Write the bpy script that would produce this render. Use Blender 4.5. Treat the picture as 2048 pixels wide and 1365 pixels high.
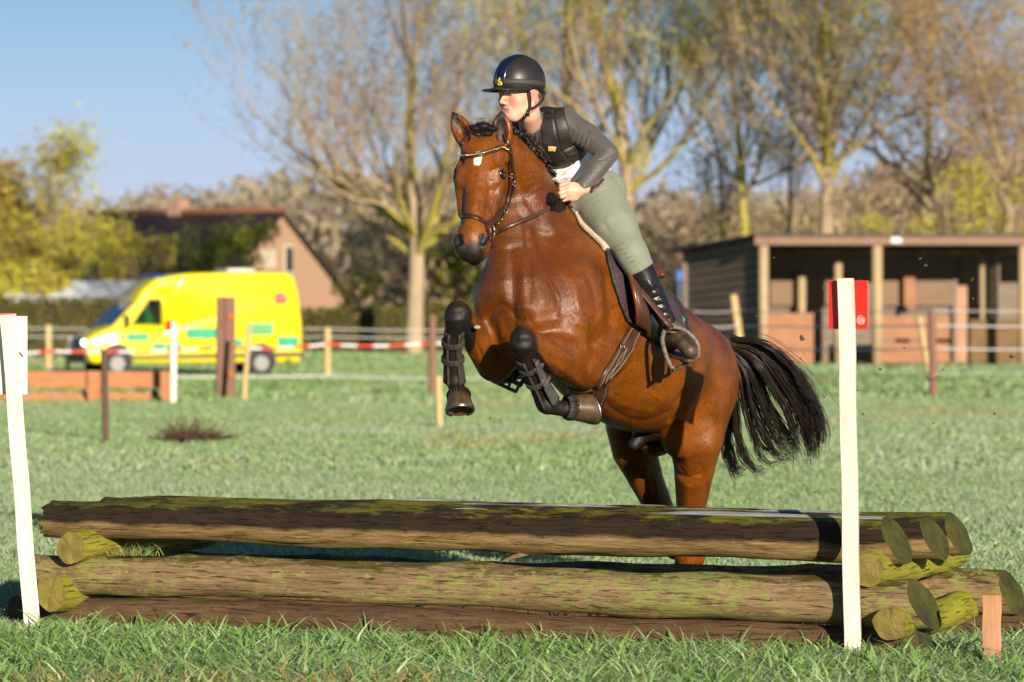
import bpy, math, random, bmesh
import numpy as np
from mathutils import Vector, Matrix
from mathutils.bvhtree import BVHTree

random.seed(7); RNG = np.random.default_rng(7)
for _o in list(bpy.data.objects): bpy.data.objects.remove(_o)
SC = bpy.context.scene; COL = SC.collection
# ------------------------------------------------------------ camera
FPX, CAMH, HOR = 7000.0, 1.35, 651.0          # focal length in photo pixels, eye height, horizon row
cd = bpy.data.cameras.new('camera'); cam = bpy.data.objects.new('camera', cd); COL.objects.link(cam)
cam.location = (0, 0, CAMH); cam.rotation_euler = (math.radians(90), 0, 0)
cd.sensor_width = 36; cd.lens = 36*FPX/2048; cd.shift_y = -(682.5-HOR)/2048
cd.clip_start = .5; cd.clip_end = 3000
cd.dof.use_dof = True; cd.dof.focus_distance = 15.1; cd.dof.aperture_fstop = 3.6
SC.camera = cam
# ------------------------------------------------------------ sky, sun, exposure
SUN_AZ, SUN_EL = 20.0, 13.5                    # degrees right of straight behind the camera / above the horizon
az = math.radians(SUN_AZ); el = math.radians(SUN_EL)
sdir = Vector((math.sin(az)*math.cos(el), -math.cos(az)*math.cos(el), math.sin(el)))
w = bpy.data.worlds.new('World'); SC.world = w; w.use_nodes = True
nt = w.node_tree; bg = nt.nodes['Background']
sky = nt.nodes.new('ShaderNodeTexSky'); sky.sky_type = 'NISHITA'; sky.sun_disc = False
sky.sun_elevation = el; sky.sun_rotation = math.radians(180-SUN_AZ); sky.air_density = 1.2; sky.dust_density = .6; sky.ozone_density = 2.0
tint = nt.nodes.new('ShaderNodeMix'); tint.data_type = 'RGBA'; tint.blend_type = 'MULTIPLY'; tint.inputs[0].default_value = 1
tint.inputs[7].default_value = (.50, .74, 1.25, 1); nt.links.new(sky.outputs[0], tint.inputs[6])
# clear morning sky: the daylight texture, cooled, settling into a paler band near the horizon
tcw = nt.nodes.new('ShaderNodeTexCoord'); sxyz = nt.nodes.new('ShaderNodeSeparateXYZ'); nt.links.new(tcw.outputs['Generated'], sxyz.inputs[0])
cr = nt.nodes.new('ShaderNodeValToRGB'); els = cr.color_ramp.elements
while len(els) < 5: els.new(.5)
for e_, (p_, c_) in zip(els, [(0, (5.5, 5.7, 7.2)), (.03, (5.1, 5.7, 7.4)), (.065, (3.9, 5.2, 7.2)), (.11, (1.7, 3.7, 5.6)), (.24, (.22, .50, 1.1))]): e_.position = p_; e_.color = (*c_, 1)
nt.links.new(sxyz.outputs[2], cr.inputs[0])
mxs = nt.nodes.new('ShaderNodeMix'); mxs.data_type = 'RGBA'; mxs.inputs[0].default_value = .8
nt.links.new(tint.outputs[2], mxs.inputs[6]); nt.links.new(cr.outputs[0], mxs.inputs[7])
nt.links.new(mxs.outputs[2], bg.inputs[0]); bg.inputs[1].default_value = .086
sl = bpy.data.lights.new('sun', 'SUN'); sun = bpy.data.objects.new('sun', sl); COL.objects.link(sun)
sl.energy = 5.0; sl.angle = math.radians(.5); sl.color = (1, .86, .68)
sun.rotation_euler = (-sdir).to_track_quat('-Z', 'Y').to_euler(); sun.location = (6, -10, 8)
SC.view_settings.view_transform = 'Standard'; SC.view_settings.look = 'None'
SC.view_settings.exposure = 0.48; SC.view_settings.gamma = 1
# ------------------------------------------------------------ helpers
def P(px, py, Y): return np.array([(px-1024)*Y/FPX, Y, CAMH-(py-HOR)*Y/FPX])
def smooth01(e0, e1, x):
    t = np.clip((x-e0)/(e1-e0), 0, 1); return t*t*(3-2*t)
def ground(x, y):
    x = np.asarray(x, float); y = np.asarray(y, float)
    r = .30*smooth01(1, 6, x)*smooth01(45, 90, y)
    f = .35*smooth01(98, 128, y)
    return np.maximum(r, f) + .012*np.sin(x*1.7+y*.6)*np.cos(y*1.1-x*.3)*smooth01(12, 14, y)
def nrm(v):
    v = np.asarray(v, float); return v/np.linalg.norm(v)
def tag(o, label=None, cat=None, group=None, kind=None):
    if label: o['label'] = label
    if cat: o['category'] = cat
    if group: o['group'] = group
    if kind: o['kind'] = kind
    return o
def empty(name, loc, label, cat, group=None):
    o = bpy.data.objects.new(name, None); COL.objects.link(o); o.location = Vector(loc); o.empty_display_size = .1
    return tag(o, label, cat, group)
def worldloc(o):
    l = Vector(o.location)
    return l
def link(name, me, mat=None, parent=None, origin=None, smooth=True, bevel=0, mw=None):
    o = bpy.data.objects.new(name, me); COL.objects.link(o)
    if mat is not None and len(me.materials) == 0:
        for m in (mat if isinstance(mat, (list, tuple)) else [mat]): me.materials.append(m)
    if smooth: me.polygons.foreach_set('use_smooth', np.ones(len(me.polygons), bool))
    if origin is not None and parent is None:
        me.transform(Matrix.Translation(-Vector(origin))); o.location = Vector(origin)
    if mw is not None: o.matrix_basis = mw
    if parent is not None:
        o.parent = parent
        m = parent.matrix_basis.copy(); q = parent
        while q.parent is not None:
            q2 = q.parent; m = q2.matrix_basis @ q.matrix_parent_inverse @ m; q = q2
        o.matrix_parent_inverse = m.inverted()
    if bevel:
        b = o.modifiers.new('bevel', 'BEVEL'); b.width = bevel; b.segments = 2; b.limit_method = 'ANGLE'; b.angle_limit = .6
        b.harden_normals = False
        if not smooth: pass
    return o
def np_mesh(name, V, F):
    """V (n,3) ; F (m,k) same-size polygons"""
    me = bpy.data.meshes.new(name); V = np.asarray(V, np.float32); F = np.asarray(F, np.int32)
    me.vertices.add(len(V)); me.vertices.foreach_set('co', V.ravel())
    k = F.shape[1]; me.loops.add(F.size); me.loops.foreach_set('vertex_index', F.ravel())
    me.polygons.add(len(F)); me.polygons.foreach_set('loop_start', np.arange(0, F.size, k, dtype=np.int32))
    me.update(calc_edges=True); me.validate(); return me
def set_attr(me, name, vals):
    vals = np.asarray(vals, np.float32)
    if vals.ndim == 1:
        a = me.attributes.new(name, 'FLOAT', 'POINT'); a.data.foreach_set('value', vals)
    else:
        a = me.attributes.new(name, 'FLOAT_COLOR', 'POINT')
        if vals.shape[1] == 3: vals = np.c_[vals, np.ones(len(vals), np.float32)]
        a.data.foreach_set('color', vals.ravel())
class MB:
    def __init__(s): s.v = []; s.f = []; s.m = []
    def add(s, V, F, mi=0):
        n = len(s.v); s.v += [tuple(map(float, p)) for p in V]; s.f += [tuple(i+n for i in f) for f in F]; s.m += [mi]*len(F); return s
    def box(s, c, size, R=None, mi=0, taper=1.0):
        c = np.asarray(c, float); h = np.asarray(size, float)/2
        V = [np.array([x*h[0]*(taper if z > 0 else 1), y*h[1]*(taper if z > 0 else 1), z*h[2]]) for x in (-1, 1) for y in (-1, 1) for z in (-1, 1)]
        if R is not None: R = np.asarray(R); V = [R@p for p in V]
        return s.add([p+c for p in V], [(0, 1, 3, 2), (4, 6, 7, 5), (0, 4, 5, 1), (2, 3, 7, 6), (0, 2, 6, 4), (1, 5, 7, 3)], mi)
    def tube(s, pts, rad, n=8, mi=0, cap=True, flat=None):
        pts = [np.asarray(p, float) for p in pts]
        if np.isscalar(rad): rad = [rad]*len(pts)
        T = [nrm(pts[min(i+1, len(pts)-1)]-pts[max(i-1, 0)]) for i in range(len(pts))]
        a = np.array([0, 0, 1.]) if abs(T[0][2]) < .9 else np.array([1., 0, 0]); u = nrm(np.cross(T[0], a)); V = []
        for i, p in enumerate(pts):
            u = nrm(u-T[i]*np.dot(u, T[i])); vv = np.cross(T[i], u)
            for k in range(n):
                t = 2*math.pi*k/n; V.append(p+rad[i]*(math.cos(t)*u+math.sin(t)*vv))
        F = [(i*n+k, i*n+(k+1) % n, (i+1)*n+(k+1) % n, (i+1)*n+k) for i in range(len(pts)-1) for k in range(n)]
        if cap: F += [tuple(range(n))[::-1], tuple((len(pts)-1)*n+k for k in range(n))]
        return s.add(V, F, mi)
    def ribbon(s, pts, nors, width, th, mi=0):
        """strap: pts on surface, nors outward, solid rectangle cross-section with domed face"""
        pts = [np.asarray(p, float) for p in pts]; V = []; N = len(pts)
        for i, p in enumerate(pts):
            t = nrm(pts[min(i+1, N-1)]-pts[max(i-1, 0)]); n_ = nrm(nors[i]); b = nrm(np.cross(t, n_)); wd = (width[i] if hasattr(width, '__len__') else width)/2
            for q in ((-wd, -th*.6), (-wd, th*.7), (-wd*.5, th), (wd*.5, th), (wd, th*.7), (wd, -th*.6)): V.append(p+b*q[0]+n_*q[1])
        F = [(i*6+k, i*6+(k+1) % 6, (i+1)*6+(k+1) % 6, (i+1)*6+k) for i in range(N-1) for k in range(6)]
        F += [tuple(range(6))[::-1], tuple((N-1)*6+k for k in range(6))]
        return s.add(V, F, mi)
    def prism(s, prof, axis0, ex, ey, ez, depth, mi=0):
        """profile in (ex,ez) plane extruded along ey"""
        o = np.asarray(axis0, float); n = len(prof)
        V = [o+np.asarray(ex)*a+np.asarray(ez)*b for a, b in prof]+[o+np.asarray(ex)*a+np.asarray(ez)*b+np.asarray(ey)*depth for a, b in prof]
        F = [tuple(range(n))[::-1], tuple(range(n, 2*n))]+[(i, (i+1) % n, n+(i+1) % n, n+i) for i in range(n)]
        return s.add(V, F, mi)
    def ball(s, c, r, R=None, n=8, m=12, mi=0):
        r = np.ones(3)*np.asarray(r, float); V = []; F = []
        for i in range(n+1):
            ph = math.pi*i/n
            for k in range(m):
                th = 2*math.pi*k/m; p = np.array([math.sin(ph)*math.cos(th), math.sin(ph)*math.sin(th), math.cos(ph)])*r
                if R is not None: p = np.asarray(R)@p
                V.append(p+np.asarray(c, float))
        for i in range(n):
            for k in range(m): F.append((i*m+k, (i+1)*m+k, (i+1)*m+(k+1) % m, i*m+(k+1) % m))
        return s.add(V, F, mi)
    def mesh(s, name):
        me = bpy.data.meshes.new(name); me.from_pydata(s.v, [], s.f)
        if any(s.m): me.polygons.foreach_set('material_index', np.array(s.m, np.int32))
        bm = bmesh.new(); bm.from_mesh(me); bmesh.ops.remove_doubles(bm, verts=bm.verts, dist=1e-6); bmesh.ops.recalc_face_normals(bm, faces=bm.faces); bm.to_mesh(me); bm.free()
        me.update(); return me
    def obj(s, name, mat, parent=None, origin=None, smooth=False, bevel=0, mw=None):
        return link(name, s.mesh(name), mat, parent, origin, smooth, bevel, mw)
def text_mesh(txt, size, depth=.002):
    c = bpy.data.curves.new('lettering', 'FONT'); c.body = txt; c.size = size; c.extrude = depth; c.align_x = 'CENTER'; c.align_y = 'CENTER'
    o = bpy.data.objects.new('lettering', c); COL.objects.link(o)
    bpy.context.view_layer.update()
    me = bpy.data.meshes.new_from_object(o.evaluated_get(bpy.context.evaluated_depsgraph_get()))
    bpy.data.objects.remove(o); return me
def frame_mw(c, ex, ez):
    """object matrix whose local x = ex, local z ~ ez, local y completes it"""
    ex = Vector(ex).normalized(); ez = Vector(ez); ey = ez.cross(ex).normalized(); ez = ex.cross(ey)
    m = Matrix((ex, ey, ez)).transposed().to_4x4(); m.translation = Vector(c); return m
# ------------------------------------------------------------ materials
def new_mat(name):
    m = bpy.data.materials.new(name); m.use_nodes = True; return m, m.node_tree, m.node_tree.nodes['Principled BSDF']
def node(nt, t, **kw):
    n = nt.nodes.new(t)
    for k, v in kw.items():
        if k.startswith('i_'):
            key = k[2:]; key = int(key) if key.isdigit() else key; n.inputs[key].default_value = v
        else: setattr(n, k, v)
    return n
def coords(nt, scale=(1, 1, 1), attr='Object'):
    tc = node(nt, 'ShaderNodeTexCoord'); mp = node(nt, 'ShaderNodeMapping'); mp.inputs['Scale'].default_value = scale
    nt.links.new(tc.outputs[attr], mp.inputs['Vector']); return mp.outputs[0]
def noise(nt, vec, scale, detail=4, rough=.55, dist=0.0):
    n = node(nt, 'ShaderNodeTexNoise'); n.inputs['Scale'].default_value = scale; n.inputs['Detail'].default_value = detail
    n.inputs['Roughness'].default_value = rough; n.inputs['Distortion'].default_value = dist; nt.links.new(vec, n.inputs['Vector']); return n.outputs['Fac']
def ramp(nt, fac, stops, interp='LINEAR'):
    r = node(nt, 'ShaderNodeValToRGB'); r.color_ramp.interpolation = interp; e = r.color_ramp.elements
    while len(e) < len(stops): e.new(.5)
    for el_, (p, c) in zip(e, stops):
        el_.position = p; el_.color = (c, c, c, 1) if np.isscalar(c) else (*c, 1)
    nt.links.new(fac, r.inputs[0]); return r.outputs[0]
def mix(nt, fac, a, b):
    n = node(nt, 'ShaderNodeMix', data_type='RGBA')
    for s_, v in ((n.inputs[0], fac), (n.inputs[6], a), (n.inputs[7], b)):
        if isinstance(v, (int, float)): s_.default_value = v
        elif isinstance(v, tuple): s_.default_value = (*v, 1)
        else: nt.links.new(v, s_)
    return n.outputs[2]
def math_(nt, op, a, b=None, clamp=False):
    n = node(nt, 'ShaderNodeMath', operation=op, use_clamp=clamp)
    for i, v in enumerate((a, b)):
        if v is None: continue
        if isinstance(v, (int, float)): n.inputs[i].default_value = v
        else: nt.links.new(v, n.inputs[i])
    return n.outputs[0]
def bump(nt, bsdf, h, strength=.3, dist=.01, chain=None):
    b = node(nt, 'ShaderNodeBump'); b.inputs['Strength'].default_value = strength; b.inputs['Distance'].default_value = dist
    nt.links.new(h, b.inputs['Height'])
    if chain is not None: nt.links.new(chain, b.inputs['Normal'])
    nt.links.new(b.outputs[0], bsdf.inputs['Normal']); return b.outputs[0]
def simple(name, c1, c2=None, scale=8, rough=.6, bstr=.15, bdist=.004, stretch=(1, 1, 1), metal=0, spec=.5, detail=5, coat=0, sheen=0):
    m, nt, b = new_mat(name); v = coords(nt, stretch); f = noise(nt, v, scale, detail)
    c2 = c2 or tuple(x*.75 for x in c1)
    nt.links.new(ramp(nt, f, [(.3, c1), (.7, c2)]), b.inputs['Base Color'])
    b.inputs['Roughness'].default_value = rough; b.inputs['Metallic'].default_value = metal
    b.inputs['Specular IOR Level'].default_value = spec; b.inputs['Coat Weight'].default_value = coat
    if coat: b.inputs['Coat Roughness'].default_value = .15
    if sheen: b.inputs['Sheen Weight'].default_value = sheen
    if bstr: bump(nt, b, noise(nt, v, scale*4, 4), bstr, bdist)
    return m
# ------------------------------------------------------------ signed-distance modelling (organic bodies)
class Field:
    _cap = None
    def __init__(s, xs, ys, zs):
        s.ax = (np.asarray(xs), np.asarray(ys), np.asarray(zs)); s.f = np.full((len(xs), len(ys), len(zs)), .5, np.float32)
    def _sl(s, lo, hi):
        out = []
        for a, l, h in zip(s.ax, lo, hi):
            i0 = max(0, np.searchsorted(a, l)-1); i1 = min(len(a), np.searchsorted(a, h)+1)
            if i1 <= i0: return None
            out.append(slice(i0, i1))
        return tuple(out)
    def _apply(s, lo, hi, fn, k, sub):
        m = k+.025; sl = s._sl(np.asarray(lo)-m, np.asarray(hi)+m)
        if sl is None: return
        x = s.ax[0][sl[0]][:, None, None]; y = s.ax[1][sl[1]][None, :, None]; z = s.ax[2][sl[2]][None, None, :]
        d = fn(x, y, z).astype(np.float32); a = s.f[sl]
        if sub: d = -d
        if not sub:
            h = np.maximum(k-np.abs(a-d), 0)/k; s.f[sl] = np.minimum(a, d)-h*h*k*.25
        else:      # smooth max(a, -prim)
            h = np.maximum(k-np.abs(a-d), 0)/k; s.f[sl] = np.maximum(a, d)+h*h*k*.25
    def cone(s, a, b, ra, rb, k=.03, sub=False, flat=None, ff=1.0):
        a = np.asarray(a, float); b = np.asarray(b, float); R = max(ra, rb)*max(1, ff)
        ba = b-a; L2 = max(float(ba@ba), 1e-9)
        def fn(x, y, z):
            px, py, pz = x-a[0], y-a[1], z-a[2]
            if flat is not None:
                n = flat; q = (px*n[0]+py*n[1]+pz*n[2]); g = q*(1/ff-1); bb = ba+np.asarray(n)*(ba@n)*(1/ff-1); px = px+n[0]*g; py = py+n[1]*g; pz = pz+n[2]*g
            else: bb = ba
            l2 = max(float(bb@bb), 1e-9)
            t = np.clip((px*bb[0]+py*bb[1]+pz*bb[2])/l2, 0, 1)
            d = np.sqrt((px-t*bb[0])**2+(py-t*bb[1])**2+(pz-t*bb[2])**2)-(ra+(rb-ra)*t)
            return d*(min(1, ff))
        if s._cap is not None: s._cap.append(fn)
        else: s._apply(np.minimum(a, b)-R, np.maximum(a, b)+R, fn, k, sub)
    def chain(s, pts, k=.03, **kw):
        P_ = np.array([p for p, r in pts]); R_ = max(r for p, r in pts)*max(1, kw.get('ff', 1)); fs = []
        s._cap = fs
        for (p, r), (q, r2) in zip(pts[:-1], pts[1:]): s.cone(p, q, r, r2, k, **kw)
        s._cap = None
        def fn(x, y, z):
            d = fs[0](x, y, z)
            for g in fs[1:]: d = np.minimum(d, g(x, y, z))
            return d
        s._apply(P_.min(0)-R_, P_.max(0)+R_, fn, k, False)
    def ell(s, c, r, R=None, k=.03, sub=False):
        """R columns = axes"""
        c = np.asarray(c, float); r = np.asarray(r, float); R = np.eye(3) if R is None else np.asarray(R, float)
        ext = np.sqrt(((R*r)**2).sum(1))
        def fn(x, y, z):
            p = [x-c[0], y-c[1], z-c[2]]; k0 = 0; k1 = 0
            for i in range(3):
                q = p[0]*R[0, i]+p[1]*R[1, i]+p[2]*R[2, i]; k0 = k0+(q/r[i])**2; k1 = k1+(q/r[i]**2)**2
            k0 = np.sqrt(k0); k1 = np.sqrt(k1)+1e-6; return k0*(k0-1)/k1
        s._apply(c-ext, c+ext, fn, k, sub)
    def clip(s, p, n, k=.004):
        """remove the side towards n"""
        n = nrm(n); x = s.ax[0][:, None, None]-p[0]; y = s.ax[1][None, :, None]-p[1]; z = s.ax[2][None, None, :]-p[2]
        s.f = np.maximum(s.f, (x*n[0]+y*n[1]+z*n[2]).astype(np.float32))
    def copy(s):
        g = Field(*s.ax); g.f = s.f.copy(); return g
    def mesh(s, name, smooth=2):
        f = s.f; X, Y, Z = s.ax; ins = f < 0
        c = np.zeros(tuple(n-1 for n in f.shape), np.uint8)
        for i in (0, 1):
            for j in (0, 1):
                for k in (0, 1): c += ins[i:f.shape[0]-1+i, j:f.shape[1]-1+j, k:f.shape[2]-1+k]
        act = (c > 0) & (c < 8); I, J, K = np.nonzero(act); n = len(I)
        idx = np.full(act.shape, -1, np.int32); idx[I, J, K] = np.arange(n)
        corner = {}
        for i in (0, 1):
            for j in (0, 1):
                for k in (0, 1): corner[i, j, k] = f[I+i, J+j, K+k].astype(np.float64)
        acc = np.zeros((n, 3)); cnt = np.zeros(n)
        ce = list(corner)
        for a in ce:
            for ax in range(3):
                if a[ax] == 0:
                    b = list(a); b[ax] = 1; b = tuple(b); fa, fb = corner[a], corner[b]; m = (fa < 0) != (fb < 0)
                    t = np.where(m, fa/np.where(m, fa-fb, 1), 0)
                    p = np.zeros((n, 3)); p[:, 0] = a[0]; p[:, 1] = a[1]; p[:, 2] = a[2]; p[:, ax] += t
                    acc[m] += p[m]; cnt[m] += 1
        q = acc/np.maximum(cnt, 1)[:, None]
        V = np.c_[X[I]+(X[I+1]-X[I])*q[:, 0], Y[J]+(Y[J+1]-Y[J])*q[:, 1], Z[K]+(Z[K+1]-Z[K])*q[:, 2]]
        Fs = []
        a0 = ins[:-1, 1:-1, 1:-1]; a1 = ins[1:, 1:-1, 1:-1]
        for (m, off, flip) in ((a0 != a1, 0, a0), ):
            i, j, k = np.nonzero(m); j = j+1; k = k+1; fl = ins[i, j, k]
            Q = np.c_[idx[i, j-1, k-1], idx[i, j, k-1], idx[i, j, k], idx[i, j-1, k]]; Q[~fl] = Q[~fl][:, ::-1]; Fs.append(Q)
        i, j, k = np.nonzero(ins[1:-1, :-1, 1:-1] != ins[1:-1, 1:, 1:-1]); i = i+1; k = k+1; fl = ins[i, j, k]
        Q = np.c_[idx[i-1, j, k-1], idx[i-1, j, k], idx[i, j, k], idx[i, j, k-1]]; Q[~fl] = Q[~fl][:, ::-1]; Fs.append(Q)
        i, j, k = np.nonzero(ins[1:-1, 1:-1, :-1] != ins[1:-1, 1:-1, 1:]); i = i+1; j = j+1; fl = ins[i, j, k]
        Q = np.c_[idx[i-1, j-1, k], idx[i, j-1, k], idx[i, j, k], idx[i-1, j, k]]; Q[~fl] = Q[~fl][:, ::-1]; Fs.append(Q)
        F = np.concatenate(Fs); F = F[(F >= 0).all(1)]
        if smooth:   # light Laplacian relax
            E = np.concatenate([F[:, [0, 1]], F[:, [1, 2]], F[:, [2, 3]], F[:, [3, 0]]]); E = np.unique(np.sort(E, 1), axis=0)
            for it in range(smooth*2):
                lam = .5 if it % 2 == 0 else -.35
                S = np.zeros_like(V); C = np.bincount(E.ravel(), minlength=n)
                for d in range(3): S[:, d] = np.bincount(E[:, 0], V[E[:, 1], d], n)+np.bincount(E[:, 1], V[E[:, 0], d], n)
                V = V+lam*(S/np.maximum(C, 1)[:, None]-V)
        return np_mesh(name, V, F)
def verts_of(me):
    a = np.empty(len(me.vertices)*3, np.float32); me.vertices.foreach_get('co', a); return a.reshape(-1, 3)
def seg_dist(V, a, b):
    a = np.asarray(a, float); b = np.asarray(b, float); ba = b-a; t = np.clip(((V-a)@ba)/max(ba@ba, 1e-9), 0, 1)
    return np.linalg.norm(V-(a+t[:, None]*ba), axis=1)
def bvh_of(me): return BVHTree.FromPolygons([v.co for v in me.vertices], [tuple(p.vertices) for p in me.polygons])
CAMP = Vector((0, 0, CAMH))
def hit(bvh, px, py, off=0.0):
    """where the sight line through a photo pixel meets a surface"""
    d = Vector(((px-1024)/FPX, 1, -(py-HOR)/FPX)).normalized(); r = bvh.ray_cast(CAMP, d)
    if r[0] is None:
        best = None                                    # just off the outline: nearest surface point at body depth
        q = CAMP+d*(15.2/d.y); r = bvh.find_nearest(q)
    n = r[1]; return np.array(r[0]+n*off), np.array(n)
def catmull(pts, n=6):
    pts = [np.asarray(p, float) for p in pts]; out = []
    Q = [2*pts[0]-pts[1]]+pts+[2*pts[-1]-pts[-2]]
    for i in range(1, len(Q)-2):
        for k in range(n):
            t = k/n; a, b, c, d = Q[i-1:i+3]
            out.append(.5*((2*b)+(-a+c)*t+(2*a-5*b+4*c-d)*t*t+(-a+3*b-3*c+d)*t**3))
    out.append(pts[-1]); return out

# ================================================================= GROUND AND GRASS
def sheet(name, xs, ys, zfn, mat, dz=0):
    X, Y = np.meshgrid(xs, ys); Z = zfn(X, Y)+dz; V = np.c_[X.ravel(), Y.ravel(), Z.ravel()]; nx = len(xs); ny = len(ys)
    i, j = np.meshgrid(np.arange(nx-1), np.arange(ny-1)); a = (j*nx+i).ravel(); F = np.c_[a, a+1, a+nx+1, a+nx]; me = np_mesh(name, V, F); return link(name, me, mat)
m, nt, b = new_mat('meadow_soil'); v = coords(nt); n1 = noise(nt, v, .35, 6, .6); n2 = noise(nt, v, 3.0, 6, .65)
c_ = ramp(nt, n2, [(.3, (.20, .27, .08)), (.55, (.34, .46, .17)), (.8, (.46, .55, .28))]); c_ = mix(nt, ramp(nt, n1, [(.50, 0.), (.68, .6)]), c_, (.10, .085, .030)); nt.links.new(c_, b.inputs['Base Color'])
b.inputs['Roughness'].default_value = .95; b.inputs['Specular IOR Level'].default_value = .15; bump(nt, b, noise(nt, v, 9, 8, .75), 1.0, .25)
gy_ = np.concatenate([np.arange(-30, 10, 4.), np.arange(10, 24, .35), np.arange(24, 60, 1.), np.arange(60, 140, 2.5), np.arange(140, 400, 20.), np.arange(400, 2401, 200.)])
gx_ = np.concatenate([np.arange(-1200, -80, 140.), np.arange(-80, -20, 5.), np.arange(-20, 20, .6), np.arange(20, 80, 5.), np.arange(80, 1300, 140.)])
tag(sheet('ground', gx_, gy_, ground, m), kind='structure')
M_GRASS, nt, b = new_mat('frosted_grass_blades'); at = node(nt, 'ShaderNodeAttribute', attribute_name='tone'); c_ = ramp(nt, at.outputs['Fac'], [(.0, (.09, .20, .025)), (.30, (.19, .36, .07)), (.60, (.32, .47, .20)), (.87, (.43, .52, .37)), (.93, (.46, .38, .14)), (1.0, (.44, .30, .12))])
nt.links.new(c_, b.inputs['Base Color']); b.inputs['Roughness'].default_value = .42; b.inputs['Specular IOR Level'].default_value = .5
tr = node(nt, 'ShaderNodeBsdfTranslucent'); nt.links.new(c_, tr.inputs[0]); ms = node(nt, 'ShaderNodeMixShader'); ms.inputs[0].default_value = .28; out = [n for n in nt.nodes if n.type == 'OUTPUT_MATERIAL'][0]
nt.links.new(b.outputs[0], ms.inputs[1]); nt.links.new(tr.outputs[0], ms.inputs[2]); nt.links.new(ms.outputs[0], out.inputs[0])
def vnoise(x, y, s, seed=0):
    """cheap smooth value noise for patchiness"""
    x = x/s+seed*17.3; y = y/s+seed*9.1; xi = np.floor(x).astype(int); yi = np.floor(y).astype(int); fx = x-xi; fy = y-yi; fx = fx*fx*(3-2*fx); fy = fy*fy*(3-2*fy)
    h = lambda a, b_: np.modf(np.abs(np.sin(a*127.1+b_*311.7+seed*3.7)*43758.5453))[0]
    return (h(xi, yi)*(1-fx)+h(xi+1, yi)*fx)*(1-fy)+(h(xi, yi+1)*(1-fx)+h(xi+1, yi+1)*fx)*fy
def blades(x, y, h, wd, lean, rng, tone, nm, zoff=None):
    n = len(x); a = rng.uniform(0, 2*np.pi, n); d = np.c_[np.cos(a), np.sin(a)]; q = rng.normal(0, .9, n); s = np.c_[np.cos(q), np.sin(q)]   # blade faces mostly across the view
    z = ground(x, y)-.01 if zoff is None else zoff; L = lean*h; V = np.zeros((n, 7, 3), np.float32)
    for k, (t, wk) in enumerate(((0, .8), (.42, 1.0), (.78, .62))):
        cx_ = x+d[:, 0]*L*t**1.7; cy_ = y+d[:, 1]*L*t**1.7; cz_ = z+h*(t-.28*lean*t*t)
        for e, sg in ((0, -1), (1, 1)):
            V[:, 2*k+e, 0] = cx_+sg*s[:, 0]*wd*wk*.5; V[:, 2*k+e, 1] = cy_+sg*s[:, 1]*wd*wk*.5; V[:, 2*k+e, 2] = cz_
    V[:, 6, 0] = x+d[:, 0]*L*1.05; V[:, 6, 1] = y+d[:, 1]*L*1.05; V[:, 6, 2] = z+h*(1-.30*lean)
    b0 = np.arange(n)*7; F = np.concatenate([np.c_[b0, b0+1, b0+3], np.c_[b0, b0+3, b0+2], np.c_[b0+2, b0+3, b0+5], np.c_[b0+2, b0+5, b0+4], np.c_[b0+4, b0+5, b0+6]])
    me = bpy.data.meshes.new(nm); me.vertices.add(n*7); me.vertices.foreach_set('co', V.ravel()); me.loops.add(F.size); me.loops.foreach_set('vertex_index', F.astype(np.int32).ravel()); me.polygons.add(len(F)); me.polygons.foreach_set('loop_start', np.arange(0, F.size, 3, dtype=np.int32)); me.update(calc_edges=True)
    set_attr(me, 'tone', np.repeat(tone, 7)); return me
rg = np.random.default_rng(11)
def scatter(y0, y1, dens, marg=1.2):
    n = int(dens*(y1-y0)*((y0+y1)*.1463+2*marg)); y = rg.uniform(y0, y1, n*2); hw = y*.1463+marg; keep = rg.uniform(0, y1*.1463+marg, n*2) < hw; y = y[keep][:n]; hw = hw[keep][:n]; return rg.uniform(-1, 1, len(y))*hw, y
def tone_of(x, y, far=0.):
    t = .42+.14*vnoise(x, y, .8, 1)+.20*vnoise(x, y*.7, 3.5, 2)+rg.normal(0, .14, len(x))+far
    dry = (vnoise(x, y, 2.3, 4) > .80) & (rg.random(len(x)) < .35); t = np.clip(t, 0, .88); t[dry] = rg.uniform(.9, 1, dry.sum()); yel = rg.random(len(x)) < .010; t[yel] = rg.uniform(.9, 1, yel.sum()); return t
parts = []
x, y = scatter(12.3, 15.2, 7000, 1.6); pt = vnoise(x, y, .35, 6)
h = (.030+.035*rg.random(len(x))**2+.025*pt)*1.0; parts.append(blades(x, y, h, rg.uniform(.004, .0085, len(x)), rg.uniform(.5, 1.9, len(x)), rg, tone_of(x, y), 'g'))
x, y = scatter(12.6, 15.6, 300, 1.0); h = rg.uniform(.07, .16, len(x)); parts.append(blades(x, y, h, rg.uniform(.007, .012, len(x)), rg.uniform(.4, 1.5, len(x)), rg, tone_of(x, y, -.12), 'g'))
x, y = scatter(15.2, 20, 3000, 2.2); h = .025+.04*rg.random(len(x)); parts.append(blades(x, y, h, rg.uniform(.006, .010, len(x)), rg.uniform(.3, 1.2, len(x)), rg, tone_of(x, y, .06), 'g'))
x, y = scatter(20, 32, 1100, 3.5); h = .035+.045*rg.random(len(x)); parts.append(blades(x, y, h, rg.uniform(.008, .014, len(x)), rg.uniform(.3, 1.1, len(x)), rg, tone_of(x, y, .10), 'g'))
x, y = scatter(32, 60, 240, 7); h = .04+.055*rg.random(len(x)); parts.append(blades(x, y, h, rg.uniform(.016, .028, len(x)), rg.uniform(.3, 1.0, len(x)), rg, tone_of(x, y, .10), 'g'))
x, y = scatter(60, 135, 34, 14); h = .06+.08*rg.random(len(x)); parts.append(blades(x, y, h, rg.uniform(.05, .08, len(x)), rg.uniform(.3, 1.0, len(x)), rg, tone_of(x, y, .0), 'g'))
bmj = None
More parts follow.
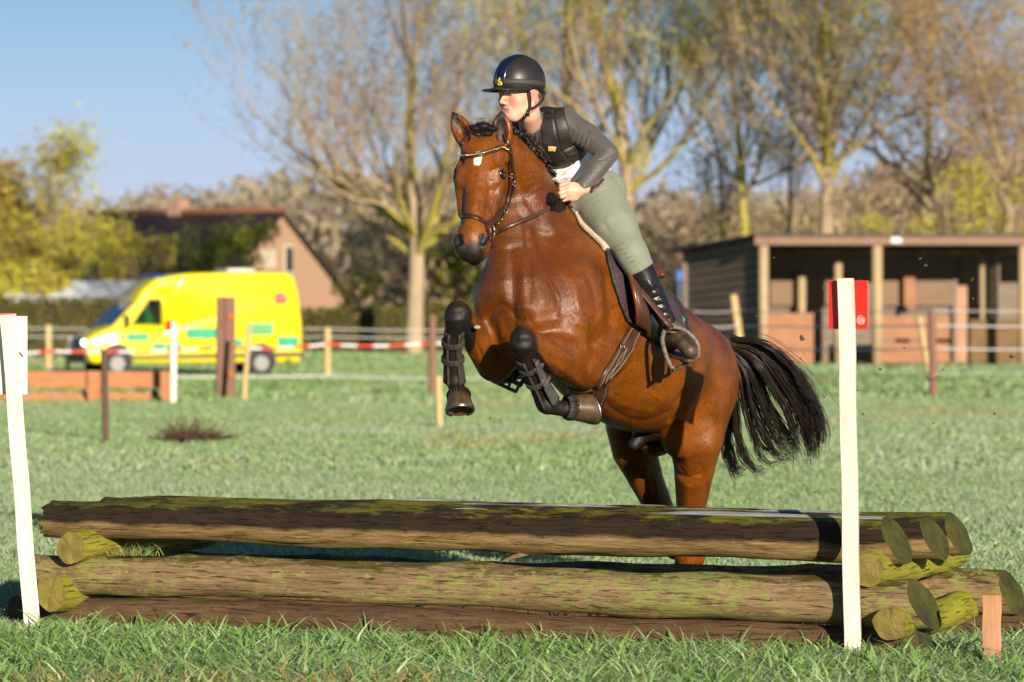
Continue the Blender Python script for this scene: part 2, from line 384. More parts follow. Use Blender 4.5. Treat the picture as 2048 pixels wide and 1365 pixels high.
obs = [link('grass', me, M_GRASS, smooth=False) for me in parts]
# one object for all the grass
Vs = []; Fs = []; Ts = []; o = 0
for ob in obs:
    me = ob.data; vv = verts_of(me); n = len(me.polygons)*3; f = np.empty(n, np.int32); me.loops.foreach_get('vertex_index', f); t = np.empty(len(vv), np.float32); me.attributes['tone'].data.foreach_get('value', t)
    Vs.append(vv); Fs.append(f.reshape(-1, 3)+o); Ts.append(t); o += len(vv); bpy.data.objects.remove(ob); bpy.data.meshes.remove(me)
Vs = np.concatenate(Vs); Fs = np.concatenate(Fs)
me = bpy.data.meshes.new('grass'); me.vertices.add(len(Vs)); me.vertices.foreach_set('co', Vs.ravel()); me.loops.add(Fs.size); me.loops.foreach_set('vertex_index', Fs.ravel()); me.polygons.add(len(Fs)); me.polygons.foreach_set('loop_start', np.arange(0, Fs.size, 3, dtype=np.int32)); me.update(calc_edges=True); set_attr(me, 'tone', np.concatenate(Ts))
gr = link('grass', me, M_GRASS, smooth=False); tag(gr, 'short frosted green meadow grass growing all over the field', 'grass', kind='stuff'); print('GRASS', len(Vs))
del Vs, Fs, Ts

# ================================================================= LOG JUMP, POSTS, FLAGS
AJ = math.radians(23.4); JT = np.array([math.cos(AJ), -math.sin(AJ), 0.]); JB = np.array([math.sin(AJ), math.cos(AJ), 0.]); JO = np.array([-2.17, 15.77, 0.])
def jt(px, b):      # distance along the jump at which the sight line px meets the plane b behind its front
    k = (px-1024)/FPX; O = JO+JB*b; return (k*O[1]-O[0])/(JT[0]-k*JT[1])
def jp(t, b, z): return JO+JT*t+JB*b+np.array([0, 0, z])
def wood_log_mat(name, light, mid, dark, moss, moss_lo=.50, lichen=0., wet=None, frost=False):
    m, nt, b = new_mat(name); tc = node(nt, 'ShaderNodeTexCoord'); sx = node(nt, 'ShaderNodeSeparateXYZ'); nt.links.new(tc.outputs['Object'], sx.inputs[0]); Z = sx.outputs[2]
    g = noise(nt, coords(nt, (1.6, 16, 16)), 3.2, 9, .75, .5); g2 = noise(nt, coords(nt, (2.6, 44, 44)), 2.4, 6, .7); big = noise(nt, coords(nt, (1, 2.5, 2.5)), 2.0, 5, .6)
    c = ramp(nt, g, [(.25, dark), (.48, mid), (.72, light)]); crk = ramp(nt, g2, [(.33, 0.), (.43, 1.)]); c = mix(nt, crk, tuple(x*.35 for x in dark), c)
    c = mix(nt, ramp(nt, big, [(.35, .35), (.6, 0.)]), c, tuple(x*.9 for x in dark))
    if wet is not None:
        e = math_(nt, 'ADD', Z, math_(nt, 'MULTIPLY', math_(nt, 'SUBTRACT', noise(nt, coords(nt, (1.2, .2, .2)), 2.6, 5, .6), .5), .06))
        wm = ramp(nt, math_(nt, 'ADD', math_(nt, 'MULTIPLY', math_(nt, 'SUBTRACT', e, wet), 30.), .5), [(.2, 0.), (.8, 1.)]); c = mix(nt, math_(nt, 'MULTIPLY', wm, .94), c, (.014, .008, .004))
    mn = noise(nt, coords(nt, (1.2, 4, 4)), 4.0, 8, .72); up = ramp(nt, math_(nt, 'MULTIPLY', math_(nt, 'ADD', Z, .02), 9.0), [(.0, 0.), (.9, 1.)])
    mm_ = ramp(nt, math_(nt, 'MULTIPLY', mn, up), [(moss_lo-.05, 0.), (moss_lo+.03, .9)]); c = mix(nt, mm_, c, moss)
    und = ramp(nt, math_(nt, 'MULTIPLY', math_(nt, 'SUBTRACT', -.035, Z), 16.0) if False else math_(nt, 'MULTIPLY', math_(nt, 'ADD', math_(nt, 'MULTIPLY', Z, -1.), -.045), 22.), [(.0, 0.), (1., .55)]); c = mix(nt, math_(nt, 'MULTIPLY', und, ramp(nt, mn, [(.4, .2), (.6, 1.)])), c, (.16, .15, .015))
    if lichen:
        ln = noise(nt, coords(nt, (2.2, 4, 4)), 5.5, 10, .75); big2 = noise(nt, coords(nt, (1, 1, 1), 'Object'), 1.4, 2); lm = ramp(nt, math_(nt, 'MULTIPLY', ln, math_(nt, 'ADD', big2, .45)), [(.53-lichen, 0.), (.56-lichen, .9)]); c = mix(nt, lm, c, (.34, .35, .10))
        om = ramp(nt, noise(nt, coords(nt, (1.5, 6, 6)), 3.1, 8, .8), [(.60, 0.), (.66, .8)]); c = mix(nt, math_(nt, 'MULTIPLY', om, up), c, (.17, .075, .008))
    if frost:
        fm = ramp(nt, math_(nt, 'ADD', math_(nt, 'MULTIPLY', math_(nt, 'SUBTRACT', Z, .0905), 420.), math_(nt, 'MULTIPLY', noise(nt, coords(nt, (6, 20, 20)), 9, 4), .9)), [(.55, 0.), (.75, .75)]); c = mix(nt, fm, c, (.62, .66, .72))
    nt.links.new(c, b.inputs['Base Color']); b.inputs['Roughness'].default_value = .62 if wet is not None else .8; b.inputs['Specular IOR Level'].default_value = .35
    h = math_(nt, 'ADD', g, math_(nt, 'MULTIPLY', crk, .6)); b1 = bump(nt, b, h, 1.0, .022); bump(nt, b, noise(nt, coords(nt, (1, 1, 1)), 90, 4), .35, .003, b1); return m
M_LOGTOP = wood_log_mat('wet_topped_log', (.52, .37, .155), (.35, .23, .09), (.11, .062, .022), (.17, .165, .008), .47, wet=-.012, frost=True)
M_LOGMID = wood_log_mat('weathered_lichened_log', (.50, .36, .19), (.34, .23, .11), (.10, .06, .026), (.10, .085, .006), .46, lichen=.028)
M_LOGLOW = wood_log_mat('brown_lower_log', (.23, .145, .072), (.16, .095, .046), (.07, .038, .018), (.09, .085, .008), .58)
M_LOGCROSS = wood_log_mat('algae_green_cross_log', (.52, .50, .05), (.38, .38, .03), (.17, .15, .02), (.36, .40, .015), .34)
def cap_mat(name, c1, c2, ring):
    m, nt, b = new_mat(name); tc = node(nt, 'ShaderNodeTexCoord'); v = coords(nt, (0, 1, 1)); wv = node(nt, 'ShaderNodeTexWave', wave_type='RINGS', rings_direction='X'); wv.inputs['Scale'].default_value = 22; wv.inputs['Distortion'].default_value = 7.0; wv.inputs['Detail'].default_value = 3; nt.links.new(v, wv.inputs[0])
    n1 = noise(nt, coords(nt), 9, 6, .7); c = ramp(nt, n1, [(.35, c1), (.65, c2)]); c = mix(nt, math_(nt, 'MULTIPLY', wv.outputs[1], .22), c, ring); c = mix(nt, ramp(nt, noise(nt, coords(nt), 16, 5, .7), [(.66, 0.), (.74, .8)]), c, (.24, .13, .045))
    nt.links.new(c, b.inputs['Base Color']); b.inputs['Roughness'].default_value = .9; h = math_(nt, 'ADD', math_(nt, 'MULTIPLY', wv.outputs[1], .4), n1); bump(nt, b, h, .35, .005); return m
M_CAPDARK = cap_mat('mossy_dark_end_grain', (.020, .024, .003), (.075, .078, .008), (.015, .012, .004)); M_CAPLIT = cap_mat('pale_end_grain', (.17, .12, .03), (.25, .22, .04), (.08, .05, .015))
def log(name, a, b, ra, rb, mat, parent, cap=(None, None), skew=(0, 0), seed=0, taper_end=0, split=0, yskew=0., label=None):
    """log from a to b, irregular round, knots, cracked; end faces carry their own material"""
    a = np.asarray(a, float); b = np.asarray(b, float); L = np.linalg.norm(b-a); mw = frame_mw((a+b)/2, (b-a), (0, 0, 1)); ns = max(10, int(L/.035)); N = 40; V_ = []; r_ = random.Random(seed)
    ph = [r_.random()*6.28 for _ in range(10)]; knots = [(r_.uniform(.1, .9)*L, r_.uniform(0, 6.28), r_.uniform(.006, .013)) for _ in range(int(L*1.8)+1)]
    crack = [(r_.uniform(0, 6.28), r_.uniform(.05, .8)*L, r_.uniform(.3, .9), r_.uniform(.006, .014)) for _ in range(int(L*3)+3)]
    for i in range(ns+1):
        t = i/ns; x = (t-.5)*L; R_ = ra+(rb-ra)*t
        wy = .008*math.sin(1.9*x+ph[0])+.005*math.sin(4.3*x+ph[1]); wz = .007*math.sin(1.6*x+ph[2])+.005*math.sin(5.1*x+ph[3])+.0025*math.sin(11*x+ph[9])
        for k in range(N):
            th = 2*math.pi*k/N; r1 = R_*(1+.028*math.sin(2*th+ph[4]+x*.8)+.016*math.sin(3*th+ph[5]+x*1.7)+.010*math.sin(5*th+ph[6]-x*3))+.0022*math.sin(13*x+5*th+ph[7])+r_.uniform(-.0009, .0009)
            for (kx, kt, kh) in knots:
                dx = (x+L/2-kx)/.05; dt = math.remainder(th-kt, 6.2832)*R_/.035; r1 += kh*math.exp(-dx*dx-dt*dt)
            for (ct, cx_, cl, cdp) in crack:
                u = (x+L/2-cx_)/cl
                if 0 < u < 1:
                    dt = math.remainder(th-ct-.12*math.sin(x*3+ct), 6.2832)*R_/.008; r1 -= cdp*math.exp(-dt*dt)*math.sin(math.pi*u)
            y, z = wy+r1*math.cos(th), wz+r1*math.sin(th); xx = x
            e0 = min(1, (x+L/2)/.25); e1 = min(1, (L/2-x)/.25)
            xx += skew[0]*z/R_*(1-e0)+skew[1]*z/R_*(1-e1)
            xx += yskew*y/R_*(1-e1)
            if split and x < -L/2+.12: xx += (1-(x+L/2)/.12)*.035*(math.sin(th*9+ph[8])*.5+r_.random()-.5)
            V_.append((xx, y, z))
    F_ = [(i*N+k, i*N+(k+1) % N, (i+1)*N+(k+1) % N, (i+1)*N+k) for i in range(ns) for k in range(N)]; mb = MB(); mb.add(V_, F_)
    for e, mi in ((0, 1), (ns, 2)):
        ring0 = V_[e*N:(e+1)*N]; c = np.mean(np.array(ring0), 0); VV = [tuple(p) for p in ring0]; FF = []; K = 5; sg = -1 if e == 0 else 1
        ca = [r_.random()*6.28 for _ in range(4)]
        for j in range(1, K+1):
            q = 1-j/(K+.6)
            for k in range(N):
                p = c+(np.array(ring0[k])-c)*q; th = 2*math.pi*k/N; dep = .006*(1-q)+.004*math.sin(th*3+ca[0])*q+sum(-.012*math.exp(-(math.remainder(th-c_, 6.2832)/.08)**2)*q for c_ in ca[:3]); p[0] += sg*dep; VV.append(tuple(p))
        VV.append(tuple(c+np.array([sg*.004, 0, 0]))); FF = [(j*N+k, j*N+(k+1) % N, (j+1)*N+(k+1) % N, (j+1)*N+k) for j in range(K) for k in range(N)]+[(K*N+k, K*N+(k+1) % N, len(VV)-1) for k in range(N)]; mb.add(VV, FF, mi)
    me = mb.mesh(name); o = link(name, me, [mat, cap[0] or M_CAPLIT, cap[1] or M_CAPDARK], parent, mw=mw)
    # sharp rim at the ends
    bm = bmesh.new(); bm.from_mesh(me)
    for e in bm.edges:
        if len(e.link_faces) == 2 and e.link_faces[0].material_index != e.link_faces[1].material_index: e.smooth = False
    bm.to_mesh(me); bm.free()
    if label: o['label'] = label
    return o
jump = empty('log_jump', jp(1.8, .6, 0), 'long stacked log jump with mossy weathered rails on cross logs, under the leaping horse', 'log jump')
def rail(pl, pr, b, z, rl, rr, mat, **kw): return log('rail', jp(jt(pl, b), b, z[0]), jp(jt(pr, b), b, z[1]), rl, rr, mat, jump, **kw)
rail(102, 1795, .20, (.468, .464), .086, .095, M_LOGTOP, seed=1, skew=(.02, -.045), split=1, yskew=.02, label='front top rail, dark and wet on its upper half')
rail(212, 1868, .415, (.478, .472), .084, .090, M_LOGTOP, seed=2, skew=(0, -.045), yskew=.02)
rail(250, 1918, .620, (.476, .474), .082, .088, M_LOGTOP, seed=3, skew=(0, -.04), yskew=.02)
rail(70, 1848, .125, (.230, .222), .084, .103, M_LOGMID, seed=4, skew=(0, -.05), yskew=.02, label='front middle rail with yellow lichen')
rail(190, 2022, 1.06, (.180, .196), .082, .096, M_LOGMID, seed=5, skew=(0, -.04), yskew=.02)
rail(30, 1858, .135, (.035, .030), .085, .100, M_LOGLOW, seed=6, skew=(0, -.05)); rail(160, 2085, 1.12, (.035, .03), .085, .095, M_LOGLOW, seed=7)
def cross(px, b0, z, r_, ln, sd, drop=0): t = jt(px, b0); return log('cross_log', jp(t, b0, z), jp(t, b0+ln, z-drop), r_, r_*1.05, M_LOGCROSS, jump, seed=sd, cap=(M_CAPLIT, M_CAPLIT))
cross(146, -.02, .362, .072, 1.25, 11); cross(106, -.06, .150, .078, 1.35, 12); cross(1737, .02, .352, .070, 1.24, 13, -.0); cross(1779, -.06, .140, .068, 1.45, 14)
# stake nailed to the right-hand end
def board_mat(name, c1, c2, knot=(.3, .2, .1), sc=(14, 14, 1.2), rough=.75):
    m, nt, b = new_mat(name); g = noise(nt, coords(nt, sc), 3, 8, .7, .2); c = ramp(nt, g, [(.3, c2), (.6, c1)]); sp = noise(nt, coords(nt, (6, 6, 3)), 5, 6, .75); c = mix(nt, ramp(nt, sp, [(.63, 0.), (.70, .75)]), c, knot); nt.links.new(c, b.inputs['Base Color']); b.inputs['Roughness'].default_value = rough; bump(nt, b, g, .5, .004); return m
M_STAKE = board_mat('fresh_sawn_wood', (.50, .26, .14), (.36, .16, .08))
def R_tilt(ax, ang): return np.array(Matrix.Rotation(ang, 3, Vector(ax)))
def post(name, mat, px, ytop, ybot, Y, wd, dp, label, cat, group=None, pxt=None, bury=.06, yaw=0., parent=None, bev=.003, n=1):
    """squared timber standing in the ground; ytop/ybot rows and px columns give its ends"""
    a = P(px, ybot, Y)-np.array([0, 0, bury]); b_ = P(pxt if pxt is not None else px, ytop, Y); ax = nrm(b_-a); u = nrm(np.array([math.cos(yaw), math.sin(yaw), 0])-ax*ax[0]*0); u = nrm(u-ax*(u@ax)); v = np.cross(ax, u); mb = MB(); K = 10; V_ = []
    for i in range(K+1):
        c = a+(b_-a)*i/K+u*.002*math.sin(i*1.7)+v*.0015*math.cos(i*2.1)
        for p, q in ((-1, -1), (1, -1), (1, 1), (-1, 1)): V_.append(c+u*p*wd/2+v*q*dp/2)
    F_ = [(i*4+k, i*4+(k+1) % 4, (i+1)*4+(k+1) % 4, (i+1)*4+k) for i in range(K) for k in range(4)]+[(3, 2, 1, 0), tuple(K*4+k for k in range(4))]; mb.add(V_, F_)
    o = mb.obj(name, mat, parent, origin=(a[0], a[1], a[2]+bury) if parent is None else None, smooth=False, bevel=bev)
    if parent is None: tag(o, label, cat, group)
    return o
post('stake', M_STAKE, 1983, 1190, 1332, 13.92, .074, .035, 'short reddish sawn stake in front of the right end of the log jump', 'stake', pxt=1984, yaw=-.2)
M_WPOST = board_mat('white_painted_post', (.74, .70, .61), (.58, .51, .40), (.36, .26, .16), (18, 18, 1.5), .7)
M_RED = simple('glossy_red_board', (.80, .018, .004), (.72, .012, .003), 6, .32, .05, .002, coat=.3); M_WHITEBOARD = board_mat('white_board', (.84, .80, .70), (.76, .70, .58), (.5, .4, .3), (10, 10, 2), .6)
# right flag post
fr_ = empty('flag_post', P(1706, 1316, 14.10), 'white wooden post with red flag board standing before the right end of the log jump', 'flag post')
post('post', M_WPOST, 1706, 557, 1316, 14.20, .066, .030, None, None, pxt=1692, yaw=-.25, parent=fr_, bev=.002)
def board(name, mat, px, py, Y, w_, h_, yaw, roll, parent, th=.012, bev=.0015):
    u = nrm([math.cos(yaw), math.sin(yaw), 0]); up_ = nrm(np.array([math.sin(roll), 0, math.cos(roll)])); up_ = nrm(up_-u*(up_@u)); n_ = np.cross(u, up_); R = np.c_[u, n_, up_]; mb = MB().box(P(px, py, Y), (w_, th, h_), R); return mb.obj(name, mat, parent, smooth=False, bevel=bev), R
rb_, RR = board('flag_board', M_RED, 1697, 610, 14.235, .160, .196, -.25, -.03, fr_)
# round emblem: ring with three running S shapes and a base of small marks
nn_ = RR[:, 1] if RR[1, 1] < 0 else -RR[:, 1]; mb = MB(); ec_ = P(1697, 610, 14.235)+RR[:, 0]*.052+RR[:, 2]*-.062+nn_*.0072
def E2(x, z): return ec_+RR[:, 0]*x+RR[:, 2]*z
mb.tube([E2(.0165*math.cos(t), .0175*math.sin(t)) for t in np.linspace(1.2, 6.9, 26)], .0011, 5)
for k in (-1, 0, 1): mb.tube([E2(k*.008+q[0]*.004, .001+q[1]*.009-.001*abs(k)) for q in ((1, 1), (-.6, .8), (-.9, .3), (.4, 0), (.8, -.4), (-.3, -.9), (-1, -.8))], .0014, 5)
for k in range(6): mb.tube([E2(-.010+k*.004, -.011), E2(-.008+k*.004, -.012)], .0011, 4)
mb.obj('emblem', simple('white_print_on_board', (.85, .8, .78), None, 30, .5, 0), rb_, smooth=True)
# left flag post: leaning, boards seen from behind
fl_ = empty('flag_post', P(66, 1252, 15.60), 'leaning white wooden post with a white board at the left end of the log jump', 'flag post')
post('post', M_WPOST, 66, 630, 1256, 15.60, .072, .034, None, None, pxt=16, yaw=.15, parent=fl_, bev=.002)
b1_, R1 = board('flag_board', M_WHITEBOARD, 19, 711, 15.66, .158, .350, .15, -.07, fl_)
board('board_edge', M_RED, 14, 629, 15.67, .085, .010, .15, -.05, fl_, .014)
mb = MB(); n1_ = R1[:, 1] if R1[1, 1] < 0 else -R1[:, 1]; c = P(36, 698, 15.66)+n1_*.0075; mb.add([c+R1[:, 0]*-.030+R1[:, 2]*.040, c+R1[:, 0]*.024+R1[:, 2]*-.034, c+R1[:, 0]*.024+R1[:, 2]*-.040, c+R1[:, 0]*-.030+R1[:, 2]*.020], [(0, 1, 2, 3)]); mb.obj('split', simple('black_gap', (.01, .01, .01), None, 9, .9, 0), b1_, smooth=False)
# small things caught in the jump
M_DRYLEAF = simple('dead_leaf', (.12, .07, .03), (.2, .13, .05), 20, .8, .3, .003)
mb = MB(); a = P(1004, 1126, 15.0); 
for (x0, y0, x1, y1, wd) in ((1000, 1126, 1066, 1106, .008), (1005, 1124, 1100, 1106, .010), (1040, 1110, 1098, 1112, .006)):
    p0, p1 = P(x0, y0, 15.02), P(x1, y1, 15.02); mb.ribbon([p0+(p1-p0)*t+np.array([0, 0, .012*math.sin(t*3)]) for t in np.linspace(0, 1, 8)], [np.array([.1, -1, .5])]*8, [wd*math.sin(.3+t*2.5) for t in np.linspace(0, 1, 8)], .0012)
tag(mb.obj('dead_leaf', M_DRYLEAF, origin=a, smooth=False), 'dry brown leaf blades hanging under the top rail of the log jump', 'dead leaves')
rt_ = np.random.default_rng(8); n = 90; cx0 = P(272, 1112, 15.62); x = cx0[0]+rt_.normal(0, .05, n); y = cx0[1]+rt_.normal(0, .02, n)
me = blades(x, y, rt_.uniform(.03, .09, n), rt_.uniform(.003, .005, n), rt_.uniform(.6, 1.8, n), rt_, np.where(rt_.random(n) < .45, rt_.uniform(.9, 1, n), rt_.uniform(.2, .6, n)).astype(float), 'grass_tuft', zoff=np.full(n, cx0[2])); tag(link('grass_tuft', me, M_GRASS, origin=cx0, smooth=False), 'small grass tuft growing on the left end of the middle rail', 'grass tuft')
# clods of turf thrown up by the hooves
M_CLOD = simple('wet_soil', (.05, .03, .012), (.12, .08, .03), 60, .8, .8, .006); rc = random.Random(4)
for i, (x, y, s_) in enumerate(((1605, 677, 4), (1548, 516, 2), (1840, 517, 3), (1851, 530, 3), (1944, 560, 3), (1946, 597, 2), (1983, 606, 1.5), (2024, 716, 4), (1760, 738, 2.5), (1714, 782, 2), (1648, 795, 2), (1513, 633, 2), (1867, 848, 2), (1602, 718, 1.5), (1646, 576, 1.5), (1726, 829, 2), (1886, 740, 1.5), (1990, 828, 2), (1331, 419, 1.5), (1298, 453, 1.5), (1293, 465, 1), (1608, 706, 1), (900, 365, 1.5), (980, 837, 1.5), (960, 850, 1), (1722, 560, 1.2), (1808, 696, 1.6), (1540, 930, 1.4), (1630, 985, 1.6), (1560, 960, 1.0), (1745, 965, 1.5), (1500, 1000, 1.2))):
    mb = MB(); c = P(x, y, rc.uniform(15.4, 17.2)); s_ = s_*.0021
    for k in range(3): mb.ball(c+np.array([rc.uniform(-1, 1), rc.uniform(-1, 1), rc.uniform(-1, 1)])*s_*.8, (s_*rc.uniform(.6, 1.2), s_*rc.uniform(.6, 1), s_*rc.uniform(.6, 1.2)), None, 5, 7)
    tag(mb.obj('soil_clod', M_CLOD, origin=c, smooth=False), 'small clod of wet soil flying through the air behind the horse', 'soil clod', 'clods of soil thrown up by the hooves')

# ================================================================= VAN, HOUSES, SHELTER, FENCES
def gz(x, y): return float(ground(x, y))
def GP(px, Y): x = (px-1024)*Y/FPX; return np.array([x, Y, gz(x, Y)])
M_YEL = simple('yellow_van_paint', (.86, .74, .004), (.84, .70, .004), 3, .35, .03, .003, coat=.4); M_GRN = simple('green_reflective_film', (.02, .42, .22), None, 4, .4, 0); M_BLK = simple('black_plastic_trim', (.02, .02, .022), (.04, .04, .04), 20, .5, .1)
M_GLASS = simple('dark_window_glass', (.012, .02, .05), (.02, .03, .07), 3, .06, 0, spec=.9, coat=1); M_TYRE = simple('tyre_rubber', (.02, .02, .02), None, 20, .8, .2); M_RIM = simple('grey_wheel_trim', (.30, .30, .30), (.2, .2, .2), 20, .5, .1, metal=.4); M_WH = simple('white_plastic', (.8, .8, .8), None, 8, .4, 0); M_REDL = simple('red_lamp_lens', (.55, .02, .01), None, 8, .2, 0); M_LAMP = simple('clear_lamp_lens', (.8, .82, .85), None, 8, .08, 0, spec=.9, coat=1)
M_LIT, nt, b = new_mat('lit_headlamp'); b.inputs['Emission Color'].default_value = (1, .97, .88, 1); b.inputs['Emission Strength'].default_value = 4
VO = GP(174, 90.2); VO = np.array([VO[0], 90.2, gz(VO[0], 90.2)]); va = math.radians(22); VX = np.array([math.cos(va), math.sin(va), 0]); VY = np.array([-math.sin(va), math.cos(va), 0]); VZ = np.array([0, 0, 1.]); VR = np.c_[VX, VY, VZ]
VL, VW, VH = 5.87, 1.98, 2.74
def vp(x, y, z): return VO+VX*x+VY*y+VZ*z
van = empty('ambulance', VO+VX*3, 'yellow ambulance van with green checker blocks parked at the edge of the field', 'ambulance')
prof = [(.08, .42), (.0, .70), (.03, .98), (.24, 1.14), (.66, 1.30), (1.34, 1.98), (1.52, 2.26), (1.90, 2.56), (2.7, 2.70), (4.3, 2.75), (5.45, 2.73), (5.68, 2.62), (5.78, 2.1), (5.85, 1.4), (5.87, .55), (5.80, .36), (.2, .36)]
def loft_body(prof, w, insets):
    V_ = []; n = len(prof)
    for (yy, f) in insets:
        for (x, z) in prof:
            zz = z; k = max(0, (z-1.25)/1.5); V_.append(vp(x*f+(1-f)*3.1, yy if yy < w/2 else yy, zz) + VY*((k*.13) if yy < w/2 else -(k*.13)))
    F_ = [(j*n+i, j*n+(i+1) % n, (j+1)*n+(i+1) % n, (j+1)*n+i) for j in range(len(insets)-1) for i in range(n)]+[tuple(range(n))[::-1], tuple((len(insets)-1)*n+i for i in range(n))]; return MB().add(V_, F_)
mb = loft_body(prof, VW, [(0, 1.), (VW, 1.)]); body = mb.obj('body', M_YEL, van, smooth=True, bevel=.09)
def vpanel(name, mat, pts, y=-.006, th=.02, par=None, bev=.004):
    V_ = []
    for l in (0, 1):
        for x, z in pts: k = max(0, (z-1.25)/1.5); V_.append(vp(x, y+k*.13+l*th, z))
    n = len(pts); return MB().add(V_, [tuple(range(n)), tuple(range(n, 2*n))[::-1]]+[(i, (i+1) % n, n+(i+1) % n, n+i) for i in range(n)]).obj(name, mat, par or van, smooth=False, bevel=bev)
door = vpanel('door', M_YEL, [(1.02, .55), (2.10, .55), (2.10, 2.12), (1.62, 2.12), (1.02, 1.40)], -.010)
wn = vpanel('window', M_GLASS, [(1.16, 1.34), (2.02, 1.34), (2.02, 2.04), (1.66, 2.04)], -.018, par=door)
vpanel('handle', M_BLK, [(1.84, 1.16), (2.02, 1.16), (2.02, 1.21), (1.84, 1.21)], -.05, .03, par=door)
for (x0, x1, z0, z1) in ((2.66, 3.43, 1.01, 1.27), (4.30, 5.04, 1.11, 1.23), (4.30, 5.04, 1.26, 1.39), (.87, 1.0, .94, 1.12), (1.06, 1.63, .94, 1.14), (.31, .42, .62, .81), (1.75, 2.08, .64, .88), (2.12, 2.53, .64, .88), (3.97, 4.20, .80, .98), (5.17, 5.74, .80, 1.05), (3.43, 3.60, 1.01, 1.27)): vpanel('checker_block', M_GRN, [(x0, z0), (x1, z0), (x1, z1), (x0, z1)], -.026, .012, bev=0)
vpanel('side_moulding', M_BLK, [(1.1, .46), (5.84, .52), (5.84, .64), (1.1, .56)], -.022, .02)
vpanel('door_gap', M_BLK, [(3.20, .6), (3.225, .6), (3.225, 2.4), (3.20, 2.4)], -.014, .01, bev=0)
# windscreen, bonnet gap, grille, bumper
def face_quad(name, mat, x0, z0, x1, z1, y0, y1, off=.02, par=van, nose=0):
    d = nrm(VX*(x1-x0)+VZ*(z1-z0)); n_ = nrm(np.cross(d, VY)); n_ = n_ if n_@VX < 0 else -n_; A = [vp(x0, y0, z0), vp(x0, y1, z0), vp(x1, y1-.08, z1), vp(x1, y0+.08, z1)]; V_ = [a+n_*off for a in A]+[a-n_*.01 for a in A]
    return MB().add(V_, [(0, 1, 2, 3), (7, 6, 5, 4), (0, 4, 5, 1), (1, 5, 6, 2), (2, 6, 7, 3), (3, 7, 4, 0)]).obj(name, mat, par, smooth=False)
face_quad('windscreen', M_GLASS, .70, 1.36, 1.32, 1.96, .09, VW-.09); face_quad('grille', M_BLK, .0, .72, .05, 1.02, .5, VW-.5, .03); face_quad('bumper', M_BLK, .04, .38, .0, .64, .04, VW-.04, .05)
for s_ in (0, 1):
    y0 = .06 if s_ == 0 else VW-.42; hl = face_quad('headlight', M_LAMP, .02, .78, .10, 1.02, y0, y0+.36, .03)
mb = MB().ball(vp(-.02, .22, .90), (.07, .09, .07), None, 8, 12); mb.obj('lit_bulb', M_LIT, hl, smooth=True); hl2 = MB().ball(vp(.22, -.02, .93), (.06, .04, .05), None, 8, 12).obj('lit_bulb', M_LIT, hl, smooth=True)
for (x, s_) in ((.80, 0), (4.70, 0), (.80, 1), (4.70, 1)):
    yc = -.02 if s_ == 0 else VW+.02; arch = MB(); 
    if s_ == 0:
        mb = MB(); mb.tube([vp(x, .01, .46), vp(x, -.028, .46)], .42, 28); mb.obj('wheel_arch', M_BLK, van)
    mb = MB(); mb.tube([vp(x, yc+(.22 if s_ == 0 else -.22), .35), vp(x, yc+(.01 if s_ == 0 else -.01), .35), vp(x, yc-(.02 if s_ == 0 else -.02), .35)], [.35, .35, .32], 28); whl = mb.obj('wheel', M_TYRE, van, smooth=False)
    mb = MB(); mb.tube([vp(x, yc-(.015 if s_ == 0 else -.015), .35), vp(x, yc-(.05 if s_ == 0 else -.05), .35)], [.23, .19], 20); mb.obj('rim', M_RIM, whl, smooth=False)
mb = MB(); mb.box(vp(1.02, -.16, 1.46), (.10, .22, .30), VR); mb.obj('wing_mirror', M_BLK, van, bevel=.02)
MB().box(vp(4.25, .9, 2.79), (.75, 1.2, .10), VR).obj('roof_vent', M_WH, van, bevel=.04); MB().box(vp(2.05, .98, 2.62), (.30, 1.3, .10), VR).obj('beacon_bar', simple('blue_beacon', (.02, .06, .4), None, 5, .2, 0), van, bevel=.03)
MB().box(vp(5.86, .18, 1.05), (.04, .14, .45), VR).obj('tail_light', M_REDL, van, bevel=.01); MB().box(vp(5.85, 1.0, .50), (.14, 1.9, .16), VR).obj('rear_bumper', M_BLK, van, bevel=.02)
sgn_ = vpanel('sticker', simple('red_sticker', (.7, .03, .02), None, 4, .4, 0), [(5.10, 1.92), (5.42, 1.92), (5.42, 2.20), (5.10, 2.20)], -.022, .01, bev=0)
me = text_mesh('112', .17, .004); lt = link('lettering', me, M_WH, sgn_); lt.matrix_basis = Matrix((Vector(VX), Vector(VZ), Vector(-VY))).transposed().to_4x4(); lt.location = Vector(vp(5.26, -.022+.105, 2.06)-VY*.03)
# driver seen through the side window: head, shoulders and arms in a high-visibility jacket
M_HIVIS = simple('green_hi_vis_jacket', (.12, .62, .03), (.10, .50, .03), 12, .7, .2)
Fd = Field(np.arange(0, .9, .02), np.arange(0, .8, .02), np.arange(0, 1.1, .02)); Fd.ell((.45, .4, .35), (.17, .24, .30), k=.05); Fd.cone((.43, .4, .55), (.42, .4, .70), .075, .065, .04); Fd.ell((.40, .4, .84), (.105, .085, .125), k=.03); Fd.ell((.29, .4, .82), (.03, .02, .03), k=.02)
for s_ in (.2, -.2): Fd.chain([((.45, .4+s_, .56), .085), ((.34, .4+s_*1.2, .32), .065), ((.12, .4+s_*.8, .40), .05), ((.02, .4+s_*.7, .42), .05)], .04)
me = Fd.mesh('driver', 2); drv = bpy.data.objects.new('person', None); 
drv = empty('person', vp(1.6, .25, .9), 'driver in a bright green jacket sitting at the wheel of the yellow ambulance', 'person'); Vd = verts_of(me).astype(float); Vd = np.array([vp(1.28+p[0], .02+p[1]-.02, 1.00+p[2]) for p in Vd]); me.vertices.foreach_set('co', Vd.astype(np.float32).ravel()); me.update(); link('jacket', me, M_HIVIS, drv)
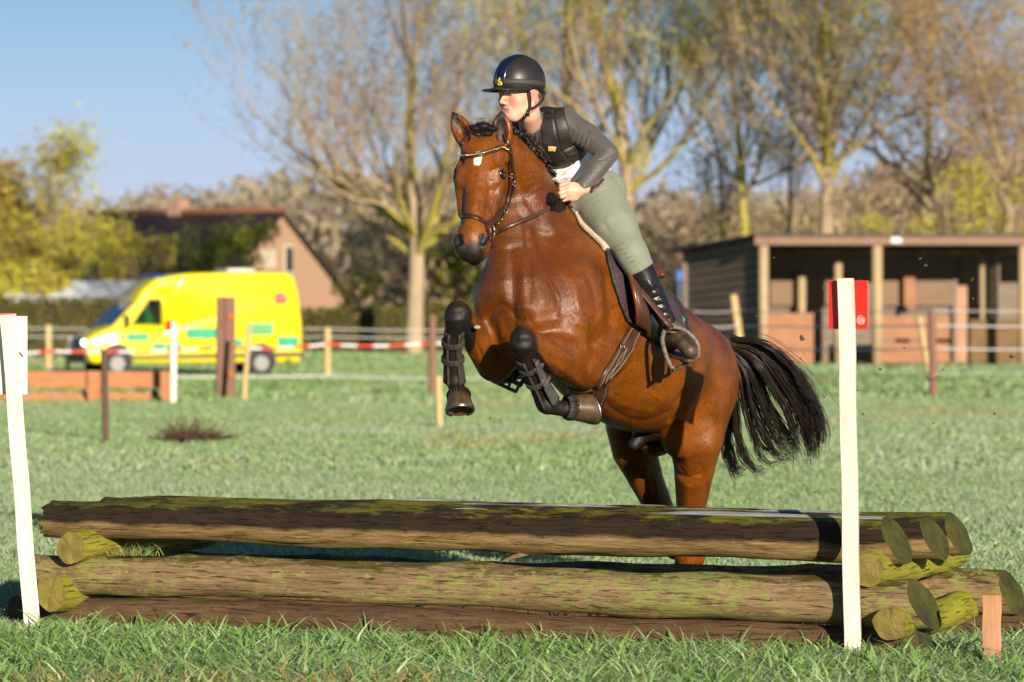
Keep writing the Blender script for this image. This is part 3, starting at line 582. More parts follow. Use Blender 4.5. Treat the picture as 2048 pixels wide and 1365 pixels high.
MB().ball(vp(1.28+.39, .40, 1.00+.86), (.115, .095, .12), VR, 8, 12).obj('head', M_SKIN_FAR if 'M_SKIN_FAR' in globals() else simple('skin', (.55, .32, .22), None, 20, .6, 0), drv, smooth=True)
# let the side glass show the driver
gm = bpy.data.materials.new('clear_side_glass'); gm.use_nodes = True; nt = gm.node_tree; tb = node(nt, 'ShaderNodeBsdfTransparent'); tb.inputs[0].default_value = (.75, .8, .8, 1); ms = node(nt, 'ShaderNodeMixShader'); ms.inputs[0].default_value = .82; nt.links.new(nt.nodes['Principled BSDF'].outputs[0], ms.inputs[1]); nt.links.new(tb.outputs[0], ms.inputs[2]); nt.links.new(ms.outputs[0], nt.nodes['Material Output'].inputs[0]); nt.nodes['Principled BSDF'].inputs['Base Color'].default_value = (.02, .03, .04, 1); nt.nodes['Principled BSDF'].inputs['Roughness'].default_value = .05
wn.data.materials[0] = gm
# open the body and door behind that pane (real hole)
for o_ in (body, door):
    c_ = MB(); c_.prism([(1.22, 1.37), (1.99, 1.37), (1.99, 2.01), (1.69, 2.01)], vp(0, -.4, 0), VX, VY, VZ, 1.5 if o_ is body else 1.0); cm = c_.mesh('cutter'); co = bpy.data.objects.new('cutter', cm); COL.objects.link(co)
    bo_ = o_.modifiers.new('hole', 'BOOLEAN'); bo_.object = co; bo_.operation = 'DIFFERENCE'; bo_.solver = 'EXACT'; bpy.context.view_layer.update()
    nm = bpy.data.meshes.new_from_object(o_.evaluated_get(bpy.context.evaluated_depsgraph_get())); o_.modifiers.clear(); o_.data = nm; bpy.data.objects.remove(co)
MB().box(vp(1.7, .96, 1.65), (1.2, .02, 1.0), VR).obj('cab_interior', M_BLK, van)
# ---- houses
M_BRICK, nt, b = new_mat('pale_red_brick'); bt = node(nt, 'ShaderNodeTexBrick'); bt.inputs['Scale'].default_value = 4; bt.inputs['Color1'].default_value = (.36, .215, .13, 1); bt.inputs['Color2'].default_value = (.41, .25, .155, 1); bt.inputs['Mortar'].default_value = (.45, .34, .25, 1); nt.links.new(coords(nt, (1, 1, 1)), bt.inputs[0]); nt.links.new(bt.outputs[0], b.inputs['Base Color']); b.inputs['Roughness'].default_value = .9
M_TILE = simple('dark_roof_tiles', (.020, .016, .022), (.04, .028, .028), 3, .45, .5, .05, (3, 3, 8)); M_RIDGE = simple('brown_ridge_tiles', (.22, .09, .04), None, 4, .7, .3); M_CURT = simple('cream_render', (.62, .55, .40), None, 5, .8, .1)
def house(Y, pxl, pxr, pxapex, pxgr, yr, ye, ybase, label, ang=-28):
    """ridge from pxl to pxapex, gable facing right-front down to pxgr"""
    rx0, rx1 = (pxl-1024)*Y/FPX, (pxapex-1024)*Y/FPX; zr = CAMH-(yr-HOR)*Y/FPX; ze = CAMH-(ye-HOR)*Y/FPX; z0 = gz(rx0, Y)-.2
    a = math.radians(ang); ex = np.array([math.cos(a), math.sin(a), 0]); ey = np.array([-math.sin(a), math.cos(a), 0]); L = (rx1-rx0)/math.cos(a); O = np.array([rx1, Y, 0])-ex*L; half = 5.2
    root = empty('house', O+ex*L/2+np.array([0, 0, z0]), label, 'house'); zl = 1.9+z0 if ze is None else ze
    def W(x, y, z): return O+ex*x+ey*y+np.array([0, 0, z])
    mb = MB().prism([(-half, z0), (half, z0), (half, zl), (0, zr), (-half, zl)], W(0.3, 0, 0), ey, ex, VZ, L-.3); mb.obj('wall', M_BRICK, root)
    mb = MB(); t = .25
    for s_ in (-1, 1):
        V_ = [W(-.2, 0, zr+.05), W(L+.2, 0, zr+.05), W(L+.2, s_*(half+.6), zl-.35), W(-.2, s_*(half+.6), zl-.35)]; V_ = V_+[p+np.array([0, 0, t]) for p in V_]; mb.add(V_, [(0, 1, 2, 3), (4, 5, 6, 7), (0, 1, 5, 4), (1, 2, 6, 5), (2, 3, 7, 6), (3, 0, 4, 7)])
    rf = mb.obj('roof', M_TILE, root); MB().tube([W(-.25, 0, zr+.32), W(L+.25, 0, zr+.32)], .16, 8).obj('ridge', M_RIDGE, rf, smooth=True)
    MB().box(W(L*.45, .2, zr+.55), (.9, .8, 1.0), np.c_[ex, ey, VZ]).obj('chimney', M_BRICK, rf, bevel=.02)
    return root, W, L, zr, zl, ex, ey
root, W, L, zr, zl, ex, ey = house(185, 150, 562, 562, 680, 432, 590, 640, 'brick house with a long dark tiled roof and pink gable beyond the ambulance', -36)
Rh = np.c_[ex, ey, VZ]
for (yy, zz, w_, h_, m_) in ((-1.1, zr-2.3, 1.2, 1.0, M_CURT), (.6, zr-2.3, .75, 1.6, M_GLASS)):
    f = MB().box(W(L+.03, yy, zz), (.10, w_, h_), Rh).obj('window', M_CURT, root, bevel=.02); MB().box(W(L+.09, yy, zz), (.04, w_*.7, h_*.8), Rh).obj('pane', m_ if m_ is M_GLASS else M_CURT, f)
root2, *_r = house(170, -330, 0, -12, 30, 436, 570, 640, 'second brick house mostly beyond the left edge with dark roof', -30)
MB().box(np.array([(195-1024)*150/FPX, 150, gz(0, 150)+1.0]), (6.5, 3, 2.6)).prism([(-3.3, 2.3), (3.3, 2.3), (2.6, 3.0), (-2.6, 3.0)], np.array([(195-1024)*150/FPX, 148.4, gz(0, 150)]), VX*0+np.array([1, 0, 0]), np.array([0, 1, 0.]), VZ, 3.2)
gh = empty('greenhouse', np.array([(195-1024)*150/FPX, 150, gz(0, 150)]), 'low white greenhouse behind the hedge left of the ambulance', 'greenhouse')
cx_ = (195-1024)*150/FPX; g0 = gz(0, 150); MB().box((cx_, 150, g0+1.0), (7.5, 3, 2.0)).obj('wall', simple('whitewashed_glass', (.55, .60, .62), (.40, .45, .46), 1.2, .3, .1), gh); MB().prism([(-1.6, 2.0), (1.6, 2.0), (0, 2.9)], (cx_-3.8, 150, g0), (0, 1, 0), (1, 0, 0), (0, 0, 1), 7.6).obj('roof', simple('pale_glass_roof', (.62, .66, .70), (.5, .55, .6), 1, .25, .1), gh)
for k in range(9): MB().box((cx_-3.6+k*.9, 148.45, g0+1.0), (.06, .06, 2.0)).obj('glazing_bar', M_WH, gh)
# ---- field shelter
M_BOARD = simple('weathered_dark_boards', (.17, .13, .10), (.28, .22, .17), 2.4, .8, .6, .02, (.6, .6, 9)); M_TIMB = board_mat('pale_round_post', (.50, .38, .22), (.38, .27, .14)); M_OSB = simple('orange_plywood', (.40, .20, .105), (.32, .155, .08), 4, .8, .1); M_FASC = simple('reddish_fascia', (.27, .165, .11), (.22, .13, .085), 5, .7, .2); M_SHEET = simple('dark_corrugated_roof', (.03, .025, .022), (.06, .04, .03), 8, .6, .5, .02)
SY = 88.0; S0 = gz(7, SY); SF_ = SY/FPX
def sx_(px): return (px-1024)*SF_
def sz_(py): return CAMH-(py-HOR)*SF_
sh = empty('field_shelter', (sx_(1790), SY, S0), 'open timber horse shelter with dark boards and pale posts at the right', 'shelter')
xl, xr, zt = sx_(1520), sx_(2330), sz_(487); D_ = 3.4; zb = sz_(512); SK = np.array([-.52, 1, 0])   # the side runs back and to the left
def S(x, y, z): return np.array([x, SY, z])+SK*y
def slab(name, mat, pts, th, par=sh, bev=0):
    n_ = nrm(np.cross(np.asarray(pts[1])-pts[0], np.asarray(pts[2])-pts[0])); V_ = [np.asarray(p) for p in pts]+[np.asarray(p)+n_*th for p in pts]; k = len(pts); return MB().add(V_, [tuple(range(k))[::-1], tuple(range(k, 2*k))]+[(i, (i+1) % k, k+(i+1) % k, k+i) for i in range(k)]).obj(name, mat, par, bevel=bev)
slab('side_lining', simple('dark_gap', (.02, .015, .012), None, 4, .9, .1), [S(xl+.10, 0, S0), S(xl+.10, D_, S0), S(xl+.10, D_, zb+.14), S(xl+.10, 0, zt+.14)], .03)
nbd = 14; M_BD2 = simple('grey_brown_boards', (.13, .095, .07), (.24, .18, .13), 1.2, .85, .6, .02, (.5, .5, 14))
for i in range(nbd):
    z0_, z1_ = S0+(zt+.14-S0)*(i+.04)/nbd, S0+(zt+.14-S0)*(i+.90)/nbd; zq0, zq1 = S0+(zb+.14-S0)*(i+.04)/nbd, S0+(zb+.14-S0)*(i+.90)/nbd; slab('side_board', M_BD2, [S(xl+.07, 0, z0_), S(xl+.07, D_, zq0), S(xl+.10, D_, zq1), S(xl+.10, 0, z1_)], -.03 if False else .03)
slab('back_wall', M_BOARD, [S(xl, D_, S0), S(xr, D_, S0), S(xr, D_, zb+.16), S(xl, D_, zb+.16)], .05)
slab('partition', M_BOARD, [S(sx_(2080), 1.6, S0), S(sx_(2080), D_-.1, S0), S(sx_(2080), D_-.1, zb), S(sx_(2080), 1.6, zt-.1)], .05)
slab('roof', M_SHEET, [S(xl-.25, -.25, zt+.17), S(xr+.2, -.25, zt+.17), S(xr+.2, D_+.3, zb+.17), S(xl-.25, D_+.3, zb+.17)], .07)
MB().box((( xl+xr)/2-.05, SY-.16, zt+.06), (xr-xl+.2, .06, .21)).obj('fascia', M_FASC, sh, bevel=.005)
for px_, wd in ((1527, .25), (1754, .27), (2046, .24), (2250, .25)): MB().tube([(sx_(px_), SY, S0-.1), (sx_(px_), SY, zt+.02)], wd/2, 10).obj('front_post', M_TIMB, sh, smooth=True)
for px_, yy, top in ((1688, 1.6, 515), (1622, 2.9, 545), (1986, 1.8, 513)): MB().tube([S(sx_(px_)+.52*yy, yy, S0-.1), S(sx_(px_)+.52*yy, yy, sz_(top))], .11, 8).obj('inner_post', M_TIMB, sh, smooth=True)
def pan(x0, x1, y0, y1, mat, yy, nm='panel'):
    k = (SY+yy)/SY; c = S(0, yy, 0); X0, X1 = sx_(x0)*k, sx_(x1)*k; Z0, Z1 = max(S0, CAMH-(y1-HOR)*SF_*k), CAMH-(y0-HOR)*SF_*k; return MB().box(((X0+X1)/2, SY+yy, (Z0+Z1)/2), (X1-X0, .05, Z1-Z0)).obj(nm, mat, sh)
pan(1537, 1627, 627, 726, M_OSB, .5); pan(1762, 1905, 633, 678, M_OSB, .45); pan(1762, 1905, 686, 726, M_OSB, .45); pan(1808, 1830, 546, 618, M_OSB, 2.9, 'orange_post'); pan(1540, 1700, 552, 612, simple('brown_boards', (.26, .17, .11), (.20, .13, .08), 3, .8, .3, .01, (.5, .5, 8)), 3.2); pan(1762, 1990, 552, 612, simple('brown_boards_back', (.26, .17, .11), (.20, .13, .08), 3, .8, .3, .01, (.5, .5, 8)), 3.2)
pan(1912, 1934, 572, 726, simple('pinkish_post', (.50, .28, .18), None, 5, .8, .1), .3, 'gate_post'); pan(1940, 2040, 640, 726, simple('ochre_boards', (.20, .12, .05), None, 4, .8, .3), 1.6); pan(1906, 1914, 560, 726, M_BOARD, .28, 'gate_post')
MB().box((sx_(1790), SY-.22, zt+.07), (.28, .08, .16)).obj('lamp', M_WH, sh, bevel=.02); MB().box(S(xl, D_, sz_(540))+np.array([-.1, 0, -.1]), (.16, .16, .30)).obj('gutter_box', simple('blue_plastic', (.03, .16, .55), None, 5, .4, 0), sh, bevel=.03); MB().tube([S(xl, D_, sz_(545))+np.array([-.1, 0, 0]), S(xl, D_, S0)+np.array([-.1, 0, 0])], .04, 8).obj('downpipe', simple('blue_grey_pipe', (.12, .20, .34), None, 5, .5, 0), sh, smooth=True)
# ---- fence posts, wires, tape
M_DARKP = board_mat('dark_weathered_stake', (.10, .055, .035), (.045, .028, .02)); M_REDP = board_mat('reddish_stake', (.24, .12, .08), (.14, .07, .05)); M_PALEP = board_mat('pale_stake', (.55, .42, .20), (.42, .30, .13)); M_WHP = simple('white_paint', (.82, .80, .74), (.7, .66, .58), 12, .6, .1)
def stakeY(ybot, px): # depth at which the ground row is ybot
    Y = 20.
    for _ in range(60): Y = Y+((CAMH-gz((px-1024)*Y/FPX, Y))*FPX/(ybot-HOR)-Y)*.5
    return Y
G1 = 'electric fence posts round the field'
def stake(px, yt, yb, wpx, mat, label, pxt=None, group=None, cat='post', Y=None):
    Y = Y or stakeY(yb, px); return post('fence_post', mat, px, yt, yb, Y, wpx*Y/FPX, wpx*Y/FPX*.8, label, cat, group, pxt=pxt, yaw=.3, bev=.004)
stake(212, 700, 886, 12, M_DARKP, 'dark weathered stake standing alone in front of the wooden table jump', pxt=208)
stake(864, 630, 793, 13, M_REDP, 'reddish brown stake behind the raised foreleg of the horse', pxt=865)
stake(880, 752, 858, 11, M_PALEP, 'short pale stake below the raised foreleg of the horse', pxt=876)
stake(1867, 622, 795, 13, M_REDP, 'reddish stake in the meadow before the shelter', pxt=1864)
stake(1861, 634, 762, 9, M_PALEP, 'thin pale stick leaning against the reddish stake', pxt=1838)
stake(1481, 590, 690, 13, M_PALEP, 'grey tapering fence post in front of the boarded side of the shelter', pxt=1466, Y=80.)
stake(655, 655, 757, 11, M_PALEP, 'pale fence post under the red and white tape right of the ambulance', group=G1); stake(97, 650, 742, 11, M_PALEP, 'pale fence post under the tape left of the ambulance', group=G1)
stake(134, 672, 744, 8, M_PALEP, 'thin leaning pale post at the nose of the ambulance', pxt=141, group=G1); stake(-60, 655, 742, 10, M_PALEP, 'pale fence post at the far left end of the tape', group=G1)
stake(346, 645, 808, 11, M_WHP, 'white marker post at the end of the wooden table jump', pxt=347, cat='marker post'); stake(487, 645, 802, 9, M_PALEP, 'cream marker post leaning right of the tall twin stakes', pxt=499, cat='marker post')
Yw = stakeY(797, 450)
for (px_, w_, lb) in ((441, 15, 'left one of the two tall dark brown stakes before the ambulance'), (459, 21, 'right one of the two tall dark brown stakes before the ambulance, with orange insulators')):
    t_ = stake(px_, 594, 797, w_, M_REDP, lb, Y=Yw)
for yy in (635, 750): MB().ball(P(461, yy, Yw)-np.array([0, .10, 0]), (.07, .05, .05), None, 6, 8).obj('insulator', simple('orange_insulator', (.8, .18, .02), None, 5, .4, 0), t_, smooth=True)
fm = MB().box(P(339, 652, stakeY(808, 346)), (.14, .02, .17)); tag(fm.obj('flag', M_REDL, origin=P(339, 652, stakeY(808, 346))), 'small red flag board on the white marker post in front of the ambulance', 'flag')
# wires and tape run along posts well behind the horse
M_WIRE = simple('white_fence_tape', (.55, .56, .58), None, 9, .5, 0)
def wire(name, pts, r_, mat, label, cat, sag=.03, flat=None):
    P_ = []
    for a, b_ in zip(pts[:-1], pts[1:]):
        for t in np.linspace(0, 1, 12)[:-1]: P_.append(np.array(a)*(1-t)+np.array(b_)*t-np.array([0, 0, sag*4*t*(1-t)]))
    P_.append(np.array(pts[-1])); mb = MB(); mb.ribbon(P_, [np.array([0, -1, .05])]*len(P_), r_*(.6 if name == 'fence_wire' else .6), .004); return tag(mb.obj(name, mat, origin=P_[0]), label, cat, 'fence wires')
Yf = 78.
for (ya, yb, lb) in ((655, 658, 'upper white fence tape behind the ambulance and the horse'), (672, 674, 'lower thin white fence tape behind the ambulance')): wire('fence_wire', [P(-80, ya, 97), P(655, yb, 97), P(1000, yb+2, 97), P(1390, yb+1, 97)], .045, M_WIRE, lb, 'fence wire')
wire('fence_wire', [P(-80, 752, 72), P(655, 752, 74), P(1000, 757, 73)], .05, M_WIRE, 'low white fence tape near the grass right of the ambulance', 'fence wire')
for (ya, yb, lb) in ((621, 619, 'topmost white fence tape before the shelter'), (651, 649, 'middle white fence tape before the shelter'), (697, 696, 'lower white fence tape before the shelter'), (748, 738, 'lowest white fence tape near the grass before the shelter')): wire('fence_wire', [P(1385, ya+2, 79), P(1481, ya+1, 79.9), P(1867, ya, 66 if ya < 740 else 60), P(2200, yb, 70)], .05 if ya in (651, 697) else .03, M_WIRE, lb, 'fence wire')
M_TAPER, nt, b = new_mat('red_white_tape'); tc = node(nt, 'ShaderNodeTexCoord'); sx = node(nt, 'ShaderNodeSeparateXYZ'); nt.links.new(tc.outputs['Object'], sx.inputs[0]); fr2 = math_(nt, 'FRACT', math_(nt, 'MULTIPLY', sx.outputs[0], 1.45)); c_ = ramp(nt, fr2, [(.0, (.80, .78, .78)), (.5, (.75, .03, .03))], 'CONSTANT'); nt.links.new(c_, b.inputs['Base Color']); b.inputs['Roughness'].default_value = .4
wire('barrier_tape', [P(-80, 705, 76), P(97, 703, 76), P(442, 695, 76), P(655, 689, 76), P(864, 686, 76), P(1100, 688, 76)], .085, M_TAPER, 'red and white barrier tape strung between posts across the ambulance', 'barrier tape', .05)
# ---- wooden table jump
M_OAK = board_mat('orange_sawn_timber', (.48, .21, .09), (.34, .14, .055), (.2, .1, .05), (1.2, 8, 8)); Yt = stakeY(806, 200); tj = empty('table_jump', P(200, 806, Yt), 'low orange timber table jump standing in front of the ambulance', 'jump'); k_ = Yt/FPX
def tb(name, x0, x1, y0, y1, dy, dp): a = P(x0, y0, Yt); b_ = P(x1, y1, Yt); return MB().box(((a[0]+b_[0])/2, Yt+dy, (a[2]+b_[2])/2), (abs(b_[0]-a[0]), dp, abs(a[2]-b_[2]))).obj(name, M_OAK, tj, bevel=.01)
tb('top_board', -40, 322, 743, 776, 0, .10); tb('top_board', -40, 330, 745, 752, .5, .9); tb('low_board', -40, 312, 786, 806, .10, .08)
for x0 in (-20, 177, 322): tb('upright', x0, x0+(24 if x0 < 300 else 25), 742, 808, -.08, .16)
for x0 in (165, 305): a, b_ = P(x0, 780, Yt), P(x0+16, 806, Yt); MB().tube([a+np.array([0, .05, 0]), b_+np.array([0, .05, 0])], .05, 6).obj('brace', M_DARKP, tj)
tb('top_board', -40, 330, 744, 772, .95, .08)
# heap of twigs
ht = random.Random(2); mb = MB(); Yh = stakeY(886, 365)
for i in range(170):
    x0 = ht.gauss(0, 1); a = P(365+x0*22, 884-ht.random()*10*max(0, 1-abs(x0)*.4), Yh+ht.uniform(-.4, .4)); d = nrm([ht.gauss(.1, .9), ht.gauss(0, .6), abs(ht.gauss(.25, .5))]); l_ = ht.uniform(.12, .42); q = a+d*l_*.5+np.array([ht.gauss(0, .02), 0, ht.gauss(0, .02)]); mb.tube([a, q, a+d*l_], [.007, .005, .002], 4)
for i in range(70):
    a = P(400+ht.gauss(0, 24), 882-ht.random()*14, Yh+ht.uniform(-.3, .3)); d = nrm([ht.gauss(.6, .6), ht.gauss(0, .4), abs(ht.gauss(.1, .3))]); mb.tube([a, a+d*ht.uniform(.1, .3)], [.009, .003], 4)
tag(mb.obj('twig_heap', simple('brown_twigs', (.13, .075, .035), (.07, .04, .02), 12, .8, .3), origin=P(365, 886, Yh)), 'low heap of brown twigs and dead stems lying in the grass', 'twigs')
tag(MB().box(GP(545, 88)+np.array([0, 0, .012]), (.1, .1, .02)).obj('path', simple('worn_track', (.30, .22, .12), None, 2, .9, .3), origin=GP(545, 88)), kind='structure') if False else None

# ================================================================= TREES, HEDGES, WOOD
def bark(name, c1, c2, moss, mlo=.45):
    m, nt, b = new_mat(name); v = coords(nt, (1, 1, .35)); c = ramp(nt, noise(nt, v, 5, 5), [(.3, c1), (.7, c2)]); at = node(nt, 'ShaderNodeAttribute', attribute_name='moss')
    mk = ramp(nt, math_(nt, 'ADD', math_(nt, 'MULTIPLY', noise(nt, coords(nt), 1.1, 5, .7), .6), math_(nt, 'MULTIPLY', at.outputs['Fac'], .55)), [(mlo, 0.), (mlo+.15, .95)]); c = mix(nt, mk, c, moss); nt.links.new(c, b.inputs['Base Color']); b.inputs['Roughness'].default_value = .9; bump(nt, b, noise(nt, v, 14, 4), .6, .03); return m
M_BARK = bark('mossy_bark', (.34, .26, .16), (.46, .36, .24), (.38, .34, .06), .66); M_BARK2 = bark('brown_bark', (.30, .22, .16), (.42, .32, .22), (.38, .34, .09), .80)
def leafmat(name, c1, c2, tr=.3):
    m, nt, b = new_mat(name); at = node(nt, 'ShaderNodeAttribute', attribute_name='tone'); c = ramp(nt, at.outputs['Fac'], [(.0, c1), (1., c2)]); nt.links.new(c, b.inputs['Base Color']); b.inputs['Roughness'].default_value = .7; b.inputs['Specular IOR Level'].default_value = .2
    t_ = node(nt, 'ShaderNodeBsdfTranslucent'); nt.links.new(c, t_.inputs[0]); ms = node(nt, 'ShaderNodeMixShader'); ms.inputs[0].default_value = tr; nt.links.new(b.outputs[0], ms.inputs[1]); nt.links.new(t_.outputs[0], ms.inputs[2]); nt.links.new(ms.outputs[0], nt.nodes['Material Output'].inputs[0]); return m
M_BUDG = leafmat('yellow_green_buds', (.46, .38, .07), (.62, .62, .08)); M_BUDR = leafmat('reddish_brown_buds', (.36, .21, .12), (.50, .42, .16)); M_BUDO = leafmat('ochre_catkins', (.42, .26, .09), (.50, .42, .10)); M_LEAFG = leafmat('fresh_green_leaves', (.24, .25, .05), (.44, .46, .08)); M_HEDGE = leafmat('dark_hedge_leaves', (.08, .085, .02), (.26, .24, .06)); M_SCRUB = leafmat('winter_scrub', (.26, .19, .13), (.50, .42, .22)); M_LILAC = leafmat('grey_brown_twigs', (.32, .26, .19), (.46, .40, .26))
class Tubes:
    """many thin tapered tubes collected as numpy, 4 or 3 sided"""
    def __init__(s): s.a = []; s.b = []; s.ra = []; s.rb = []
    def add(s, a, b, ra, rb): s.a.append(a); s.b.append(b); s.ra.append(ra); s.rb.append(rb)
    def mesh(s, name, n=4, moss=None):
        A = np.array(s.a); B_ = np.array(s.b); ra = np.array(s.ra); rb = np.array(s.rb); T_ = B_-A; T_ /= np.linalg.norm(T_, axis=1)[:, None]+1e-9
        up = np.where(np.abs(T_[:, 2:3]) < .9, np.array([[0, 0, 1.]]), np.array([[1., 0, 0]])); U = np.cross(T_, up); U /= np.linalg.norm(U, axis=1)[:, None]; W_ = np.cross(T_, U); m = len(A); V = np.zeros((m, 2*n, 3))
        for k in range(n):
            t = 2*math.pi*k/n; d = U*math.cos(t)+W_*math.sin(t); V[:, k] = A+d*ra[:, None]; V[:, n+k] = B_+d*rb[:, None]
        b0 = (np.arange(m)*2*n)[:, None]; F = np.concatenate([b0+np.array([[k, (k+1) % n, n+(k+1) % n, n+k]]) for k in range(n)]); me = np_mesh(name, V.reshape(-1, 3), F)
        set_attr(me, 'moss', np.repeat(np.where(ra > .19, .30, np.clip(ra*9, 0, 1)), 2*n)); return me
def leaf_mesh(name, C_, size, rng, tone, elong=1.6):
    n = len(C_); d1 = rng.normal(0, 1, (n, 3)); d1 /= np.linalg.norm(d1, axis=1)[:, None]; d2 = np.cross(d1, rng.normal(0, 1, (n, 3))); d2 /= np.linalg.norm(d2, axis=1)[:, None]; s_ = size*rng.uniform(.6, 1.3, n)[:, None]
    V = np.stack([C_-d1*s_*elong, C_+d2*s_*.6, C_+d1*s_*elong, C_-d2*s_*.6], 1).reshape(-1, 3); F = np.arange(4*n).reshape(-1, 4); me = np_mesh(name, V, F); set_attr(me, 'tone', np.repeat(tone, 4)); return me
def grow(rng, base, H_, r0, trunk_h, lean=(0, 0), spread=.55, levels=5, upward=.25, nlimb=6, crown_r=.35, bud=.05, twig=1.0, leader=True):
    """returns trunk tubes (trunk + big limbs), fine tubes, bud positions"""
    big = Tubes(); fine = Tubes(); buds = []
    def branch(p, d, L, r, lev):
        nseg = 4 if lev < 3 else 2; pts = [p]; q = p; dd = d; rr = r
        for k in range(nseg):
            dd = nrm(dd+rng.normal(0, .13+.03*lev, 3)+np.array([0, 0, upward*.22])); q2 = q+dd*L/nseg; r2 = rr*(.84 if lev < 3 else .70); (big if r > .055 else fine).add(q, q2, max(rr, .008), max(r2, .006)); 
            if lev < levels:
                nb = 1 if lev == 0 and k == 0 else (2 if rng.random() < .36*twig else (1 if rng.random() < .93 else 0))
                for _ in range(nb):
                    if lev == 0 and k == 0: continue
                    az_ = rng.normal(0, 1, 3); side = nrm(az_-dd*(az_@dd)); nd = nrm(dd*(1-spread)+side*spread*rng.uniform(.7, 1.35)+np.array([0, 0, upward])); branch(q2, nd, L*rng.uniform(.50, .74), r2*rng.uniform(.45, .68), lev+1)
            q = q2; rr = r2
        if lev >= levels-1:
            buds.append(q+rng.normal(0, bud*4, 3))
            buds.append(q); buds.append(q+rng.normal(0, bud*7, 3)); buds.append(q+rng.normal(0, bud*9, 3))
    # trunk
    q = np.asarray(base, float)-np.array([0, 0, .2]); d = nrm([lean[0], lean[1], 1]); n = 6; rr = r0*1.15
    for k in range(n):
        d = nrm(d+rng.normal(0, .02, 3)); q2 = q+d*(trunk_h+.2)/n; big.add(q, q2, rr, rr*.955); q = q2; rr *= .955
    top = q
    if leader: branch(top, d, (H_-trunk_h)*.72, rr*.85, 0)
    for i in range(nlimb):
        a = 2*math.pi*(i+rng.random()*.6)/nlimb; e = rng.uniform(.45, 1.0); nd = nrm([math.cos(a)*crown_r*2, math.sin(a)*crown_r*2, e]); branch(top-d*rng.uniform(0, trunk_h*.22), nd, (H_-trunk_h)*rng.uniform(.42, .60), rr*rng.uniform(.42, .62), 1)
    return big, fine, np.array(buds)
def tree(px, Y, ytop, r_px, trunk_row, seed, label, group, budmat, budsize=.06, bmat=M_BARK, **kw):
    rng = np.random.default_rng(seed); b = GP(px, Y); H_ = (HOR-ytop)*Y/FPX+CAMH-b[2]; th = (HOR-trunk_row)*Y/FPX+CAMH-b[2]; big, fine, buds = grow(rng, b, H_, r_px*Y/FPX, th, **kw)
    root = empty('tree', b, label, 'tree', group); link('trunk', big.mesh('trunk', 8), bmat, root); cr = link('crown', fine.mesh('crown', 3), bmat, root); n = len(buds); tone = np.clip(.5+.35*np.sin(buds[:, 0]*.8+seed)+rng.normal(0, .25, n), 0, 1)
    link('buds', leaf_mesh('buds', buds, budsize, rng, tone), budmat, cr, smooth=False); print('tree', seed, len(big.a), len(fine.a), n, 'H', round(H_, 1)); return root
GT = 'bare spring trees along the field edge'
tree(828, 122, -150, 17, 470, 21, 'tall mossy tree with a wide crown budding reddish, left of the horse', GT, M_BUDR, .052, nlimb=9, crown_r=.42, levels=5, upward=.42, spread=.42)
tree(1262, 118, -330, 17, 330, 22, 'tall yellow-mossed tree directly behind the rider', GT, M_BUDG, .058, nlimb=8, crown_r=.36, levels=5, upward=.44, spread=.42)
tree(1140, 128, -260, 12, 300, 28, 'slimmer yellow-mossed tree rising behind the helmet of the rider', GT, M_BUDG, .058, nlimb=6, crown_r=.35, levels=5, upward=.42, spread=.42, lean=(-.02, 0))
tree(1500, 116, -190, 10, 330, 23, 'slender forked tree between the rider and the shelter', GT, M_BUDG, .058, nlimb=6, crown_r=.34, levels=5, upward=.42, spread=.42, lean=(-.03, 0))
tree(1652, 112, -260, 15, 330, 24, 'pale-trunked tree rising behind the left end of the shelter', GT, M_BUDG, .058, nlimb=7, crown_r=.38, levels=5, upward=.42, spread=.42, lean=(-.02, 0))
tree(1850, 112, -180, 12, 350, 25, 'dense brown-twigged tree behind the middle of the shelter', GT, M_BUDR, .05, nlimb=7, crown_r=.55, levels=5, upward=.20, spread=.58, bmat=M_BARK2)
tree(2040, 108, -140, 12, 360, 26, 'dark leaning tree at the right edge behind the shelter', GT, M_BUDO, .05, nlimb=7, crown_r=.55, levels=5, upward=.22, spread=.58, bmat=M_BARK2, lean=(-.08, 0))
tree(5, 165, 425, 9, 560, 27, 'rounded ochre willow at the left edge beside the houses', GT, M_BUDO, .11, nlimb=9, crown_r=.22, levels=5, upward=.40, spread=.36)
tree(118, 160, 365, 7, 590, 29, 'small yellow-green willow left of the long roof', GT, M_BUDG, .10, nlimb=8, crown_r=.5, levels=4, upward=.30, spread=.5)
tree(1440, 124, 150, 6, 420, 31, 'thin young birch left of the shelter', GT, M_BUDG, .06, nlimb=4, crown_r=.3, levels=4, upward=.4, spread=.4, lean=(.05, 0)); tree(1565, 121, 120, 5, 400, 32, 'thin young birch behind the boarded shelter side', GT, M_BUDR, .05, nlimb=4, crown_r=.3, levels=4, upward=.4, spread=.4)
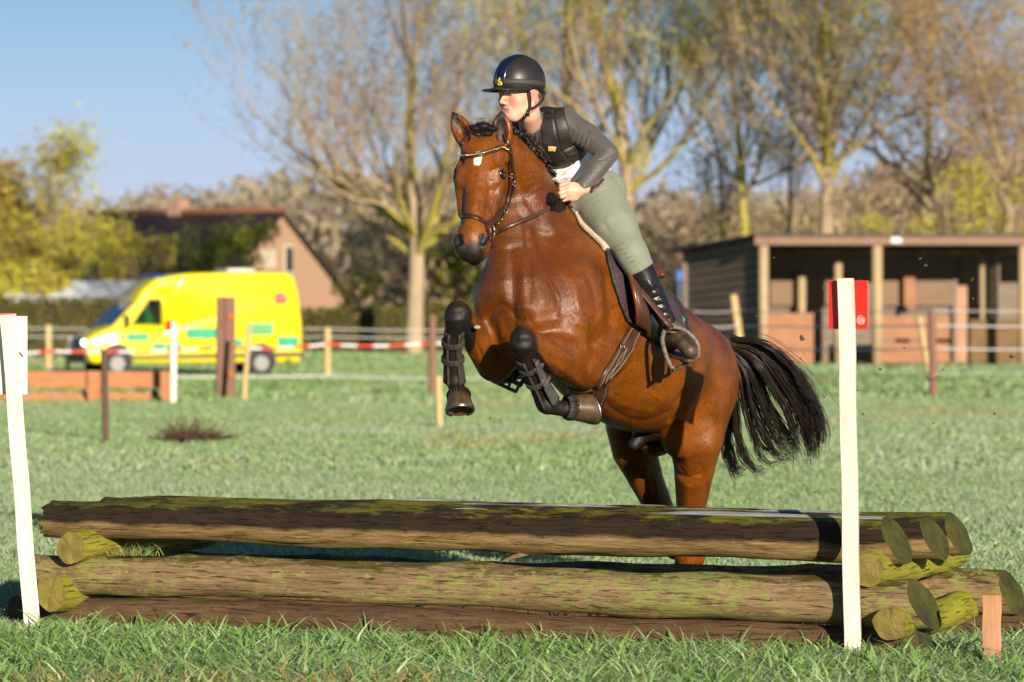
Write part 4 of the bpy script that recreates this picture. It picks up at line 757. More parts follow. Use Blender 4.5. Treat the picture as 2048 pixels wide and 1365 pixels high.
# bushes with their own crowns
def bush(px, Y, ytop, wpx, n, seed, label, mat, size, group='shrubs before the houses and the wood', name='shrub', stems=True, dpt=1.0):
    rng = np.random.default_rng(seed); b = GP(px, Y); w_ = wpx*Y/FPX/2; h = (HOR-ytop)*Y/FPX+CAMH-b[2]; lob = [(rng.normal(0, w_*.42), rng.normal(0, w_*.3*dpt), rng.uniform(.35, .85)*h, rng.uniform(.25, .5)*w_) for _ in range(12)]
    C_ = []
    for _ in range(n):
        lx, ly, lz, lr = lob[rng.integers(12)]; d = rng.normal(0, 1, 3); d /= np.linalg.norm(d); C_.append(b+np.array([lx, ly, lz])+d*lr*rng.uniform(.3, 1.05)**.6*np.array([1, 1, .9]))
    C_ = np.array(C_); C_ = C_[C_[:, 2] > b[2]]; root = empty(name, b, label, 'shrub', group); tb_ = Tubes()
    for lx, ly, lz, lr in lob:
        for _ in range(5): e = b+np.array([lx, ly, lz])+rng.normal(0, lr*.5, 3); m_ = b*.5+e*.5+rng.normal(0, .12, 3); tb_.add(b+rng.normal(0, .1, 3)*np.array([1, 1, 0]), m_, .05, .035); tb_.add(m_, e, .035, .012)
    link('stems', tb_.mesh('stems', 4), M_BARK2, root); link('foliage', leaf_mesh('foliage', C_, size, rng, np.clip(.5+.3*np.sin(C_[:, 0]*2)+rng.normal(0, .25, len(C_)), 0, 1), 1.3), mat, root, smooth=False)
bush(455, 150, 400, 190, 2600, 41, 'bright yellow-green shrub in front of the dark roof', M_LEAFG, .10); bush(245, 155, 430, 170, 1500, 42, 'loose olive shrub in front of the left end of the long roof', M_BUDG, .10); bush(350, 158, 445, 130, 900, 43, 'sparse olive shrub below the chimney', M_BUDG, .10)
bush(915, 135, 468, 170, 3200, 44, 'fresh green shrub behind the head of the horse', M_LEAFG, .10); bush(745, 140, 520, 140, 1500, 45, 'low olive shrub left of the big tree trunk', M_BUDG, .10); bush(60, 150, 490, 180, 2600, 46, 'yellow-green shrub below the left willow', M_BUDG, .11)
bush(1960, 104, 300, 240, 2600, 47, 'yellow-green bush above the right end of the shelter', M_BUDG, .06); bush(1760, 106, 385, 170, 1300, 48, 'olive bush above the middle of the shelter roof', M_BUDG, .06)
# clipped hedges
def hedge(x0, x1, Y, ytop, seed, label, n, mat=M_HEDGE):
    rng = np.random.default_rng(seed); a, b = GP(x0, Y), GP(x1, Y); h = (HOR-ytop)*Y/FPX+CAMH-a[2]; mb = MB(); V_ = []; NX = 60
    for j in range(4):
        for i in range(NX+1):
            x = a[0]+(b[0]-a[0])*i/NX; V_.append((x, Y+(-.5, -.55, .45, .5)[j]+rng.normal(0, .05), a[2]+(0, h, h, 0)[j]*(.93+.05*rng.random())))
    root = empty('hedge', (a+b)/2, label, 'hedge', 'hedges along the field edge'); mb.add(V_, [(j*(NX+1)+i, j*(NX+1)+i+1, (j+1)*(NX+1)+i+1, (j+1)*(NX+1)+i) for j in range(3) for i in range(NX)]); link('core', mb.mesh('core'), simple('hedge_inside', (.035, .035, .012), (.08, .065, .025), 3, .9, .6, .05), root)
    C_ = np.c_[rng.uniform(a[0], b[0], n), Y-.55+rng.uniform(-.22, .3, n)*(rng.random(n) < .75)+rng.uniform(0, 1.0, n)*(rng.random(n) < .25), a[2]+h*(1.06*rng.random(n)**.7)]; link('foliage', leaf_mesh('foliage', C_, .085, rng, np.clip(rng.normal(.45, .3, n), 0, 1), 1.2), mat, root, smooth=False)
hedge(-120, 330, 118, 603, 51, 'clipped dark hedge at the field edge left of the ambulance', 5200); hedge(600, 812, 128, 622, 52, 'low dark hedge between the ambulance and the big tree trunk', 2400); hedge(842, 1395, 128, 610, 53, 'hedge behind the legs of the horse', 5000)
# far wood: undergrowth and thin stems nobody could count
def wood(name, label, x0, x1, Ya, Yb, toprow, n_st, n_lf, seed, mats):
    rng = np.random.default_rng(seed); tb_ = Tubes()
    px = rng.uniform(x0, x1, n_st); Y = rng.uniform(Ya, Yb, n_st); tr_ = np.array([np.interp(p, [q[0] for q in toprow], [q[1] for q in toprow]) for p in px])
    for p, y, t in zip(px, Y, tr_):
        b = GP(p, y); H_ = ((HOR-t)*y/FPX+CAMH-b[2])*rng.uniform(.55, 1.04); lean = rng.normal(0, .06); d = np.array([lean, 0, 1.]); r = rng.uniform(.04, .13); tb_.add(b, b+d*H_*.6, r, r*.6); tb_.add(b+d*H_*.6, b+d*H_*.95+rng.normal(0, .2, 3), r*.6, .02)
        for _ in range(14):
            t0 = rng.uniform(.25, .95); q = b+d*H_*t0; e = q+np.array([rng.normal(0, .9), rng.normal(0, .9), rng.uniform(.5, 1.6)])*(1.1-t0*.6)*H_*.11; tb_.add(q, e, .028, .01)
            for _ in range(2): tb_.add(q*.5+e*.5, e+rng.normal(0, .5, 3), .016, .008)
    o = link(name, tb_.mesh(name, 3), mats[0]); tag(o, label, 'wood', kind='stuff')
    px = rng.uniform(x0, x1, n_lf); Y = rng.uniform(Ya, Yb, n_lf); tr_ = np.interp(px, [q[0] for q in toprow], [q[1] for q in toprow]); X = (px-1024)*Y/FPX; g = ground(X, Y); H_ = (HOR-tr_)*Y/FPX+CAMH-g; z = g+H_*rng.random(n_lf)**.8*(.8+.25*vnoise(X, Y, 2.5, seed)); C_ = np.c_[X, Y, z]; tone = np.clip(.15+.8*vnoise(X, z*3, 4., seed+1)+rng.normal(0, .18, n_lf), 0, 1)
    return o, C_, tone, rng
o, C_, tone, rng = wood('far_wood', 'dense far-off wood of thin bare grey-brown stems behind the field', -900, 2950, 190, 240, [(-900, 400), (-150, 420), (60, 400), (230, 400), (300, 372), (430, 372), (520, 350), (640, 330), (800, 335), (1000, 330), (1250, 380), (1500, 375), (1650, 370), (1800, 320), (2200, 270)], 760, 44000, 61, [M_BARK2])
tag(link('far_wood_twigs', leaf_mesh('far_wood_twigs', C_, .30, rng, tone, 1.8), M_LILAC, smooth=False), 'grey-brown haze of fine twigs filling the far wood', 'twigs', kind='stuff')
o, C_, tone, rng = wood('undergrowth_stems', 'thin mossy stems of the undergrowth between the big trees', 700, 2200, 132, 170, [(560, 470), (700, 430), (900, 440), (1250, 430), (1400, 410), (1600, 410), (1750, 330), (1900, 300), (2200, 280)], 230, 24000, 62, [M_BARK2])
tag(link('undergrowth', leaf_mesh('undergrowth', C_, .14, rng, tone, 1.6), M_SCRUB, smooth=False), 'tangled ochre and brown undergrowth between the big trees', 'undergrowth', kind='stuff')

# ================================================================= HORSE
def coat_material(name, hairdir=(1, 1, 1)):
    m, nt, b = new_mat(name); v = coords(nt)
    at = node(nt, 'ShaderNodeAttribute', attribute_name='points'); dk = at.outputs['Fac']
    at2 = node(nt, 'ShaderNodeAttribute', attribute_name='star'); stf = at2.outputs['Fac']
    at3 = node(nt, 'ShaderNodeAttribute', attribute_name='wetcurl'); wet = at3.outputs['Fac']
    n1 = noise(nt, v, 5, 5, .6, .4); n2 = noise(nt, coords(nt, (55, 55, 16)), 3.2, 3, .6)
    base = ramp(nt, n1, [(.3, (.110, .029, .0018)), (.7, (.265, .078, .004))])
    base = mix(nt, math_(nt, 'MULTIPLY', wet, .55), base, (.085, .020, .005))
    hair = ramp(nt, n2, [(.3, .58), (.75, 1.28)])
    mu = node(nt, 'ShaderNodeMix', data_type='RGBA', blend_type='MULTIPLY'); mu.inputs[0].default_value = 1
    nt.links.new(base, mu.inputs[6]); nt.links.new(hair, mu.inputs[7])
    edge = math_(nt, 'ADD', dk, math_(nt, 'MULTIPLY', math_(nt, 'SUBTRACT', noise(nt, v, 26, 4), .5), .35))
    dkm = ramp(nt, edge, [(.35, 0.0), (.65, 1.0)])
    c = mix(nt, dkm, mu.outputs[2], (.010, .006, .005))
    sm = ramp(nt, math_(nt, 'ADD', stf, math_(nt, 'MULTIPLY', math_(nt, 'SUBTRACT', noise(nt, coords(nt, (1, 1, .4)), 150, 2), .5), .7)), [(.42, 0.0), (.62, 1.0)])
    c = mix(nt, sm, c, (.72, .66, .60)); nt.links.new(c, b.inputs['Base Color'])
    b.inputs['Specular IOR Level'].default_value = .5
    r = ramp(nt, noise(nt, v, 7, 6, .65), [(.35, .27), (.65, .55)]); nt.links.new(mix(nt, math_(nt, 'MULTIPLY', dkm, .8), r, (.62, .62, .62)), b.inputs['Roughness'])
    b.inputs['Sheen Weight'].default_value = .0; b.inputs['Sheen Roughness'].default_value = .4
    # short hair, larger muscle and skin unevenness, wet curls on the neck and breast
    wv = noise(nt, coords(nt, (1.0, 1.0, .45)), 62, 3, .6, 2.2)
    h1 = bump(nt, b, noise(nt, v, 11, 4), .3, .02)
    h2 = bump(nt, b, math_(nt, 'MULTIPLY', wv, wet), .32, .005, h1)
    h3 = bump(nt, b, noise(nt, coords(nt, (1, 1, .33)), 85, 4, .75), .42, .0045, h2); bump(nt, b, noise(nt, coords(nt, (1, 1, .30)), 260, 3, .7), .5, .0022, h3)
    return m
M_COAT = coat_material('bay_coat')
M_BLACKHAIR = simple('black_hair', (.007, .005, .005), (.02, .014, .011), 60, .5, .8, .002, (1, 1, .2), spec=.5)
M_TAIL = simple('tail_hair', (.010, .008, .007), (.045, .03, .02), 30, .38, .0, .002, (1, 1, .3), spec=.5)
M_HOOF = simple('muddy_hoof', (.030, .020, .013), (.13, .08, .04), 20, .36, .5, .003, (1, 1, .25), spec=.5)
M_STEEL = simple('steel', (.45, .43, .4), (.25, .23, .2), 60, .38, .05, .001, metal=1)
M_EYE = simple('dark_eye', (.008, .005, .004), (.015, .008, .005), 30, .06, 0, spec=.8, coat=1)
M_LEATHER = simple('dark_brown_leather', (.035, .013, .009), (.06, .022, .013), 40, .34, .2, .0015, spec=.5)
M_BROWNLEATHER = simple('brown_leather', (.055, .027, .016), (.085, .04, .022), 18, .36, .25, .0015, spec=.5)
M_NUTLEATHER = simple('chestnut_leather', (.10, .024, .009), (.17, .045, .016), 12, .28, .1, .0015, spec=.6)
M_BLACKBOOT = simple('black_neoprene', (.020, .017, .015), (.055, .043, .032), 30, .85, .6, .003)
M_BLUEPLATE = simple('dusty_dark_blue_shell', (.03, .036, .05), (.11, .10, .085), 30, .4, .3, .002, spec=.5)

WITH = np.array([.392, 15.6, 1.709]); _a = math.radians(32.7); _p = math.radians(21.8)
FW = np.array([-math.sin(_a)*math.cos(_p), -math.cos(_a)*math.cos(_p), math.sin(_p)])
LF = np.array([math.cos(_a), -math.sin(_a), 0.]); UP = np.cross(FW, LF); TR = np.c_[FW, LF, UP]
def T(f, l, u): return WITH+f*FW+l*LF+u*UP
def grid(a, b, segs):
    """segs: list of (upto, step)"""
    out = [a]; 
    for up, st in segs:
        while out[-1] < min(up, b)-1e-6: out.append(out[-1]+st)
    return np.array(out)
gx = grid(-.36, 1.13, [(.06, .0052), (9, .009)]); gy = grid(14.45, 17.15, [(15.28, .0062), (16.1, .009), (99, .011)]); gz = grid(.12, 2.36, [(1.35, .009), (99, .0052)])
H = Field(gx, gy, gz)
# --- trunk
H.ell(T(-.25, 0, -.37), (.52, .285, .335), TR, .05)
H.ell(T(-.50, 0, -.365), (.42, .29, .305), TR, .08)
H.ell(T(.16, 0, -.36), (.34, .235, .32), TR, .10)
H.ell(T(.36, .0, -.47), (.22, .212, .25), TR, .10)
H.cone(T(.12, 0, -.11), T(-.32, 0, -.10), .085, .08, .10)
H.ell(T(-.72, 0, -.24), (.34, .24, .21), TR, .10)
H.ell(T(-.90, 0, -.27), (.28, .235, .23), TR, .08)
for s in (1, -1):
    H.ell(T(-.93, .10*s, -.36), (.20, .135, .30), TR, .08)          # haunch
    H.ell(T(.12, .135*s, -.38), (.23, .115, .30), TR, .05)            # shoulder blade mass
# breast muscles: two bulges with a groove between
H.ell(P(1078, 612, 15.02), (.115, .10, .155), TR, .05)
H.ell(P(996, 600, 15.16), (.10, .10, .145), TR, .05)
H.ell(P(1150, 620, 15.10), (.15, .10, .22), TR, .06)
# --- neck: crest, body, throat
H.chain([(P(1176, 535, 15.58), .105), (P(1100, 425, 15.42), .085), (P(1060, 345, 15.22), .066), (P(1012, 290, 15.08), .055), (P(975, 278, 15.04), .05)], .06)
H.chain([(P(1100, 545, 15.36), .215), (P(1062, 465, 15.30), .160), (P(1036, 385, 15.24), .120), (P(1008, 320, 15.14), .085)], .07)
H.chain([(P(1035, 570, 15.12), .165), (P(1025, 505, 15.14), .110), (P(1022, 440, 15.17), .080)], .07)
H.cone(P(1026, 500, 14.955), P(1026, 690, 14.885), .006, .008, .06, sub=True)       # breast groove
H.cone(P(1112, 470, 15.03), P(1142, 620, 14.92), .010, .012, .06, sub=True)        # edge of shoulder
# --- head frame
_d = nrm([-.078, -.49, -.854]); HS = np.array([.985, -.17, 0.]); HS = nrm(HS-_d*(HS@_d)); HN = np.cross(HS, _d)
if HN[1] > 0: HN = -HN
_rl = math.radians(-2); HEADO = P(962, 268, 14.96)
HR = np.c_[_d, HN, HS]
def Hd(d, n, s): return HEADO+d*.975*_d+n*HN+s*HS
H.ell(Hd(.08, -.07, 0), (.13, .075, .085), HR, .04)
H.ell(Hd(.15, -.060, 0), (.12, .060, .095), HR, .05)
H.chain([(Hd(.20, -.066, 0), .082), (Hd(.33, -.066, 0), .070), (Hd(.46, -.062, 0), .062)], .04, flat=HN, ff=.85)
H.chain([(Hd(.14, -.030, 0), .040), (Hd(.34, -.026, 0), .032), (Hd(.50, -.026, 0), .028)], .035)
for s in (1, -1):
    H.ell(Hd(.180, -.050, .080*s), (.045, .034, .026), HR, .04)                 # brow and orbit
    H.ell(Hd(.225, -.150, .054*s), (.118, .10, .042), HR, .05)                 # cheek
    H.cone(Hd(.24, -.076, .082*s), Hd(.37, -.074, .068*s), .014, .009, .025)      # facial crest
    H.cone(Hd(.20, -.205, .035*s), Hd(.47, -.115, .022*s), .032, .022, .04)     # jaw bar
    H.cone(Hd(.29, -.028, .078*s), Hd(.43, -.030, .068*s), .008, .008, .04, sub=True)
    H.ell(Hd(.115, -.024, .080*s), (.030, .012, .014), HR, .035, sub=True)       # hollow over the eye
H.ell(Hd(.515, -.066, 0), (.075, .056, .072), HR, .04)
H.ell(Hd(.565, -.074, 0), (.042, .048, .062), HR, .03)
for s in (1, -1):
    H.ell(Hd(.535, -.040, .052*s), (.042, .030, .028), HR, .02)
    H.cone(Hd(.520, -.014, .062*s), Hd(.548, -.014, .052*s), .010, .014, .012, sub=True)
    H.ell(Hd(.187, -.036, .100*s), (.021, .018, .013), HR, .008, sub=True)       # eye socket
H.ell(Hd(.555, -.125, 0), (.04, .026, .033), HR, .02)
H.cone(Hd(.602, -.104, -.05), Hd(.602, -.104, .05), .006, .006, .01, sub=True)
for s in (1, -1): H.cone(Hd(.597, -.108, .045*s), Hd(.51, -.108, .062*s), .006, .004, .01, sub=True)
# ears
def ear(base, tip, face, w):
    base = np.asarray(base); tip = np.asarray(tip); ax = nrm(tip-base); L = np.linalg.norm(tip-base); fc = nrm(face-ax*(np.dot(face, ax))); sd = np.cross(ax, fc); R = np.c_[ax, fc, sd]
    H.ell(base+ax*L*.42, (L*.50, w*.62, w*1.0), R, .02); H.cone(base+ax*L*.5, tip, w*.62, .006, .02)
    H.cone(base-ax*.05, base+ax*.03, .035, w*.8, .03)
    H.ell(base+ax*L*.50+fc*w*.62, (L*.50, w*.46, w*.62), R, .010, sub=True)
EARL = (P(1003, 290, 15.02), P(1003, 224, 15.0)); EARR = (P(938, 288, 14.98), P(906, 226, 15.0))
ear(EARL[0], EARL[1], np.array([.05, -1, .1]), .047); ear(EARR[0], EARR[1], np.array([-.25, -1, .2]), .044)
# --- forelegs
H.cone(P(1062, 735, 14.90), P(1138, 792, 15.02), .055, .035, .03, sub=True)
def joints(*a): return [(P(x, y, Y), r) for x, y, Y, r in a]
H.chain(joints((1205, 700, 15.30, .125), (1165, 735, 15.15, .100), (1112, 712, 14.96, .082), (1066, 690, 14.82, .058), (1047, 682, 14.77, .048)), .035)
H.ell(P(1128, 702, 15.02), (.10, .09, .092), None, .04)
H.ell(P(1045, 680, 14.765), (.052, .050, .060), None, .02)
H.chain(joints((1046, 690, 14.78, .046), (1051, 715, 14.82, .036), (1068, 752, 14.90, .030), (1086, 790, 14.98, .032), (1093, 806, 15.0, .038)), .02)
H.ell(P(1092, 810, 15.0), (.042, .040, .036), None, .015)
H.chain(joints((1096, 812, 15.0, .034), (1124, 818, 15.04, .033), (1140, 817, 15.06, .038)), .02)
H.chain(joints((1016, 680, 15.34, .11), (990, 726, 15.26, .085), (963, 690, 15.12, .070), (933, 645, 14.98, .052), (918, 628, 14.92, .048)), .035)
H.ell(P(915, 629, 14.90), (.052, .050, .058), None, .02)
H.chain(joints((912, 640, 14.91, .046), (906, 668, 14.95, .036), (906, 715, 15.0, .029), (908, 748, 15.04, .031), (910, 760, 15.05, .037)), .02)
H.ell(P(911, 763, 15.06), (.039, .042, .038), None, .015)
H.chain(joints((912, 770, 15.08, .030), (915, 786, 15.06, .031), (917, 794, 15.05, .038)), .02)
# --- hind legs (left, then right)
H.chain(joints((1372, 730, 16.15, .17), (1388, 815, 16.10, .145), (1394, 880, 16.08, .115), (1388, 945, 16.16, .092), (1383, 1005, 16.28, .072), (1383, 1060, 16.38, .066), (1380, 1110, 16.43, .070)), .07)
H.ell(P(1352, 850, 16.0), (.08, .10, .15), None, .05)
H.ell(P(1405, 800, 16.34), (.10, .14, .22), None, .06)
H.chain(joints((1380, 1115, 16.43, .06), (1386, 1128, 16.66, .038), (1392, 1145, 16.86, .034), (1392, 1160, 16.95, .04)), .03)
H.chain(joints((1290, 760, 16.40, .15), (1262, 850, 16.42, .120), (1268, 900, 16.46, .105), (1295, 965, 16.56, .080), (1325, 1030, 16.66, .064), (1352, 1090, 16.74, .062)), .05)
H.chain(joints((1352, 1095, 16.74, .055), (1360, 1110, 16.88, .035), (1368, 1130, 17.0, .034)), .03)
H.cone(T(-1.14, 0, -.10), T(-1.24, 0, -.10), .07, .045, .05)            # dock
# flank and belly shaping, sheath
H.cone(P(1338, 760, 15.93), P(1352, 690, 16.0), .012, .010, .06, sub=True)
H.ell(P(1298, 862, 16.05), (.065, .09, .05), None, .03); H.cone(P(1285, 868, 16.02), P(1268, 890, 15.99), .038, .026, .02)
horse = empty('horse', (.3, 15.6, 0), 'bay horse with white star and black legs leaping over the log jump', 'horse')
hm = H.mesh('body', 2); del H.f
V = verts_of(hm).astype(float)
_n = np.empty(len(V)*3, np.float32); hm.vertices.foreach_get('normal', _n); VN = _n.reshape(-1, 3).astype(float)
PX = 1024+V[:, 0]/V[:, 1]*FPX; PY = HOR-(V[:, 2]-CAMH)/V[:, 1]*FPX; DISP = np.zeros(len(V))
_front = smooth01(.0, .35, -(VN*(V-np.array([0, 0, CAMH]))).sum(1)/np.linalg.norm(V, axis=1))
def sculpt(path, rad, amt, ylim=None):
    global DISP
    p = [np.array(q, float) for q in catmull([np.array(q, float) for q in path], 5)] if len(path) > 1 else [np.array(path[0], float)]*2
    Q = np.c_[PX, PY]; best = np.full(len(V), 1e9)
    for a, b in zip(p[:-1], p[1:]):
        ba = b-a; t = np.clip(((Q-a)@ba)/max(ba@ba, 1e-9), 0, 1); best = np.minimum(best, np.hypot(*(Q-(a+t[:, None]*ba)).T))
    w_ = np.exp(-(best/rad)**2)*_front
    if ylim: w_ = w_*(V[:, 1] > ylim[0])*(V[:, 1] < ylim[1])
    DISP = DISP+amt*w_
M_ = 15.9
sculpt([(1022, 500), (1024, 560), (1026, 620), (1030, 680)], 7, -.005, (14, M_)); sculpt([(1008, 520), (1006, 600)], 16, .004); sculpt([(1048, 520), (1052, 610)], 16, .004)
sculpt([(1075, 470), (1095, 520), (1110, 580), (1130, 640)], 10, -.007); sculpt([(1100, 460), (1125, 520), (1150, 600), (1165, 650)], 14, .008)
sculpt([(1050, 648), (1090, 642), (1125, 638), (1158, 648), (1176, 672)], 8, .003, (14, 15.4)); sculpt([(1060, 640), (1100, 630), (1135, 626), (1170, 642)], 8, -.002, (14, 15.4))
sculpt([(1185, 640), (1182, 700), (1170, 760), (1150, 790)], 8, -.008, (14.8, 15.5)); sculpt([(1200, 560), (1205, 640), (1200, 720)], 12, .006)
sculpt([(1000, 610), (985, 625), (975, 650), (990, 690)], 7, -.009, (14, 15.6)); sculpt([(1040, 615), (1058, 612)], 10, .008); sculpt([(1000, 640), (1005, 670)], 8, .006)
sculpt([(1080, 660), (1120, 690), (1165, 720)], 5, -.005, (14, 15.4)); sculpt([(1100, 672), (1150, 690)], 7, .005, (14, 15.4)); sculpt([(1090, 720), (1140, 748), (1165, 775)], 7, .006, (14, 15.4))
sculpt([(1402, 690), (1392, 740), (1372, 780), (1352, 810), (1342, 840)], 6, -.012, (15.5, 17)); sculpt([(1412, 700), (1402, 760), (1378, 810), (1365, 850)], 8, .009, (15.5, 17))
sculpt([(1366, 860), (1372, 900), (1378, 935)], 9, .010, (15.5, 17)); sculpt([(1350, 945), (1370, 955), (1400, 950)], 4, -.006, (15.5, 17)); sculpt([(1400, 930), (1412, 970), (1412, 1010)], 5, -.006, (15.5, 17))
sculpt([(1375, 975), (1372, 1020)], 8, .006, (15.5, 17)); sculpt([(1420, 760), (1432, 850), (1420, 900)], 12, .007, (15.5, 17))
sculpt([(1205, 800), (1240, 830), (1290, 842), (1335, 825)], 5, -.005); sculpt([(1215, 790), (1250, 812), (1300, 822)], 6, .003)
for k in range(5): sculpt([(1262+k*20, 690+k*5), (1250+k*20, 740+k*5), (1225+k*20, 790+k*2)], 6, .0018, (15.2, 16.2))
for a_ in ([(1040, 330), (1062, 380), (1088, 420)], [(1035, 380), (1062, 430), (1100, 450)], [(1030, 440), (1070, 470), (1110, 500)]): sculpt(a_, 10, .0025)
for a_ in ([(1030, 350), (1052, 400), (1080, 440)], [(1028, 410), (1060, 452), (1100, 475)]): sculpt(a_, 7, -.003)
for k in range(9): sculpt([(1046+k*6, 352+k*12), (1064+k*6, 346+k*12), (1082+k*4, 350+k*10)], 2.2, -.0016)
sculpt([(958, 345), (952, 390), (945, 430)], 7, .004); sculpt([(978, 380), (975, 415), (966, 440)], 5, -.004); sculpt([(925, 380), (926, 420)], 5, -.003)
sculpt([(985, 342), (998, 338), (1010, 345)], 4, .006); sculpt([(985, 364), (998, 366)], 4, .003); sculpt([(1000, 375), (990, 410), (975, 440)], 4, .004); sculpt([(930, 335), (950, 345)], 8, -.002)
sculpt([(916, 660), (930, 690), (950, 730)], 6, .006, (14, 15.4)); sculpt([(940, 660), (958, 700), (975, 740)], 5, -.005, (14, 15.4))
sculpt([(1290, 940), (1300, 980)], 6, .005, (16, 17)); sculpt([(1245, 890), (1275, 930)], 10, .006, (16, 17))
sculpt([(1030, 672), (1058, 672)], 5, .004, (14, 15.2)); sculpt([(1032, 697), (1058, 697)], 5, .004, (14, 15.2)); sculpt([(1032, 685), (1058, 685)], 3, -.004, (14, 15.2))
sculpt([(902, 618), (926, 616)], 5, .003, (14, 15.2)); sculpt([(900, 642), (924, 640)], 5, .004, (14, 15.2)); sculpt([(902, 630), (924, 628)], 3, -.004, (14, 15.2))
for vl in ([(1060, 655), (1085, 662), (1110, 680), (1140, 690)], [(1075, 700), (1100, 730), (1120, 765)], [(1290, 700), (1310, 740), (1300, 780), (1320, 800)], [(1100, 560), (1120, 600), (1112, 640)], [(1290, 930), (1310, 960), (1318, 1000)], [(1365, 930), (1385, 955), (1410, 948)], [(1400, 860), (1415, 900), (1408, 960)], [(930, 655), (950, 690), (962, 730)], [(985, 385), (975, 405), (980, 430)], [(950, 400), (958, 425)], [(1170, 690), (1185, 730), (1175, 770)]): sculpt(vl, 2.3, .0026)
for vl in ([(1040, 450), (1046, 520), (1044, 600)], [(1060, 460), (1072, 540), (1080, 600)], [(1140, 560), (1150, 620), (1145, 660)], [(1160, 480), (1185, 540), (1200, 600)], [(1225, 560), (1235, 620), (1225, 690)], [(1090, 600), (1070, 640)]): sculpt(vl, 9, .0035)
for vl in ([(1050, 455), (1058, 530), (1060, 610)], [(1125, 500), (1138, 560), (1150, 640)], [(1172, 540), (1190, 600), (1195, 680)], [(1212, 560), (1218, 640)], [(1010, 610), (1035, 640), (1060, 640)]): sculpt(vl, 6, -.0055)
V = V+VN*DISP[:, None]; hm.vertices.foreach_set('co', V.astype(np.float32).ravel()); hm.update()
def capmask(segs):
    m = np.zeros(len(V))
    for a, b, r, fo in segs: m = np.maximum(m, 1-smooth01(r-fo, r+fo, seg_dist(V, a, b)))
    return m
q = [(P(914, 634, 14.90), P(905, 668, 14.94), .070, .028), (P(905, 668, 14.95), P(917, 800, 15.05), .10, .02),
     (P(1041, 684, 14.76), P(1047, 715, 14.80), .070, .03), (P(1050, 718, 14.82), P(1093, 808, 15.0), .075, .02), (P(1093, 808, 15.0), P(1150, 818, 15.06), .09, .02),
     (Hd(.61, -.05, 0), Hd(.62, -.10, 0), .045, .035), (Hd(.53, -.015, .055), Hd(.56, -.015, .05), .026, .022), (Hd(.53, -.015, -.055), Hd(.56, -.015, -.05), .026, .022), (Hd(.555, -.125, 0), Hd(.59, -.12, 0), .055, .03),
     (Hd(.187, -.042, .098), Hd(.187, -.042, .098), .027, .012), (Hd(.187, -.042, -.098), Hd(.187, -.042, -.098), .027, .012),
     (EARL[1], EARL[1]*.7+EARL[0]*.3, .022, .014), (EARR[1], EARR[1]*.75+EARR[0]*.25, .02, .012),
     (P(1310, 872, 16.05), P(1265, 895, 15.99), .085, .02), (T(-1.14, 0, -.06), T(-1.25, 0, -.08), .07, .03),
     (P(1386, 1132, 16.66), P(1392, 1160, 16.95), .1, .03), (P(1360, 1115, 16.9), P(1368, 1130, 17.0), .1, .03)]
mzm = (1-smooth01(.03, .12, seg_dist(V, Hd(.60, -.04, 0), Hd(.60, -.10, 0))))
# inside of the ears is dark-haired
mk = np.maximum(capmask(q), mzm*.66); e1 = (1-smooth01(.020, .034, seg_dist(V, EARL[0]+np.array([0, -.03, .03]), EARL[1]+np.array([0, -.02, -.03]))))*.62; mk = np.maximum(mk, e1)
e2 = (1-smooth01(.016, .03, seg_dist(V, EARR[0]+np.array([0, -.03, .03]), EARR[1]+np.array([0, -.02, -.03]))))*.5; mk = np.maximum(mk, e2)
set_attr(hm, 'points', mk)
st = 1-smooth01(.000, .034, seg_dist((V-HEADO)@np.c_[_d, _d*0, HS]@np.eye(3), np.array([.118, 0, .002]), np.array([.158, 0, .000])))
st *= ((V-HEADO)@HN > -.06); set_attr(hm, 'star', st)
wc = np.maximum(1-smooth01(.12, .26, seg_dist(V, P(1085, 440, 15.2), P(1050, 560, 15.0))), (1-smooth01(.1, .2, seg_dist(V, P(1130, 500, 15.2), P(1120, 600, 15.0))))*.7)
wc *= (1-smooth01(-.05, .05, (V-HEADO)@HN+.10))
set_attr(hm, 'wetcurl', wc)
horse_body = link('body', hm, M_COAT, horse); HB = bvh_of(hm)
# eyes
for s in (1, -1):
    e = MB().ball(Hd(.187, -.042, .093*s), (.0155, .0225, .0175), HR, 10, 16).obj('eye', M_EYE, horse, smooth=True)
    lid = MB(); arc = [Hd(.187+.021*math.cos(t), -.042+.021*math.sin(t), .100*s-.008*s*math.sin(t)) for t in np.linspace(math.pi*.55, math.pi*1.5, 9)]
    lid.tube(arc, [.003, .005, .006, .006, .006, .006, .006, .005, .003], 6).obj('eyelid', M_BLACKHAIR, horse, smooth=True)
